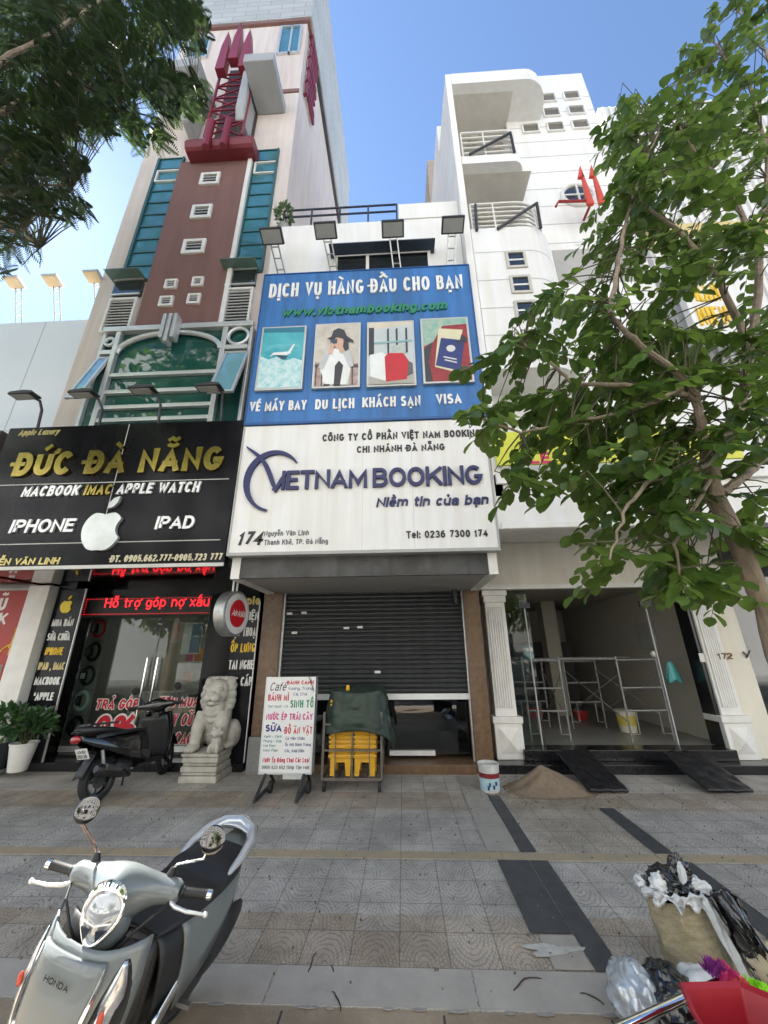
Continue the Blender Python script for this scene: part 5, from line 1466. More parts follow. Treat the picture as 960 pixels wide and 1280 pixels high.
for (bx, hx, hy), lab in zip((((354, 345), (340, 295), 0), ((419, 339), (407, 288), 0), ((497, 334), (491, 286), 0), ((562, 331), (566, 281), 0)),
        ('floodlight at the left corner of the blue billboard, beside the roof plant', 'floodlight left of the slate awning on the blue billboard', 'floodlight in front of the slate awning window', 'floodlight at the right corner of the blue billboard')):
    b0 = at(*bx, SG+.08); b0.z = ztp
    h0 = at(*hx, SG-.35); floodlight(lab, b0, h0, GF)
GR = 'lamps on the roof of the panelled hall'
for bx, hx, lab in (((26, 400), (18, 353), 'roof lamp on the white hall, leftmost of three'), ((74, 400), (66, 351), 'roof lamp on the white hall, middle of three'), ((125, 400), (117, 346), 'roof lamp on the white hall, nearest the pink tower')):
    b0 = at(*bx, 6.12); b0.z = ht; floodlight(lab, b0, at(*hx, 5.95), GR, legs=2, w=.36)
GK = 'street style lamps on the black phone shop sign'
for bx, hx, lab in (((48, 533), (36, 494), 'black lamp arm at the left end of the phone shop sign'), ((125, 529), (110, 492), 'black lamp arm under the left tilted window'), ((199, 525), (184, 487), 'black lamp arm in front of the arched bay'), ((277, 522), (267, 484), 'black lamp arm under the right tilted window')):
    b0 = at(*bx, SG+.07); b0.z = 5.38; floodlight(lab, b0, at(*hx, SG-.15), GK, legs=False)

# ------------------------------------------------------------ scooters
tyre = mat('tyre_rubber', (.018, .018, .018), .8, var=.2, bump=.2)
rubber = mat('black_rubber', (.012, .012, .013), .55, var=.2)
seat_m = mat('black_seat_vinyl', (.014, .014, .016), .42, var=.2, bump=.12, bscale=250)
blk_plastic = mat('black_plastic', (.018, .018, .019), .42, var=.2, bump=.1, bscale=300)
def scooter(label, loc, yaw, lean, turn, paint, trim, sc=1.0, rear_view=False):
    g = root('parked_scooter', label, 'scooter', loc, None, yaw, True)
    g.rotation_euler = (0, lean, yaw); g.scale = (sc, sc, sc)
    def tr(p):
        c = Vector((0, .40, 0)); d = Vector(p)-c
        return c+Vector((d.x*math.cos(turn)-d.y*math.sin(turn), d.x*math.sin(turn)+d.y*math.cos(turn), d.z))
    def trb(mb): mb.v = [tuple(tr(v)) for v in mb.v]; return mb
    # wheels
    def wheel(y, r, w, turned):
        wb = MB(); k = r-.075
        wb.lathe([(k, -w*.75), (k+.03, -w), (r-.02, -w*.8), (r, -w*.25), (r, w*.25), (r-.02, w*.8), (k+.03, w), (k, w*.75)], (0, y, r), (1, 0, 0), 36, caps=False)
        if turned: trb(wb)
        t_ = wb.build('wheel', tyre, g, smooth=True)
        rb = MB(); rb.lathe([(k-.025, -w*.6), (k+.002, -w*.72), (k+.002, w*.72), (k-.025, w*.6)], (0, y, r), (1, 0, 0), 36, caps=False)
        for q in range(5):
            a = 2*PI*q/5; d = Vector((0, math.cos(a), math.sin(a)))
            rb.bar(Vector((0, y, r))+d*.03, Vector((0, y, r))+d*(k-.01), .03, .045, (1, 0, 0))
        rb.cyl((-w, y, r), (w, y, r), .045)
        rb.cyl((-w*.55, y, r), (-w*.5, y, r), .095, n=24)
        if turned: trb(rb)
        rb.build('rim', mat('dark_alloy', (.10, .10, .105), .35, metal=.6), t_, smooth=True)
    wheel(0, .265, .05, True); wheel(1.28, .25, .055, False)
    # front fender
    fb = MB(); fb.grid(lambda u, v: (.075*math.sin((u-.5)*PI)*1.0, -(.30+.012*math.cos((u-.5)*PI))*math.cos(R(20+v*125)), .265+(.30+.03*math.cos((u-.5)*PI))*math.sin(R(20+v*125))), 9, 14)
    trb(fb); fb.build('front_fender', paint, g, smooth=True, solid=.006)
    kb = MB()
    for s in (-1, 1): kb.tube([(s*.075, .0, .265), (s*.06, .10, .50), (s*.03, .2, .62)], .02, 8)
    trb(kb); kb.build('fork', dark_m, g, smooth=True)
    # apron
    def hw(v): return .175+.085*math.sin(min(v, .80)/.80*PI/2)-.015*max(0, v-.80)/.2
    def ay(u, v): return .165+.075*v*v+.13*abs(u)**3.6+.05*(1-v)**2
    def ap(u, v): return (hw(v)*u, ay(u, v), .33+.62*v-.035*max(0, v-.8)/.2*(1-abs(u)**2))
    ab_ = MB(); ab_.grid(lambda u, v: ap(u*2-1, v), 25, 18); ab_.build('front_apron', paint, g, smooth=True, solid=.012)
    def cw(v): return .40+.22*v
    cp = MB(); cp.grid(lambda u, v: (hw(.05+.87*v)*(u*2-1)*cw(v), ay((u*2-1)*cw(v), .05+.87*v)-.016-.006*math.sin(PI*u)**.6, .33+.62*(.05+.87*v)), 17, 14)
    np_ = cp.build('nose_panel', paint, g, smooth=True, solid=.014)
    nb = MB(); nb.box(-.001, .001, 0, .001, 0, .001)
    o_ = Vector((-.062, ay(.2, .80)-.040, .33+.62*.79))
    text('HONDA', o_, .020, width=.125, weight=.2, depth=.002, m=mat('dark_badge', (.03, .03, .035), .3, metal=.6), parent=np_, Uv=Vector((0, .17, 1)), name='badge')
    if not rear_view:
        for s in (-1, 1):
            tb = MB(); tb.tube([(s*hw(.05+.87*v)*cw(v)*1.03, ay(cw(v), .05+.87*v)-.022, .33+.62*(.05+.87*v)) for v in lin(0, .98, 12)], [.004+.009*math.sin(PI*k/11) for k in range(12)], 8)
            tb.build('chrome_strip', chrome, g, smooth=True)
            # long indicator lens let into the apron edge
            def lens(off, wsc):
                def fn(u, v):
                    t_ = v; vv = .30+.62*t_; prof = math.sin(PI*min(1, .05+.93*t_))**.75
                    uu = .83-.06*(1-t_)+ (u-.5)*.26*prof*wsc
                    bul = math.sin(PI*u)*.016*prof*wsc
                    return (s*hw(vv)*uu, ay(uu, vv)-off-bul, .33+.62*vv)
                return fn
            cb2 = MB(); cb2.grid(lens(.006, 1.35), 9, 20); cb2.build('lamp_surround', mat('dark_smoked_plastic', (.02, .02, .022), .15, coat=.6), g, smooth=True, solid=.004)
            lb2 = MB(); lb2.grid(lens(.014, .95), 9, 20); ind = lb2.build('indicator', mat('clear_lamp_plastic', (.62, .64, .66), .10, metal=.55, var=.4, scale=30, coat=1), g, smooth=True, solid=.004)
            p = Vector(lens(.03, .9)(.5, .62)); MB().ell(p, (.013, .008, .026)).build('amber_bulb', mat('amber_red_bulb', (.5, .06, .03), .25), ind, smooth=True)
    # leg shield, floor, tunnel, body
    lb = MB(); lb.grid(lambda u, v: (hw(v)*(u*2-1)*.96, .30+.09*v+.10*abs(u*2-1)**2*.5, .30+.58*v), 13, 10); lb.build('leg_shield', blk_plastic, g, smooth=True, solid=.02)
    MB().box(-.155, .155, .32, .80, .27, .315).build('footboard', blk_plastic, g, bevel=.02)
    def body(u, v):   # v along y .70..1.62, u around half section from right sill over inside to left
        y = .68+.96*v
        w = .180+.042*math.sin(PI*min(v*1.15, 1))-.125*max(0, (v-.50)/.5)**1.8
        zt = .735+.055*v+.03*v*v; zb = .36+.10*v+.30*v**1.7
        a = (u*2-1)
        th = a*PI*.5
        return (w*math.copysign(abs(math.sin(th))**.55, a), y, zb+(zt-zb)*max(0, math.cos(th))**.62)
    bb = MB(); bb.grid(lambda u, v: body(u, .15+.85*v), 21, 20); bb.build('body_panel', paint, g, smooth=True, solid=.01)
    bb = MB(); bb.grid(lambda u, v: (body(u, .20*v)[0]*.95, body(u, .20*v)[1], body(u, .20*v)[2]-.006), 21, 6); bb.build('under_seat_cover', blk_plastic, g, smooth=True, solid=.01)
    bk = MB(); bk.grid(lambda u, v: (( .13-.02*v)*(u*2-1), .67-.02*math.sin(PI*u)+.05*v, .30+.42*v), 9, 6); bk.build('seat_front_cover', blk_plastic, g, smooth=True, solid=.01)
    for s in (-1, 1):
        tb = MB(); tb.grid(lambda u, v: (s*(.205+.012*math.sin(PI*u)-.03*v), .66+.42*v, .40+.16*v+(.10-.05*v)*(u-.5)), 7, 12); tb.build('chrome_side_trim', chrome if not rear_view else paint, g, smooth=True, solid=.008)
    # seat
    def seat(u, v):
        y = .66+.82*v
        w = .135+.070*math.sin(min(1, v*1.7)*PI/2)-.055*max(0, (v-.62)/.38)**2
        zt = .775+.035*(1 if v > .52 else 0)*min(1, (v-.52)/.08 if v > .52 else 0)+.012*v+.02*max(0, v-.6)
        e = math.sin(PI*min(max(v, .02), .98))**.25
        th = (u*2-1)*PI/2
        return (w*math.copysign(abs(math.sin(th))**.7, u-.5)*min(1, .55+e*.5), y, .735+.02*v+(zt-.735)*max(0, math.cos(th))**.45*e)
    sb = MB(); sb.grid(seat, 17, 30); sb.build('seat', seat_m, g, smooth=True)
    # grab rail / tail
    silver = mat('silver_tail_paint', (.55, .57, .60), .25, metal=.5, var=.05, coat=.5) if not rear_view else blk_plastic
    rb = MB()
    path = [(-.178, 1.12, .78), (-.188, 1.28, .825), (-.172, 1.44, .85), (-.115, 1.56, .865), (0, 1.61, .87), (.115, 1.56, .865), (.172, 1.44, .85), (.188, 1.28, .825), (.178, 1.12, .78)]
    rb.tube(path, [.012, .026, .034, .042, .046, .042, .034, .026, .012], 12)
    gr = rb.build('grab_rail', silver, g, smooth=True)
    tb = MB(); tb.grid(lambda u, v: ((.115-.06*v)*(u*2-1), 1.50+.19*v, .862+.022*math.sin(PI*u)-.012*v), 9, 6); tb.build('tail_plate', silver, g, smooth=True, solid=.014)
    MB().ell((0, 1.66, .78), (.08, .04, .05)).build('tail_lamp', mat('red_tail_lamp', (.35, .01, .01), .15, coat=1), g, smooth=True)
    # rear mudguard and plate
    mb_ = MB(); mb_.grid(lambda u, v: (.07*(u*2-1), 1.40+.17*v, .62-.27*v-.03*abs(u*2-1)), 5, 6); mg = mb_.build('rear_mudguard', blk_plastic, g, smooth=True, solid=.012)
    pl = MB(); pax = (Vector((1, 0, 0)), Vector((0, .42, .9)).normalized(), Vector((0, -.9, .42)).normalized())
    pl.obox((0, 1.545, .60), pax, (.095, .07, .003)); pn_ = pl.build('number_plate', w_let, g)
    if rear_view:
        text('43-D1', Vector((.065, 1.552, .605)), .042, width=.13, weight=.17, depth=.001, m=ink, parent=pn_, Rv=(-1, 0, 0), Uv=pax[1])
        text('252.36', Vector((.075, 1.530, .552)), .042, width=.15, weight=.17, depth=.001, m=ink, parent=pn_, Rv=(-1, 0, 0), Uv=pax[1])
    # engine, muffler, air cleaner, shock, stand
    eb = MB(); eb.ell((.10, 1.10, .29), (.07, .26, .09)); eb.ell((0, .95, .33), (.11, .16, .12)); eb.build('engine', mat('dark_engine_metal', (.06, .06, .062), .45, metal=.5), g, smooth=True)
    ab2 = MB(); ab2.grid(lambda u, v: (.19+.035*math.sin(PI*u)*math.sin(PI*v)**.6, 1.02+.42*v, .42+.10*v+.13*math.sin(PI*v)**.7*(u-.5)*2*.75), 11, 14); ab2.build('air_cleaner_cover', blk_plastic, g, smooth=True, solid=.05)
    mf = MB(); mf.tube([(-.15, .95, .22), (-.165, 1.05, .26), (-.17, 1.12, .29), (-.175, 1.45, .40), (-.175, 1.48, .41)], [.025, .045, .062, .066, .04], 14); mf_ = mf.build('muffler', blk_plastic, g, smooth=True)
    hs_ = MB(); hs_.tube([(-.232, 1.16, .33), (-.236, 1.40, .41)], [.035, .04], 10); hs_.build('heat_shield', mat('dark_heat_shield', (.10, .10, .10), .35, metal=.5), mf_, smooth=True)
    for s in (-1, 1):
        sb2 = MB(); sb2.cyl((s*.12, 1.30, .30), (s*.11, 1.36, .60), .022); sb2.build('shock_absorber', steel, g, smooth=True)
        pb = MB(); pb.bar((s*.15, .98, .30), (s*.23, .99, .30), .03, .02); pb.build('footpeg', steel, g)
    st = MB(); st.tube([(.10, .78, .27), (.16, .74, .14), (.215, .70, -.01+.06)], .013, 8); st.build('side_stand', dark_m, g, smooth=True)
    # handlebar: cowl, headlight, grips, levers, mirrors
    def cowl(u, v):
        x = -.26+.52*u; e = math.exp(-(x/.105)**2); e2 = math.exp(-(x/.16)**2)
        cy = .445-.065*e; cz = 1.035-.020*e; ry = .045+.060*e+.012*e2; rz = .045+.060*e+.016*e2
        k = 1 if 0.02 < u < .98 else .75
        a = 2*PI*v
        return (x, cy+ry*k*math.cos(a), cz+rz*k*math.sin(a))
    cb3 = MB(); nu, nv = 31, 22
    cb3.v = [cowl(i/(nu-1), j/nv) for j in range(nv) for i in range(nu)]
    cb3.f = [(j*nu+i, j*nu+i+1, ((j+1) % nv)*nu+i+1, ((j+1) % nv)*nu+i) for j in range(nv) for i in range(nu-1)]
    cb3.f += [tuple(j*nu for j in range(nv)), tuple(j*nu+nu-1 for j in range(nv-1, -1, -1))]; cb3.mi = [0]*len(cb3.f)
    trb(cb3); cw_ = cb3.build('handlebar_cowl', paint, g, smooth=True)
    nb = MB(); nb.cyl((0, .40, .86), (0, .40, 1.0), .06); nb.ell((0, .36, .93), (.10, .09, .09)); trb(nb); nb.build('steering_neck', paint if not rear_view else blk_plastic, g, smooth=True)
    ip = MB(); ip.ell((0, .44, 1.075), (.085, .06, .03)); trb(ip); ip.build('instrument_panel', mat('dark_instrument_glass', (.01, .01, .012), .08, coat=1), g, smooth=True)
    for s in (-1, 1):
        cb4 = MB(); cb4.tube([(s*.25, .43, 1.02), (s*.20, .33, 1.00), (s*.13, .30, .93), (s*.08, .33, .85)], .006, 6); trb(cb4); cb4.build('brake_hose', rubber, g, smooth=True)
    if not rear_view:
        tilt = R(14)
        U = Vector((0, math.sin(tilt), math.cos(tilt))); Nn = Vector((0, -math.cos(tilt), math.sin(tilt))); C0 = Vector((0, .272, 1.018))
        def outline(k, sc_=1.0):
            a = 2*PI*k
            x = .076*math.copysign(abs(math.cos(a))**.85, math.cos(a)); z = .072*math.sin(a) if math.sin(a) > 0 else .098*math.sin(a)
            if z < 0: x *= (1-.45*(-z/.098)**1.5)
            return Vector((x*sc_, 0, 0))+U*(z*sc_)
        ch = MB(); ch.ring([C0+outline(k/44, 1.06)+Nn*.004 for k in range(44)], .009, 10); trb(ch)
        hl = MB(); hl.grid(lambda u, v: C0+outline(u, v*1.0)+Nn*(.028*(1-v*v)+.0), 40, 8, cu=True); trb(hl)
        hd = hl.build('headlight', mat('headlight_lens', (.52, .54, .56), .08, metal=.35, var=.55, scale=22, coat=1, col2=(.34, .36, .38)), g, smooth=True)
        ch.build('chrome_bezel', chrome, hd, smooth=True)
        br = MB(); br.tube([C0+Vector((x, 0, 0))-U*(.038-.02*abs(x)/.08)+Nn*.034 for x in lin(-.066, .066, 9)], .0035, 6); trb(br); br.build('lamp_divider', mat('pale_lamp_bar', (.7, .7, .7), .2, metal=.5), hd, smooth=True)
        for s in (-1, 1):
            rb2 = MB(); rb2.prism([C0+Vector((s*.012, 0, 0))-U*.052+Nn*.022, C0+Vector((s*.055, 0, 0))-U*.046+Nn*.018, C0+Vector((s*.026, 0, 0))-U*.086+Nn*.016], Nn*.012); trb(rb2); rb2.build('position_lamp', mat('dark_reflector', (.10, .12, .16), .1, metal=.8), hd)
        bw = MB(); bw.tube([C0+outline(k/44, 1.10)+Nn*.006+U*.006 for k in range(3, 20)], [.008+.012*math.sin(PI*i/16) for i in range(17)], 8); trb(bw); bw.build('chrome_brow', chrome, hd, smooth=True)
    for s in (-1, 1):
        gb_ = MB(); gb_.lathe([(.024, 0), (.024, .012), (.019, .016), (.0195, .115), (.021, .12)], (s*.265, .45, 1.035), (s, .12, 0), 18); trb(gb_); gp = gb_.build('grip', rubber, g, smooth=True)
        eb_ = MB(); eb_.lathe([(.020, .121), (.021, .128), (.021, .142), (.012, .147)], (s*.265, .45, 1.035), (s, .12, 0), 18); trb(eb_); eb_.build('bar_end', chrome if not rear_view else blk_plastic, gp, smooth=True)
        lv = MB(); lv.tube([(s*.22, .42, 1.015), (s*.27, .385, 1.012), (s*.33, .380, 1.006), (s*.385, .392, 1.0), (s*.41, .398, .997)], [.010, .009, .0075, .0065, .006], 8); lv.ell((s*.415, .40, .996), .012); trb(lv); lv.build('brake_lever', alu if not rear_view else dark_m, g, smooth=True)
        mb2 = MB(); mb2.lathe([(.026, 0), (.018, .03), (.012, .05)], (s*.185, .46, 1.065), (s*.15, .1, 1), 14); trb(mb2); mbase = mb2.build('mirror_base', rubber, g, smooth=True)
        ms = MB(); mc = Vector((-.315, .462, 1.275)) if s < 0 or rear_view else Vector((.335, .50, 1.235)); mc.x = abs(mc.x)*s; e_ = tuple(mc-Vector((s*.01, .012, .03))); pts_ = [(s*.192, .464, 1.11), (s*.205, .464, 1.13), tuple(Vector((s*.205, .464, 1.13)).lerp(Vector(e_)-Vector((0, 0, .025 if s < 0 else .045)), .95)), e_]
        ms.tube(pts_, .0075, 8); trb(ms); ms.build('mirror_stem', mat('chrome_painted_reflection', (.55, .36, .28), .15, metal=.9) if s < 0 and not rear_view else (chrome if not rear_view else blk_plastic), g, smooth=True)  # left stem is chrome; its reddish reflection is painted into the colour
        mr = MB(); an = Vector((s*.12, -1, .38)).normalized()
        mr.lathe([(.001, .009), (.030, .008), (.052, .004), (.060, .0), (.060, -.006), (.052, -.008)], mc, an, 28); mr.ell(mc+an*.022-Vector((0, 0, .01)), .010); trb(mr)
        mr.build('mirror', mat('smoked_chrome', (.13, .125, .12), .10, metal=1, var=0) if not rear_view else blk_plastic, g, smooth=True)
    return g
grey_paint = mat('warm_grey_scooter_paint', (.155, .175, .178), .32, var=.05, scale=6, coat=.45)
black_paint = mat('black_scooter_paint', (.010, .010, .011), .2, var=.05, coat=1.0)
scooter('pale grey scooter with chrome trim parked in the foreground', (-1.41, 1.63, 0), -.12, .20, .24, grey_paint, chrome, .875)
fw, rw = ground(213, 967), ground(132, 998)
dv_ = (rw-fw); yaw2 = math.atan2(-dv_.x, dv_.y)
bsx = scooter('black scooter parked facing the phone shop door, white number plate', (fw.x+.02, fw.y, 0), yaw2, .12, .35, black_paint, black_paint, 1.0, True)
rk = MB()
for x in (-.09, 0, .09): rk.bar((x, 1.15, .90), (x, 1.58, .93), .022)
rk.bar((-.11, 1.56, .93), (.11, 1.56, .93), .025); rk.bar((-.10, 1.3, .90), (-.10, 1.3, .80), .02); rk.bar((.10, 1.3, .90), (.10, 1.3, .80), .02)
rk.build('luggage_rack', dark_m, bsx)

# ------------------------------------------------------------ stone lion on its pedestal
marble = mat('weathered_white_stone', (.56, .54, .49), .8, var=.25, scale=7, bump=.5, bscale=30, col2=(.36, .34, .30))
lc = ground(270, 976); lx, ly = -3.07, 6.78
li = root('stone_lion', 'white carved stone guardian lion seated with a cub beside the shop door', 'statue', (lx, ly, 0))
pb = MB(); w, d = .285, .36
for z0, z1, k in ((0, .09, 1.0), (.094, .13, .94), (.134, .21, .98), (.214, .25, .92), (.254, .33, .97), (.334, .38, 1.02)):
    pb.box(lx-w*k, lx+w*k, ly-d*k, ly+d*k*1.3, z0, z1)
pb.build('pedestal', marble, li, bevel=.018, seg=3)
B = MB(); Z = .38
def E(x, y, z, rx, ry=None, rz=None): B.ell((lx+x*1.18, ly+y, Z+z*1.12), (rx*1.2, (ry or rx)*1.08, (rz or rx)*1.14))
E(0, .20, .22, .23, .27, .24)                         # haunches
E(0, .04, .42, .20, .20, .27)                         # chest and back
E(0, -.07, .50, .15, .12, .17)
for s in (-1, 1):
    B.tube([(lx+s*.16, ly-.06, Z+.50), (lx+s*.195, ly-.15, Z+.30), (lx+s*.195, ly-.19, Z+.08)], [.12, .10, .08], 12)
    E(s*.165, -.24, .045, .085, .13, .055)            # front paws
    for q in (-1, 0, 1): E(s*.165+q*.045, -.335, .035, .027, .04, .034)
    E(s*.23, .14, .17, .11, .20, .18)                 # thighs
    E(s*.24, -.02, .05, .075, .14, .05)               # hind paws
E(0, -.04, .72, .17, .17, .18)                        # head
E(0, -.175, .675, .115, .10, .07)                     # muzzle
E(0, -.15, .585, .095, .09, .035)                     # lower jaw
E(0, -.255, .715, .055, .04, .035)                    # nose
for s in (-1, 1):
    E(s*.055, -.235, .655, .06, .05, .045)            # cheeks
    E(s*.075, -.175, .765, .058, .04, .028)           # brow
    E(s*.07, -.195, .735, .026, .02, .022)            # eyes
    E(s*.155, -.01, .86, .04, .03, .05)               # ears
    E(s*.05, -.10, .84, .05, .05, .04)
for s in (-1, 1):
    for q in range(6):
        a = R(-70+q*32); E(s*(.175+.02*math.sin(q)), .05-.03*math.cos(a), .70+.17*math.sin(a), .062)
    for q in range(5): E(s*(.16-.02*q*.3), .10+.03*q, .80-.10*q, .065)
    for q in range(4): E(s*.12, .17, .60-.11*q, .075)
for q in range(5): E(-.12+.06*q, .06, .885, .05); E(-.12+.06*q, .17, .80, .06)
for q in range(5): E(0, .27+.03*q*.4, .68-.10*q, .07)
E(0, -.13, .42, .05, .04, .06); E(0, -.16, .36, .035)   # bell
for q in range(7): E(-.105+.035*q, -.155-.02*math.cos((q-3)*.4), .47-.03*math.cos((q-3)*.5), .026)
B.tube([(lx+.0, ly+.45, Z+.15), (lx+.05, ly+.50, Z+.32), (lx+.0, ly+.45, Z+.48)], [.05, .07, .03], 10)
B.build('lion_body', marble, li, remesh=.012)
B = MB(); E(.17, -.30, .11, .075, .085, .10); E(.17, -.33, .24, .065, .06, .06); E(.17, -.385, .225, .032, .03, .028)
for s in (-1, 1): E(.17+s*.045, -.33, .295, .022); E(.17+s*.05, -.385, .06, .028, .035, .06); E(.17+s*.06, -.32, .235, .035)
B.build('cub', marble, li, remesh=.009)
mo = MB(); mo.ell((lx, ly-.205, Z+.71), (.085, .065, .018)); mo.build('mouth', mat('dark_stone_hollow', (.10, .09, .08), .9), li, smooth=True)

# ------------------------------------------------------------ menu board
mp0, mp1 = ground(318, 985), ground(384, 985)
mY = 5.95
c_bl, c_br, c_tr = at(323, 967, mY), at(389, 968, mY), at(396, 850, mY)
mx0, mx1 = c_bl.x, c_br.x; mz0, mz1 = at(355, 967, mY).z, at(355, 847, mY).z
mn = root('menu_board', 'white wheeled menu board with red green and magenta drink and snack words', 'sign', ((mx0+mx1)/2, mY, 0))
MB().box(mx0, mx1, mY, mY+.16, mz0, mz1).build('lightbox', mat('white_menu_sheet', (.74, .74, .73), .4, var=.04), mn, bevel=.006)
eb = MB()
for xx in (mx0-.004, mx1-.014): eb.box(xx, xx+.018, mY-.008, mY+.165, mz0-.01, mz1+.01)
eb.box(mx0+.015, mx1-.015, mY-.008, mY-.001, mz0-.008, mz0+.012); eb.box(mx0+.015, mx1-.015, mY-.008, mY-.001, mz1-.012, mz1+.008)
eb.build('frame', alu, mn)
def ml(s, x0, x1, yb, yt, m_, w=.2, sh=0):
    f_ = lambda x, y: ((x-125)/(305-125), (765-y)/(765-450))
    # in the photo's crop, the board runs from x 138..310 at its top to 113..292 at its foot
    tl = 138+(113-138)*(yb-447)/(768-447); tr_ = 308+(292-308)*(yb-447)/(768-447)
    u0, u1 = (x0-tl)/(tr_-tl), (x1-tl)/(tr_-tl); v = (768-yb)/(768-447); h_ = (yb-yt)/(768-447)*(mz1-mz0)
    text(s, (mx0+(mx1-mx0)*u0, mY, mz0+(mz1-mz0)*v), h_, width=(mx1-mx0)*(u1-u0), weight=w, depth=.001, shear=sh, m=m_, parent=mn, gap=.1)
mag = mat('magenta_ink', (.55, .02, .22), .5, var=.05); grn = mat('green_ink', (.01, .22, .10), .5, var=.05); nav = mat('navy_ink', (.015, .02, .16), .5, var=.05); teal_i = mat('teal_ink', (.03, .20, .20), .5, var=.05)
ml('Café', 147, 203, 494, 464, ink, .11, .25); ml('BÁNH CANH', 208, 300, 472, 458, red_ink, .24); ml('Xương, Trứng', 212, 297, 491, 481, nav, .15); ml('Cá, Chả', 230, 277, 511, 501, nav, .15)
ml('BÁNH MÌ', 142, 214, 529, 506, red_ink, .24); ml('Thịt Nguội - Cá', 141, 212, 552, 544, teal_i, .16); ml('SINH TỐ', 219, 300, 553, 527, grn, .2)
ml('NƯỚC ÉP TRÁI CÂY', 136, 296, 595, 573, mag, .22); ml('SỮA', 134, 190, 634, 610, nav, .24); ml('ĐỒ ĂN VẶT', 200, 295, 641, 618, red_ink, .22)
for k, s in enumerate(('Xanh - Xành', 'Phụng - Dừa', 'Mè Đen', 'Kem Plan')): ml(s, 129-.5*k, (192, 190, 170, 178)[k], 654+15*k, 645+15*k, teal_i, .15)
for k, s in enumerate(('Cá Viên Chiên', 'Ốc Hút Bánh Tráng', 'Cóc, Xoài Dầm')): ml(s, 203-k, (270, 290, 268)[k], 661+20*k, 651+20*k, nav, .15)
ml('Nước Ép Đóng Chai Các Loại', 126, 285, 733, 718, red_ink, .2); ml('0905 623 652 (Ship Tận Nơi)', 124, 284, 754, 743, ink, .16)
for s in (mx0+.10, mx1-.10):
    lb = MB(); lb.bar((s-.0, mY-.36, .05), (s, mY+.42, .05), .035); lb.bar((s, mY-.34, .06), (s, mY+.02, mz0), .03); lb.bar((s, mY+.40, .06), (s, mY+.14, mz0), .03)
    lb.build('leg', dark_m, mn)
    wb = MB(); wb.lathe([(.02, -.02), (.07, -.022), (.075, 0), (.07, .022), (.02, .02)], (s+.05, mY+.10, .075), (1, 0, 0), 20); wb.build('wheel', tyre, mn, smooth=True)
wire = MB(); wire.tube([(mx1-.10, mY-.006, mz1+.01), (mx1-.04, mY-.02, mz1-.12), (mx1+.01, mY+.02, mz1-.25)], .006, 6); wire.build('cable', rubber, mn)
MB().box((mx0+mx1)/2-.03, mx1-.12, mY+.02, mY+.1, mz0-.07, mz0-.015).build('ballast', alu, mn)

# ------------------------------------------------------------ cart with stacked yellow stools under a tarpaulin
cY = 6.08; cx0, cx1 = at(403, 960, 6.08).x, at(477, 960, 6.08).x; cd = .52
crt = root('hand_cart', 'small wheeled steel cart beside the menu board', 'cart', ((cx0+cx1)/2, cY, 0))
zb0 = at(440, 974, cY).z; ztop_ = .98
fb = MB()
for y in (cY, cY+cd):
    fb.bar((cx0, y, zb0), (cx1, y, zb0), .035)
    for x in (cx0, cx1): fb.bar((x, y, zb0), (x, y, ztop_), .03)
    for z in (.50, .82): fb.bar((cx0, y, z), (cx1, y, z), .022)
for x in (cx0, cx1):
    for z in (zb0, .5, .82): fb.bar((x, cY, z), (x, cY+cd, z), .024)
for q in lin(cx0+.08, cx1-.08, 6): fb.bar((q, cY+.02, zb0+.005), (q, cY+cd-.02, zb0+.005), .02)
fb.bar(((cx0+cx1)/2, cY, zb0), ((cx0+cx1)/2, cY, .9), .022); fb.bar((cx0+.17, cY, zb0), (cx0+.17, cY, .9), .012); fb.bar((cx1-.17, cY, zb0), (cx1-.17, cY, .9), .012)
fb.build('frame', mat('rusty_grey_steel', (.16, .14, .12), .55, metal=.5, var=.3, scale=20), crt)
for x in (cx0+.03, cx1-.03):
    for y in (cY+.04, cY+cd-.04):
        wb = MB(); wb.lathe([(.02, -.02), (.062, -.02), (.068, 0), (.062, .02), (.02, .02)], (x, y, .068), (1, 0, 0), 18); wb.bar((x, y, .07), (x, y, zb0), .03); wb.build('caster', tyre, crt, smooth=True)
ylw = mat('yellow_plastic', (.68, .36, .008), .38, var=.08)
def make_stool():
    g = root('plastic_stool', 'yellow plastic stool', 'stool', (0, 0, 0), None, 0, True)
    b = MB(); w, h = .160, .27
    b.prism([(x*w*.92, y*w*.92, h-.02) for x, y in ((-1, -1), (1, -1), (1, 1), (-1, 1))], (0, 0, .02)); b.build('seat', ylw, g, bevel=.015)
    s_ = MB()
    for a, c in (((-1, -1), (1, -1)), ((1, -1), (1, 1)), ((1, 1), (-1, 1)), ((-1, 1), (-1, -1))):
        A, C_ = Vector((a[0], a[1], 0)), Vector((c[0], c[1], 0))
        def q(t, z): k = w*(.76+.12*(h-z)/h); p = A.lerp(C_, t)*k; return (p.x, p.y, z)
        s_.poly([q(0, h-.021), q(0, 0), q(.22, 0), q(.26, h-.11), q(.74, h-.11), q(.78, 0), q(1, 0), q(1, h-.021)])
        # rim and rib
        for z in (0.09,):
            pass
    s_.build('legs_and_skirt', ylw, g, solid=.008)
    r_ = MB()
    for z, k in ((h-.022, 1.0), (h-.04, .97)):
        kk = w*k; r_.ring([(-kk, -kk, z), (kk, -kk, z), (kk, kk, z), (-kk, kk, z)], .0125, 6)
    r_.build('rim', ylw, g)
    return g
SGp = 'yellow stools stacked in the hand cart'
st0 = make_stool(); first = True
ords = ('lowest', 'second', 'third', 'fourth', 'fifth', 'sixth', 'seventh', 'eighth', 'ninth', 'tenth', 'eleventh', 'twelfth', 'thirteenth', 'fourteenth')
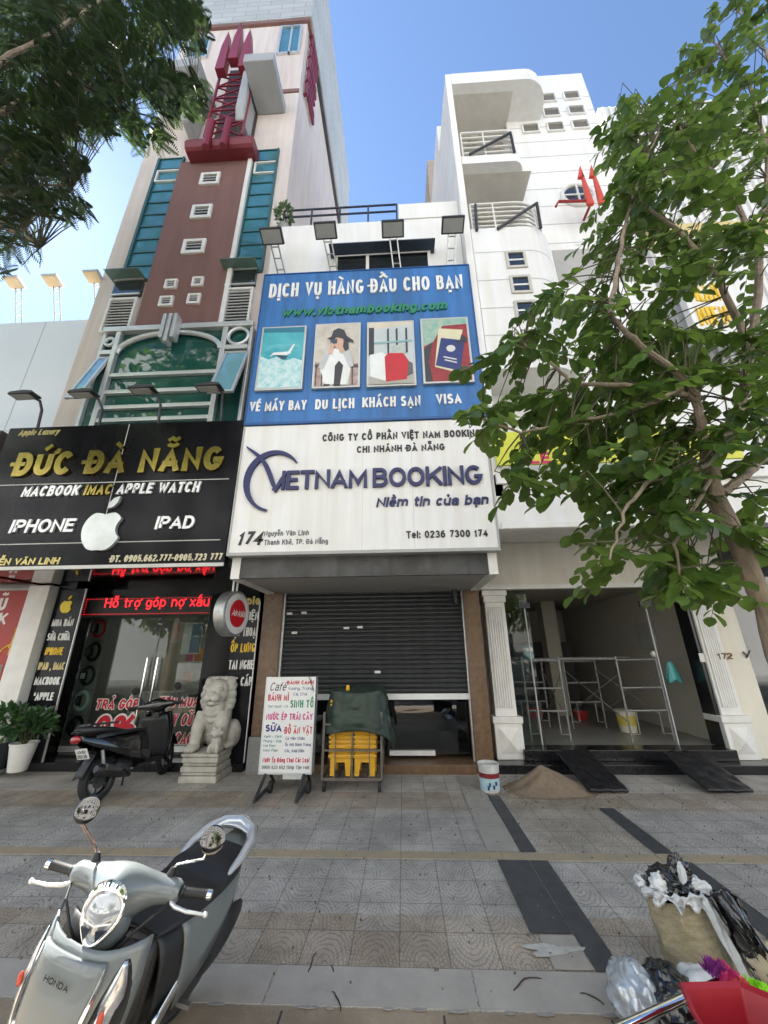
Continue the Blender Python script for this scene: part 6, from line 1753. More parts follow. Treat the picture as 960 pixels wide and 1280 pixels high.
for si, (sx, side) in enumerate((((cx0+cx1)/2-.172, 'left'), ((cx0+cx1)/2+.172, 'right'))):
    for k in range(13):
        o = st0 if first else copy_tree(st0); first = False
        o.location = (sx, cY+.20, zb0+.02+.058*k); o.rotation_euler = (0, 0, R(random.uniform(-1.5, 1.5)))
        o['label'] = 'yellow plastic stool, %s from the bottom in the %s stack on the cart' % (ords[k], side)
        o['group'] = SGp
tarp_m = mat('dark_green_tarpaulin', (.020, .036, .026), .55, var=.25, scale=6)
tp = MB(); tcx, tcy = (cx0+cx1)/2+.05, cY+cd/2
def tarp(u, v):
    a = 2*PI*u; ca, sa = math.cos(a), math.sin(a)
    n_ = 3.2; r0 = (abs(ca)**n_+abs(sa)**n_)**(-1/n_)
    zt = 1.30
    low = .72-.28*max(0, math.cos(a-.1))**4+.03*math.sin(a*3)
    if v < .3:
        k = v/.3; hx = (.38*k**.8); hy = (.27*k**.8); z = zt-.05*k*k+.012*math.sin(a*3+k*3)+.03*k*math.cos(a*2)
        hw_, hd_ = hx, hy
    else:
        k = (v-.3)/.7; hw_ = .38+(.52-.38)*k**.7; hd_ = .27+(.345-.27)*k**.7; z = (zt-.05)+(low-(zt-.05))*k+.03*(1-k)*math.cos(a*2)
        fold = .016*k*math.sin(a*9+1.3*math.sin(a*2))+.05*(abs(noise.noise(Vector((ca*2.2, sa*2.2, z*4))))-.2)+.025*(abs(noise.noise(Vector((ca*5+3, sa*5, z*10))))-.2)
        hw_ += fold; hd_ += fold
    return (tcx+hw_*r0*ca, tcy+hd_*r0*sa, z)
tp.grid(tarp, 96, 34, cu=True)
o = tp.build('tarpaulin', tarp_m, None, smooth=True, solid=.006); tag(o, 'dark green tarpaulin draped over the cart of yellow stools', 'tarpaulin')
o = MB().box(tcx-.16, tcx-.11, tcy-.25, tcy-.19, 1.255, 1.33).build('yellow_handle', ylw, None, bevel=.012); tag(o, 'small yellow handle poking out of the tarpaulin top', 'handle'); o.name = 'yellow_strap'

# ------------------------------------------------------------ paint bucket, sand, ramps
bc = ground(613, 988)
pk_ = root('paint_bucket', 'dirty white paint bucket with red and blue label beside the sand heap', 'bucket', bc)
MB().lathe([(.125, 0), (.128, .01), (.142, .30), (.150, .305), (.150, .325), (.143, .325), (.140, .27), (.120, .27)], bc, n=32).build('pail', mat('worn_white_plastic', (.62, .62, .60), .4, var=.25, scale=14), pk_, smooth=True)
MB().lathe([(.1315, .03), (.1375, .165)], bc, n=32, caps=False).build('blue_label', mat('light_blue_label', (.22, .50, .62), .4, var=.2, scale=14, col2=(.55, .62, .62)), pk_, smooth=True)
MB().lathe([(.1378, .166), (.1405, .225)], bc, n=32, caps=False).build('red_label', mat('dark_red_label', (.22, .02, .025), .4, var=.3, scale=18), pk_, smooth=True)
db = MB()
for a, h in ((-1.75, .10), (-1.35, .07), (-1.1, .11), (-1.9, .06)):
    db.box(bc.x+.1355*math.cos(a)-.012, bc.x+.1355*math.cos(a)+.012, bc.y+.141*math.sin(a)-.002, bc.y+.141*math.sin(a)+.01, bc.z+h-.022, bc.z+h+.022)
db.build('label_print', mat('navy_print', (.02, .04, .12), .5), pk_)
hb = MB(); hb.tube([bc+Vector((.146*math.cos(a), .146*math.sin(a), .30-.10*math.sin((a+2.6)/2.1*PI) if 0 else .29-.06*math.sin((a-PI)/PI*PI*-1))) for a in lin(PI, 2*PI, 12)], .004, 6); hb.build('wire_handle', steel, pk_)
sc_ = ground(683, 985); SXc, SYc = sc_.x, 6.25
sand = mat('builders_sand', (.30, .225, .155), .95, var=.25, scale=18, bump=.9, bscale=140)
rng = random.Random(3)
def heap(u, v):
    a = 2*PI*u; r = v**.9
    rag = .22*noise.noise(Vector((math.cos(a)*1.6, math.sin(a)*1.6, 4)))+.12*noise.noise(Vector((math.cos(a)*5, math.sin(a)*5, 2))); ex = .62*(1+rag); ey = .42*(1+rag)
    z = .27*max(0, 1-r*1.12)**1.08+.006*(1-r)+.02*noise.noise(Vector((r*math.cos(a)*3, r*math.sin(a)*3, 1)))*(1-r)+.012*math.sin(7*a+9*r)*r*(1-r)*4
    return (SXc+ex*r*math.cos(a)-.04*(1-r), SYc+ey*r*math.sin(a)+.05*(1-r), max(z, -.01)+.002)
hb = MB(); hb.grid(heap, 60, 26, cu=True); o = hb.build('sand_heap', sand, None, smooth=True); tag(o, 'heap of brown builders sand on the paving by the black step', 'sand heap')
mat_m = mat('black_wrinkled_sheet', (.016, .016, .018), .38, var=.35, scale=8, bump=.9, bscale=14)
def ramp(label, bl, br, tl, tr_):
    a, b2 = ground(*bl, .03), ground(*br, .03); c2, d2 = ground(*tl, FL+.03), ground(*tr_, FL+.03)
    def fn(u, v):
        p = a.lerp(b2, u).lerp(c2.lerp(d2, u), v); e = .006*math.sin(u*17+v*9)+.005*math.sin(v*31+u*5)
        return p+Vector((0, 0, e+.006))
    rb = MB(); rb.grid(fn, 18, 30); o = rb.build('ramp', mat_m, None, smooth=True, solid=.03); tag(o, label, 'ramp', 'black sheets laid over the shop steps'); return o
ramp('black sheeted ramp over the steps, next to the sand heap', (738, 990), (786, 989), (694, 940), (734, 938))
ramp('black sheeted ramp over the steps, nearest the right pilaster', (886, 990), (942, 989), (826, 941), (872, 940))
for px, py in ((862, 985), (847, 948), (720, 965)):
    pass

# ------------------------------------------------------------ scaffold inside the empty shop
scf = root('scaffold', 'grey frame scaffold with cross braces inside the empty shop', 'scaffold', (3.4, 8, FL))
sm = mat('scuffed_scaffold_steel', (.25, .25, .245), .5, metal=.5, var=.4, scale=18)
zt = 1.62
def sframe(p, q, hz):
    b = MB(); r = .019
    for s in (p, q): b.tube([(s[0], s[1], FL), (s[0], s[1], hz)], r, 8)
    P0, Q0 = Vector((p[0], p[1], 0)), Vector((q[0], q[1], 0)); up = Vector((0, 0, 1))
    for z in (hz-.07, FL+.85, FL+.48): b.tube([P0+up*z, Q0+up*z], r*.9, 8)
    for t0 in (.22, .78): b.tube([P0.lerp(Q0, t0)+up*(FL+.48), P0.lerp(Q0, t0)+up*(FL+.12), P0.lerp(Q0, 0 if t0 < .5 else 1)+up*(FL+.12)], r*.7, 6)
    return b.build('frame', sm, scf, smooth=True)
A1, A2, B1, B2 = (2.22, 7.75), (2.88, 7.70), (3.92, 7.70), (4.66, 7.75)
sframe(A1, A2, zt+.05); sframe((2.36, 9.2), (3.02, 9.1), zt); sframe(B1, B2, zt+.05); sframe((3.42, 8.9), (4.1, 8.95), zt)
for p, q in (((2.88, 7.7), (3.02, 9.1)), ((3.92, 7.7), (3.42, 8.9)), ((4.66, 7.75), (4.1, 8.95))):
    b = MB(); b.tube([(p[0], p[1], FL+.3), (q[0], q[1], zt-.25)], .011, 6); b.tube([(p[0], p[1], zt-.25), (q[0], q[1], FL+.3)], .011, 6); b.build('cross_brace', sm, scf)
for pts_ in (((2.22, 7.75, zt), (3.92, 7.72, zt+.0)), ((3.42, 8.9, zt), (4.66, 8.6, zt))):
    b = MB(); b.tube(pts_, .019, 8); b.build('ledger', sm, scf, smooth=True)
bk2 = root('paint_bucket', 'white and yellow bucket on the floor behind the scaffold', 'bucket', (4.35, 8.6, FL))
MB().lathe([(.15, 0), (.175, .36), (.183, .365), (.183, .38)], (4.35, 8.6, FL), n=24).build('pail', mat('cream_bucket', (.60, .58, .48), .5), bk2, smooth=True); MB().lathe([(.160, .12), (.172, .29)], (4.35, 8.6, FL), n=24, caps=False).build('label', mat('yellow_label', (.55, .45, .08), .5), bk2)
c = at(664, 815, 7.75)
bk3 = root('paint_can', 'small teal paint can standing on the scaffold rail', 'paint can', (2.36, 7.75, zt+.0))
MB().lathe([(.09, .0), (.09, .20), (.095, .21), (.095, .22)], (2.36, 7.76, zt+.02), n=20).build('can', mat('teal_can', (.10, .32, .36), .4), bk3, smooth=True); MB().lathe([(.091, .13), (.091, .19)], (2.36, 7.76, zt+.02), n=20, caps=False).build('label', w_let, bk3)
bg_ = MB(); bc2 = at(840, 840, 7.74); bg_.grid(lambda u, v: (bc2.x+(.02+.10*v**.8)*math.cos(2*PI*u)+.015*math.sin(9*u*PI), bc2.y+(.02+.05*v)*math.sin(2*PI*u), bc2.z+.18-.34*v+.03*math.sin(2*PI*u*3)*v), 24, 10, cu=True)
o = bg_.build('plastic_bag', mat('teal_plastic_bag', (.06, .36, .36), .3), None, smooth=True, solid=.004); tag(o, 'teal plastic bag hanging from the right scaffold frame', 'bag')
o = MB().lathe([(.02, 0), (.05, .02), (.06, .06), (.03, .08)], (4.60, 7.74, zt+.07), (1, 0, .1), 16).build('paint_roller', w_let, None, smooth=True); tag(o, 'white paint roller lying on the scaffold top', 'roller')
for x, y, s, lab in ((3.15, 10.4, .22, 'red plastic basin on the empty shop floor, beside the inner column'), (4.05, 10.0, .16, 'red plastic basin in front of the pale inner column')):
    o = MB().lathe([(s*.7, 0), (s, .16), (s*1.06, .165), (s*.98, .15), (s*.68, .02)], (x, y, FL), n=24).build('plastic_basin', mat('red_plastic', (.45, .03, .03), .4), None, smooth=True); tag(o, lab, 'basin')

# ------------------------------------------------------------ potted plants
def leafy(name, c, r, n, m, parent, size=.09, seed=1):
    rg = random.Random(seed); b = MB(); tone = []
    for k in range(n):
        a = rg.uniform(0, 2*PI); ph = math.acos(rg.uniform(-.35, 1)); rr = rg.uniform(.45, 1)**.6
        d = Vector((math.sin(ph)*math.cos(a), math.sin(ph)*math.sin(a), math.cos(ph)))
        p = Vector(c)+Vector((d.x*r[0], d.y*r[1], d.z*r[2]))*rr
        t_ = (d+Vector((rg.uniform(-.6, .6), rg.uniform(-.6, .6), rg.uniform(-.8, .3)))).normalized(); sd_ = t_.cross(Vector((rg.uniform(-1, 1), rg.uniform(-1, 1), rg.uniform(-1, 1)))).normalized()
        L_ = size*rg.uniform(.7, 1.3); w_ = L_*.28; up_ = sd_.cross(t_)
        b.add([p, p+t_*L_*.4+sd_*w_+up_*w_*.2, p+t_*L_, p+t_*L_*.4-sd_*w_+up_*w_*.2, p+t_*L_*.45], [(0, 1, 4), (1, 2, 4), (2, 3, 4), (3, 0, 4)])
        tone += [rg.random()]*5
    o = b.build(name, m, parent, smooth=True)
    at2 = o.data.attributes.new('tone', 'FLOAT', 'POINT'); at2.data.foreach_set('value', tone)
    return o
lf_dark = leaf_mat('glossy_pot_leaf', (.020, .055, .020), (.05, .12, .035), .3, .25)
pc = Vector((-6.55, 6.72, .0))
pp = at(25, 950, 6.55); pp = Vector((pp.x, 6.55, .12))
pl1 = root('potted_plant', 'green shrub in a tapered white pot beside the black word board', 'plant', pp)
MB().lathe([(.115, 0), (.12, .01), (.175, .36), (.185, .365), (.185, .385), (.165, .385), (.155, .33)], pp, n=28).build('pot', white_plain, pl1, smooth=True)
leafy('foliage', pp+Vector((0, 0, .58)), (.36, .30, .27), 340, lf_dark, pl1, .10, 5)
sb_ = MB()
for k in range(6): a = k*1.05; sb_.tube([pp+Vector((0, 0, .33)), pp+Vector((.12*math.cos(a), .12*math.sin(a), .52)), pp+Vector((.28*math.cos(a), .28*math.sin(a), .68))], [.012, .009, .004], 6)
sb_.build('stem', mat('plant_stem', (.07, .08, .03), .7), pl1)
p2 = pp+Vector((-.45, .1, 0))
pl2 = root('potted_plant', 'green shrub in a dark pot cut by the left picture edge', 'plant', p2)
MB().lathe([(.13, 0), (.18, .36), (.19, .38), (.165, .38), (.155, .33)], p2, n=24).build('pot', mat('dark_glazed_pot', (.02, .025, .035), .25), pl2, smooth=True)
leafy('foliage', p2+Vector((0, 0, .60)), (.35, .33, .30), 380, lf_dark, pl2, .11, 9)
rpz = at(343, 292, 5.45); rp = Vector((HX0+.17, HY+.12, ztop))
pl3 = root('roof_plant', 'small shrub growing on the white house roof corner behind a floodlight', 'plant', rp)
leafy('foliage', rp+Vector((-.02, 0, .45)), (.17, .17, .42), 190, leaf_mat('roof_plant_leaf', (.06, .10, .035), (.14, .19, .08), .5, .3), pl3, .10, 4)
sb_ = MB(); sb_.tube([rp, rp+Vector((.02, 0, .4)), rp+Vector((-.03, 0, .75))], [.015, .01, .004], 6); sb_.build('stem', MATS['plant_stem'], pl3)
o = MB().lathe([(.09, 0), (.12, .16), (.125, .17), (.10, .17)], rp, n=18).build('pot', concrete, pl3, smooth=True)

# ------------------------------------------------------------ rubbish at the foot of the right tree
sk = Vector((1.655, 2.98, 0))
sack_m = mat('woven_straw_sack', (.50, .43, .30), .85, var=.25, scale=16, bump=.6, bscale=120, stretch=(1, 1, 3), col2=(.30, .25, .14))
sk_r = root('rubbish_sack', 'standing woven straw coloured sack stuffed with black and white plastic', 'sack', sk)
def sack(u, v):
    a = 2*PI*u; z = .43*v
    r = .138+.028*math.sin(PI*v)-.005*v+.010*math.sin(a*5+v*6)+.006*math.sin(a*11-v*9)
    return (sk.x+r*1.08*math.cos(a)-.07*v, sk.y+r*.9*math.sin(a), z+.012*math.sin(a*3)*v)
b = MB(); b.grid(sack, 40, 18, cu=True); b.build('bag', sack_m, sk_r, smooth=True, solid=.006)
film = mat('white_plastic_film', (.60, .62, .64), .22, var=.1, coat=.4)
bfilm = mat('black_plastic_film', (.012, .012, .013), .22, var=.2, coat=.6)
def crumple(name, c, r, m, parent, seed, n=40, mm=26, amp=.16, freq=6.0, flat=0):
    rg = random.Random(seed); ph = [rg.uniform(0, 6.28) for _ in range(12)]
    def fn(u, v):
        a = 2*PI*u; t_ = PI*v
        d = Vector((math.sin(t_)*math.cos(a), math.sin(t_)*math.sin(a), math.cos(t_)))
        q_ = d*freq*.42+Vector((seed*3.1, seed*1.7, 0))
        f_ = 2.6*abs(noise.noise(q_))+1.4*abs(noise.noise(q_*2.3))+.7*abs(noise.noise(q_*5.1))
        s = 1+amp*.85*(f_-1.1)
        return Vector(c)+Vector((d.x*r[0], d.y*r[1], d.z*r[2]))*s
    b = MB(); b.grid(fn, n, mm, cu=True); return b.build(name, m, parent, smooth=True)
tx, ty = sk.x-.07, sk.y
b = MB()
def cuff(u, v):
    a = 2*PI*u; nz = Vector((math.cos(a)*2.4, math.sin(a)*2.4, v*1.6)); r = .140+.065*abs(noise.noise(nz))+.04*abs(noise.noise(nz*2.7))+.01*v
    return (tx+r*1.08*math.cos(a), ty+r*.92*math.sin(a), .47+.04*noise.noise(nz*1.9)-(.04+.05*noise.noise(Vector((math.cos(a)*1.3, math.sin(a)*1.3, 5)))+.04*noise.noise(Vector((math.cos(a)*4, math.sin(a)*4, 9))))*v)
b.grid(cuff, 120, 14, cu=True); b.build('white_liner', film, sk_r, smooth=True, solid=.003)
crumple('black_plastic', (tx, ty, .47), (.14, .12, .08), bfilm, sk_r, 3, 70, 44, .17, 5)
crumple('black_plastic', (tx+.04, ty-.02, .54), (.06, .05, .075), bfilm, sk_r, 8, 40, 26, .25, 6)
crumple('white_plastic', (tx+.02, ty-.08, .52), (.022, .02, .09), film, sk_r, 5, 30, 20, .25, 5)
crumple('white_plastic', (tx+.10, ty-.08, .48), (.06, .02, .05), film, sk_r, 6, 30, 20, .25, 5)
crumple('white_plastic', (tx-.11, ty-.05, .49), (.05, .04, .05), film, sk_r, 7, 30, 20, .22, 5)
# a long strip of black film hanging down the right side
def hang(u, v):
    x = tx+.08+.16*u+.14*v; y = ty-.15-.05*math.sin(PI*u)-.08*v
    z = .50-.38*v*(1-.05*u)+.05*math.sin(PI*u)
    e = .11*abs(noise.noise(Vector((u*3.2+v*1.1, v*1.6, 2))))+.05*abs(noise.noise(Vector((u*8, v*5, 7))))
    w_ = 1-.35*v
    return (tx+.07+.13*v+(.16*u)*w_, y-e, z)
b = MB(); b.grid(hang, 40, 26); b.build('black_sheet', bfilm, sk_r, smooth=True, solid=.004)
b = MB(); b.grid(lambda u, v: (tx+.035+.125*v+.045*u, ty-.165-.08*v-.01*math.sin(u*9+v*12), .47-.38*v-.02*math.sin(u*6)), 8, 24); b.build('white_edge', film, sk_r, smooth=True, solid=.003)
b2c = Vector((1.17, 2.72, 0))
rb3 = root('rubbish_bag', 'low heap of silvery and black plastic bags on the paving', 'rubbish bag', b2c)
crumple('clear_plastic', b2c+Vector((-.03, .02, .13)), (.12, .14, .13), mat('silvery_film', (.50, .54, .58), .18, metal=.3, var=.4, scale=14, coat=.5), rb3, 21, 60, 36, .12, 3.2)
crumple('black_plastic', b2c+Vector((.13, -.0, .12)), (.14, .15, .13), bfilm, rb3, 22, 60, 36, .14, 4)
crumple('white_plastic', b2c+Vector((.33, .06, .12)), (.14, .10, .10), film, rb3, 23, 50, 30, .10, 3)
# red barrow tray with steel handle tube
redp = mat('red_barrow_plastic', (.33, .010, .022), .4, var=.15, scale=5, coat=.1)
d0 = [ground(848, 1228, .52), ground(925, 1226, .52), ground(1010, 1262, .52), ground(1010, 1330, .52), ground(905, 1330, .52), ground(862, 1262, .52)]
cc = sum(d0, Vector())/6
dp = root('red_tray', 'shiny red plastic tray of a rubbish barrow at lower right corner', 'tray', (cc.x, cc.y, 0))
b = MB(); n = 6
rim = [Vector(p) for p in d0]; inn = [p.lerp(cc, .10)-Vector((0, 0, .012)) for p in rim]; bot = [p.lerp(cc, .30)-Vector((0, 0, .13)) for p in rim]; ou = [p.lerp(cc, .22)-Vector((0, 0, .16)) for p in rim]
b.add(rim+inn+bot, [(i, (i+1) % n, n+(i+1) % n, n+i) for i in range(n)]+[(n+i, n+(i+1) % n, 2*n+(i+1) % n, 2*n+i) for i in range(n)]+[tuple(2*n+i for i in range(n))])
b.build('tray', redp, dp, smooth=False, solid=.012, bevel=.01)
h0, h1 = ground(775, 1285, .42), ground(866, 1243, .42)
hb = MB(); d_ = (h1-h0); hb.tube([h0-d_*.6, h0, h1, h1+d_*.5], .016, 12); hb.build('handle_tube', chrome, dp, smooth=True)
b = MB(); q0 = h1+d_*.4
for p in (q0, q0+Vector((.35, -.1, 0))): b.tube([p, p-Vector((0, 0, .40))], .014, 8)
b.build('leg', dark_m, dp)
b = MB(); b.grid(lambda u, v: h0.lerp(h1, u*1.3)+Vector((.06+.02*math.sin(u*20), -.02-.03*v, -.02-.30*v+.01*math.sin(u*25+v*8))), 20, 10); b.build('black_liner', bfilm, dp, smooth=True, solid=.004)
# feather duster in bright colours
fd = ground(900, 1212, .46)
du = root('feather_duster', 'feather duster in pink purple and lime behind the red tray', 'duster', fd)
cols = [((.22, .025, .22), .01, .01), ((.60, .03, .18), .04, .0), ((.80, .10, .10), .07, -.02), ((.30, .80, .02), .14, -.04), ((.35, .85, .03), .19, -.08)]
rg = random.Random(2)
for k, (c_, dx, dz) in enumerate(cols):
    b = MB(); o0 = fd+Vector((dx-.04, -.01*k, dz-.02))
    for q in range(140):
        a = rg.uniform(0, 2*PI); t_ = rg.uniform(0, .9)
        d_ = Vector((math.cos(a)*t_*.7+.15, math.sin(a)*t_*.7, 1-t_*.5)).normalized(); L_ = rg.uniform(.028, .05)
        sd_ = d_.cross(Vector((rg.random()-.5, rg.random()-.5, rg.random()-.5))).normalized()*.003
        p = o0+Vector((rg.uniform(-.03, .03), rg.uniform(-.03, .03), 0))
        b.add([p-sd_, p+sd_, p+d_*L_+sd_*.3+Vector((.02*rg.random(), 0, -.01)), p+d_*L_-sd_*.3], [(0, 1, 2, 3)])
    b.build('feathers', mat('duster_%s' % 'purple pink coral lime yellowgreen'.split()[k], c_, .6, var=.2), du)
b = MB(); b.tube([fd+Vector((.1, -.05, -.05)), fd+Vector((.4, -.25, -.12))], .012, 8); b.build('handle', yel_l, du)
# a beige bundle behind the duster
o = crumple('cloth_bundle', ground(958, 1205, .25), (.10, .09, .09), mat('beige_cloth', (.45, .38, .26), .9), None, 31, 40, 26, .1, 5); tag(o, 'beige cloth bundle at the right picture edge', 'cloth')
# fallen twigs and scraps
tw_m = mat('dry_twig', (.06, .045, .03), .9)
rg = random.Random(12)
for k, (px, py, L_) in enumerate(((390, 1205, .16), (415, 1214, .05), (420, 1255, .14), (660, 1234, .2), (930, 1192, .1), (348, 1012, .05), (455, 998, .06), (740, 1252, .12))):
    p = ground(px, py); a = rg.uniform(0, PI); b = MB()
    pts_ = [p+Vector((math.cos(a)*L_*(t_-.5)+.03*L_*math.sin(t_*9), math.sin(a)*L_*(t_-.5)+.2*L_*math.sin(t_*PI), .012)) for t_ in lin(0, 1, 7)]
    b.tube(pts_, [.003, .004, .004, .004, .003, .003, .002], 5)
    o = b.build('twig', tw_m); lab = ('curved dry twig on the grey granite band', 'short twig curl on the grey granite band', 'dry twig on the kerb joint', 'long twig lying by the mortar patch', 'dry twig on paving right of the straw sack', 'small twig in front of the menu board', 'small twig in front of the yellow stool cart', 'dry twig left of the silvery rubbish bags')[k]
    tag(o, lab, 'twig', 'dry twigs on the paving')

gr_m = mat('grit_specks', (.30, .24, .17), .9, var=.5, scale=60, col2=(.08, .07, .05))
b = MB(); rg = random.Random(77)
for k in range(900):
    if k < 380:
        a = rg.uniform(0, 2*PI); q = rg.uniform(.8, 1.8); x, y = SXc+.62*q*math.cos(a), SYc+.42*q*math.sin(a)
    else: x, y = rg.uniform(-4.5, 5), rg.uniform(2.9, 6.8)
    if y > 6.85: continue
    s_ = rg.uniform(.003, .009); a = rg.uniform(0, PI)
    b.prism([(x+s_*math.cos(a+t_)*rg.uniform(.6, 1.3), y+s_*math.sin(a+t_)*rg.uniform(.6, 1.3), .004) for t_ in (0, 1.5, 3, 4.6)], (0, 0, s_*.6+.006))
o = b.build('grit', gr_m); tag(o, 'loose grit and sand grains scattered over the paving', 'grit', kind='stuff')
# ------------------------------------------------------------ trees
def cloud(name, V, Fc, tone, m, parent):
    """a mesh of many small leaves from arrays: V n x 3, Fc list of equal-length faces, tone per vertex"""
    me = bpy.data.meshes.new(name)
    n, k = len(V), Fc.shape[1]
    me.vertices.add(n); me.vertices.foreach_set('co', V.astype(np.float32).ravel())
    me.loops.add(Fc.size); me.loops.foreach_set('vertex_index', Fc.astype(np.int32).ravel())
    me.polygons.add(len(Fc)); me.polygons.foreach_set('loop_start', np.arange(0, Fc.size, k, dtype=np.int32))
    me.materials.append(m)
    a = me.attributes.new('tone', 'FLOAT', 'POINT'); a.data.foreach_set('value', tone.astype(np.float32))
    me.update(calc_edges=True); me.validate()
    me.shade_smooth()
    return link(me, name, parent)
rs_ = np.random.RandomState(11)
# leaf outline: mid-rib folded a little, widest beyond the middle, blunt tip
LS = np.array([[0, 0, 0], [.22, .26, .05], [.22, -.26, .05], [.55, .40, .07], [.55, -.40, .07], [.84, .28, .03], [.84, -.28, .03], [1, 0, -.07], [.5, 0, -.03], [.84, 0, -.05]], float)
LF = np.array([[0, 8, 1], [0, 2, 8], [1, 8, 3], [8, 2, 4], [3, 8, 9], [8, 4, 9], [3, 9, 5], [9, 4, 6], [5, 9, 7], [9, 6, 7]])
def leaves(items, wide=1.0):
    Vs, Fs, Ts = [], [], []; k = 0
    for p, d, nrm, L_, tn in items:
        d = d/np.linalg.norm(d); s = np.cross(d, nrm); s /= (np.linalg.norm(s)+1e-9); n_ = np.cross(s, d)
        c = LS.copy(); c[:, 2] -= .16*c[:, 0]**2
        v = p+L_*(c[:, :1]*d+c[:, 1:2]*s*wide+c[:, 2:]*n_)
        Vs.append(v); Fs.append(LF+k); Ts.append(np.full(len(LS), tn)); k += len(LS)
    return np.concatenate(Vs), np.concatenate(Fs), np.concatenate(Ts)

bark = mat('grey_brown_bark', (.34, .27, .20), .9, var=.45, scale=11, bump=1.0, bscale=34, col2=(.15, .115, .085), stretch=(1, 1, .45))
def A(px, py, Y): return at(px, py, Y)
tY = 2.25
rt = root('street_tree', 'broad leaved street tree with a bare grey trunk at the right edge', 'tree', (2.0, tY, 0))
trunk_pts = [Vector((2.03, 2.32, -.05)), Vector((1.99, 2.28, .7)), Vector((1.99, tY, 1.5)), A(956, 760, tY), A(922, 680, tY), A(893, 620, tY), A(889, 590, tY), A(900, 555, tY)]
tb = MB()
fine = []
for i in range(len(trunk_pts)-1):
    for q in range(4): fine.append(trunk_pts[i].lerp(trunk_pts[i+1], q/4))
fine.append(trunk_pts[-1])
rg = random.Random(4)
fine = [p+Vector((rg.uniform(-.006, .006), rg.uniform(-.006, .006), 0)) for p in fine]
tb.tube(fine, [.062-.022*i/(len(fine)-1)+rg.uniform(-.004, .004) for i in range(len(fine))], 16)
limbs = [
 ([A(900, 555, tY), A(921, 520, 2.3), A(940, 440, 2.35), A(950, 330, 2.4), A(960, 200, 2.5)], .04, .022),
 ([A(889, 590, tY), A(878, 545, 2.2), A(872, 500, 2.1), A(853, 470, 2.0), A(800, 430, 1.95), A(762, 395, 1.95)], .032, .014),
 ([A(762, 395, 1.95), A(771, 335, 2.0), A(784, 270, 2.05), A(801, 215, 2.1), A(825, 160, 2.2)], .018, .008),
 ([A(872, 500, 2.1), A(840, 487, 2.05), A(780, 482, 2.0), A(718, 480, 2.0), A(690, 455, 2.0), A(655, 430, 2.0)], .022, .006),
 ([A(853, 487, 2.05), A(800, 510, 2.0), A(730, 525, 2.0), A(650, 540, 2.0), A(590, 520, 2.05)], .016, .005),
 ([A(905, 618, tY), A(930, 595, 2.4), A(960, 572, 2.6)], .03, .02),
 ([A(895, 575, tY), A(860, 590, 2.0), A(810, 600, 1.9), A(780, 640, 1.85), A(762, 700, 1.85)], .018, .005),
 ([A(895, 590, tY), A(870, 630, 2.1), A(845, 680, 2.0), A(850, 720, 2.0)], .014, .005),
 ([A(940, 440, 2.35), A(900, 350, 2.2), A(850, 290, 2.1), A(800, 250, 2.1)], .028, .008),
 ([A(950, 330, 2.4), A(925, 260, 2.3), A(880, 202, 2.2), A(850, 160, 2.2)], .024, .007),
 ([A(960, 200, 2.5), A(940, 110, 2.4), A(905, 70, 2.3), A(885, 45, 2.3)], .02, .006),
 ([A(960, 200, 2.5), A(965, 90, 2.6), A(945, 30, 2.5), A(915, 10, 2.5)], .02, .006),
]
samples = []
for pts, r0, r1 in limbs:
    f_ = []
    for i in range(len(pts)-1):
        for q in range(5): f_.append(pts[i].lerp(pts[i+1], q/5)+Vector((rg.uniform(-.008, .008), rg.uniform(-.008, .008), rg.uniform(-.008, .008))))
    f_.append(pts[-1])
    tb.tube(f_, [r0+(r1-r0)*i/(len(f_)-1) for i in range(len(f_))], 8)
    samples += f_
SA = np.array([tuple(p) for p in samples])
clumps = [(925, 28, 42, 34, 6), (893, 78, 42, 26, 6), (945, 110, 25, 30, 3), (835, 150, 70, 34, 13), (790, 190, 40, 40, 8), (905, 175, 55, 45, 10), (845, 225, 80, 45, 15), (790, 250, 40, 40, 8), (930, 250, 35, 50, 6), (760, 300, 24, 14, 3),
 (820, 310, 55, 34, 9), (900, 315, 60, 38, 9), (690, 372, 26, 16, 4), (730, 365, 24, 28, 4), (770, 410, 45, 34, 12), (630, 440, 30, 16, 4), (670, 425, 30, 20, 3), (830, 385, 26, 24, 3), (925, 420, 36, 40, 7), (860, 450, 60, 34, 11),
 (790, 465, 60, 26, 9), (700, 500, 70, 22, 9), (600, 515, 28, 16, 4), (640, 525, 30, 14, 2), (760, 530, 80, 34, 15), (690, 555, 40, 12, 3), (645, 602, 22, 14, 2), (850, 530, 60, 50, 10), (800, 590, 60, 30, 10), (850, 610, 36, 30, 6), (930, 540, 36, 60, 7), (940, 640, 24, 46, 4),
 (772, 640, 26, 30, 4), (757, 700, 16, 24, 3), (835, 670, 40, 34, 7), (850, 715, 34, 24, 5), (900, 720, 20, 24, 2), (945, 470, 20, 40, 4), (720, 600, 20, 20, 2)]
items = []; tw = MB()
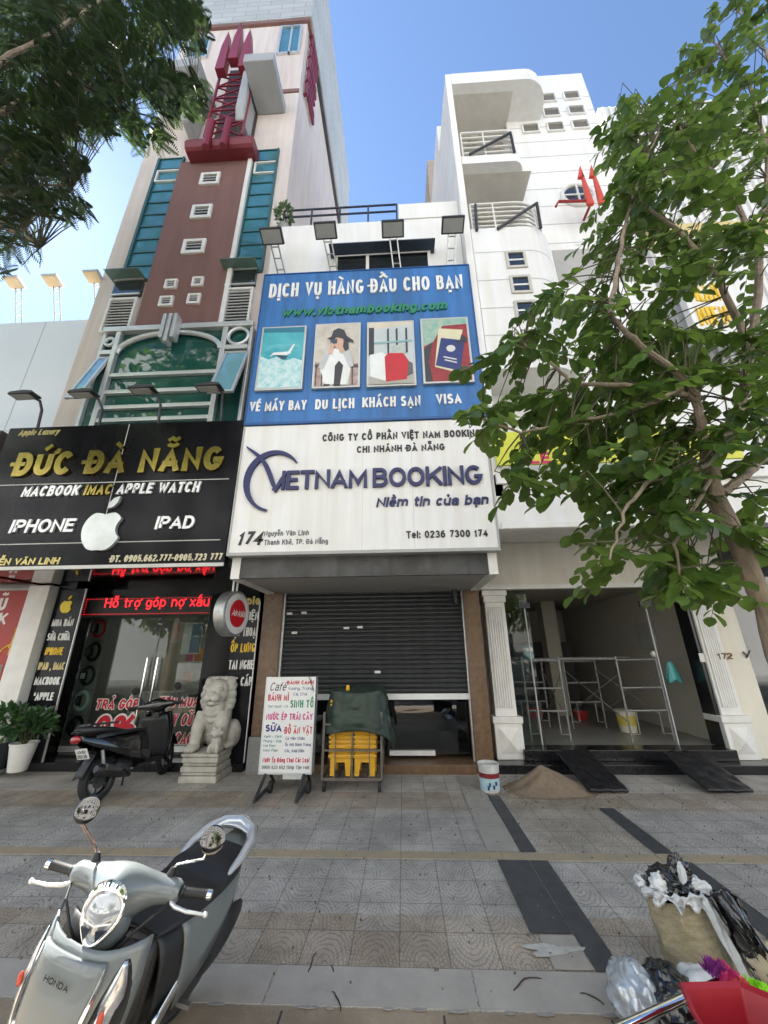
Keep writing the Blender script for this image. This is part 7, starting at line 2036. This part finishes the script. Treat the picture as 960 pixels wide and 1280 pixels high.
for cx_, cy_, rx_, ry_, n in clumps:
    for _ in range(int(n*(2.3 if cx_ > 780 else 1.75)+.5)):
        a = rs_.uniform(0, 2*PI); r = math.sqrt(rs_.uniform(0, 1))
        Yd = rs_.uniform(1.85, 2.75)
        p = np.array(at(cx_+rx_*r*math.cos(a), cy_+ry_*r*math.sin(a), Yd))
        j = np.argmin(((SA-p)**2).sum(1)); b0 = SA[j]
        out = p-b0; dist = np.linalg.norm(out)
        hd = np.array([out[0]+rs_.normal(0, .10)-.06, out[1]+rs_.normal(0, .12), 0]); hd /= np.linalg.norm(hd)+1e-9
        L_ = rs_.uniform(.26, .42)
        drop = rs_.uniform(-.15, -.75)
        dirn = np.array([hd[0], hd[1], drop]); dirn /= np.linalg.norm(dirn)
        st_ = p-dirn*L_*.5
        mid = (b0+st_)/2+np.array([0, 0, .05*dist])
        if dist < 1.2: tw.tube([tuple(b0), tuple(mid), tuple(st_)], [.006, .0045, .003], 5, caps=False)
        ra = [st_+dirn*L_*t_+np.array([0, 0, -.10*t_*t_*L_]) for t_ in (0, .33, .66, 1)]
        tw.tube([tuple(q) for q in ra], [.003, .0025, .002, .0015], 4, caps=False)
        tn0 = rs_.uniform(0, 1); up0 = np.array([rs_.normal(0, .3), rs_.normal(0, .3)-.2, 1.0])
        nl = rs_.randint(4, 7); side = np.cross(dirn, [0, 0, 1]); side /= np.linalg.norm(side)
        for q in range(nl*2+1):
            t_ = .18+.82*(q//2+.5*(q % 2)*.8)/nl if q < nl*2 else 1.0
            t_ = min(t_, 1)
            s = (1 if q % 2 else -1)
            base = st_+dirn*L_*t_+np.array([0, 0, -.10*t_*t_*L_])
            ld = dirn*.7+side*s*.8+np.array([0, 0, rs_.uniform(-.45, -.05)]) if q < nl*2 else dirn
            up_ = up0+rs_.normal(0, .18, 3)
            items.append((base, ld+rs_.normal(0, .10, 3), up_, rs_.uniform(.064, .112)*(.8+.3*t_), min(1, max(0, tn0*.6+rs_.uniform(0, .4)))))
tb.build('trunk', bark, rt, smooth=True)
tw.build('twig', mat('green_brown_twig', (.08, .075, .04), .8), rt, smooth=True)
V_, F_, T_ = leaves(items)
cloud('crown', V_, F_, T_, leaf_mat('broad_leaf', (.026, .062, .011), (.105, .18, .030), .38, .42), rt)

# the fine-leaved tree overhead at the left
lt = root('feathery_tree', 'fine leaved feathery tree reaching overhead into the upper left corner', 'tree', (-5.6, 1.4, 0))
lb_ = MB()
hub = Vector((-5.3, 1.7, 4.6))
lb_.tube([Vector((-5.6, 1.4, -.1)), Vector((-5.55, 1.45, 2)), Vector((-5.45, 1.55, 3.4)), hub], [.20, .17, .15, .13], 14)
lim2 = [[hub, A(-40, 160, 2.6), A(60, 110, 2.9), A(150, 60, 3.1), A(240, 30, 3.3)], [hub, A(-60, 120, 2.4), A(30, 60, 2.6), A(110, 10, 2.8), A(190, -30, 3.0)], [hub, A(-60, 240, 2.7), A(20, 190, 3.0), A(90, 160, 3.2), A(150, 140, 3.3)],
        [hub, A(-70, 300, 2.7), A(-20, 260, 2.9), A(40, 230, 3.1), A(90, 235, 3.2)], [A(60, 110, 2.9), A(130, 110, 3.2), A(200, 110, 3.4), A(245, 115, 3.5)], [A(-20, 260, 2.9), A(0, 280, 3.0), A(30, 290, 3.1), A(50, 310, 3.1)]]
S2 = []
for pts in lim2:
    f_ = []
    for i in range(len(pts)-1):
        for q in range(5): f_.append(pts[i].lerp(pts[i+1], q/5)+Vector((rg.uniform(-.03, .03), rg.uniform(-.03, .03), rg.uniform(-.03, .03))))
    f_.append(pts[-1]); S2 += f_
    lb_.tube(f_, [.055-.045*i/(len(f_)-1) for i in range(len(f_))], 7)
SB2 = np.array([tuple(p) for p in S2])
cl2 = [(30, 30, 60, 50, 90), (100, 30, 60, 45, 90), (170, 30, 55, 40, 70), (225, 15, 35, 25, 34), (240, 40, 22, 26, 16), (40, 95, 60, 45, 80), (110, 95, 50, 40, 66), (170, 90, 40, 34, 40), (205, 100, 20, 24, 14), (225, 118, 36, 26, 36), (30, 150, 55, 40, 60), (95, 150, 40, 30, 40), (140, 145, 36, 22, 26), (185, 165, 26, 20, 14),
       (25, 200, 45, 34, 44), (75, 205, 34, 24, 26), (20, 245, 40, 26, 30), (70, 250, 30, 20, 16), (95, 262, 18, 14, 6), (15, 290, 22, 18, 7), (8, 320, 14, 20, 4), (45, 298, 14, 10, 3)]
VV, FF, TT = [], [], []; k0 = 0
tw2 = MB()
for cx_, cy_, rx_, ry_, n in cl2:
    for _ in range(int(n*3.3)):
        a = rs_.uniform(0, 2*PI); r = math.sqrt(rs_.uniform(0, 1))
        p = np.array(at(cx_+rx_*r*math.cos(a), cy_+ry_*r*math.sin(a), rs_.uniform(2.5, 3.9)))
        j = np.argmin(((SB2-p)**2).sum(1)); b0 = SB2[j]
        hd = p-b0; hd = hd/(np.linalg.norm(hd)+1e-9)+rs_.normal(0, .55, 3); hd[2] = -abs(hd[2])*.5-rs_.uniform(.1, .7); hd /= np.linalg.norm(hd)
        L_ = rs_.uniform(.22, .38)
        st_ = p-hd*L_*.4
        if np.linalg.norm(p-b0) < 1.0 and rs_.uniform() < .5: tw2.tube([tuple(b0), tuple((b0+st_)/2+np.array([0, 0, .04])), tuple(st_)], [.008, .006, .003], 4, caps=False)
        sd_ = np.cross(hd, [rs_.normal(0, .4), rs_.normal(0, .4), 1]); sd_ /= np.linalg.norm(sd_)
        nn = np.cross(sd_, hd); m_ = 14; tn = rs_.uniform(0, 1)
        for q in range(m_):
            t_ = .12+.88*q/(m_-1); c_ = st_+hd*L_*t_+np.array([0, 0, -.08*t_*t_])
            ln = L_*.30*(math.sin(PI*min(.12+.84*t_, 1))**.6)
            for s in (-1, 1):
                e = c_+(sd_*s*.92+hd*.40-np.array([0, 0, .18]))*ln; wv = hd*.009+nn*.003
                VV += [c_-wv*.6, (c_+e)/2-wv, e, (c_+e)/2+wv]; FF.append([k0, k0+1, k0+2, k0+3]); TT += [tn*.7+.3*rs_.uniform()]*4; k0 += 4
lb_.build('trunk', bark, lt, smooth=True)
tw2.build('twig', MATS['green_brown_twig'], lt, smooth=True)
cloud('crown', np.array(VV), np.array(FF), np.array(TT), leaf_mat('feathery_leaf', (.005, .012, .005), (.020, .040, .009), .6, .36), lt)

# trees across the road, seen mirrored in the glazing
def far_tree(label, x, y, h, r, seed, n=2600):
    g = root('roadside_tree', label, 'tree', (x, y, 0)); rr = np.random.RandomState(seed)
    b = MB(); b.tube([(x, y, -.1), (x+.1, y, h*.3), (x-.05, y, h*.55)], [.22, .17, .12], 10)
    its = []; cs = [(np.array([x, y, h*.68])+rr.normal(0, 1, 3)*np.array([r*.5, r*.45, h*.12]), rr.uniform(.45, .8)*r*.6) for _ in range(14)]
    for c_, q in cs: b.tube([(x, y, h*.5), tuple((c_+np.array([x, y, h*.5]))/2+rr.normal(0, .1, 3)), tuple(c_)], [.08, .05, .02], 6)
    for _ in range(n):
        c_, q = cs[rr.randint(len(cs))]; d = rr.normal(0, 1, 3); d /= np.linalg.norm(d)
        its.append((c_+d*q*rr.uniform(.5, 1.05), d+rr.normal(0, .6, 3)-np.array([0, 0, .4]), np.array([0, 0, 1])+rr.normal(0, .5, 3), rr.uniform(.22, .36), rr.uniform()))
    b.build('trunk', bark, g, smooth=True); V1, F1, T1 = leaves(its); cloud('crown', V1, F1, T1, MATS['broad_leaf'], g)
far_tree('tall round crowned kerb tree outside the left edge, mirrored in the arched bay', -8.6, .2, 13.5, 3.0, 1, 3600)
far_tree('wide crowned tree across the road, mirrored in the empty shop window', 5.0, -9.6, 6.6, 3.0, 2)
far_tree('low leafy tree across the road, mirrored in the phone shop door', -14.0, -8.5, 6.6, 2.6, 3)
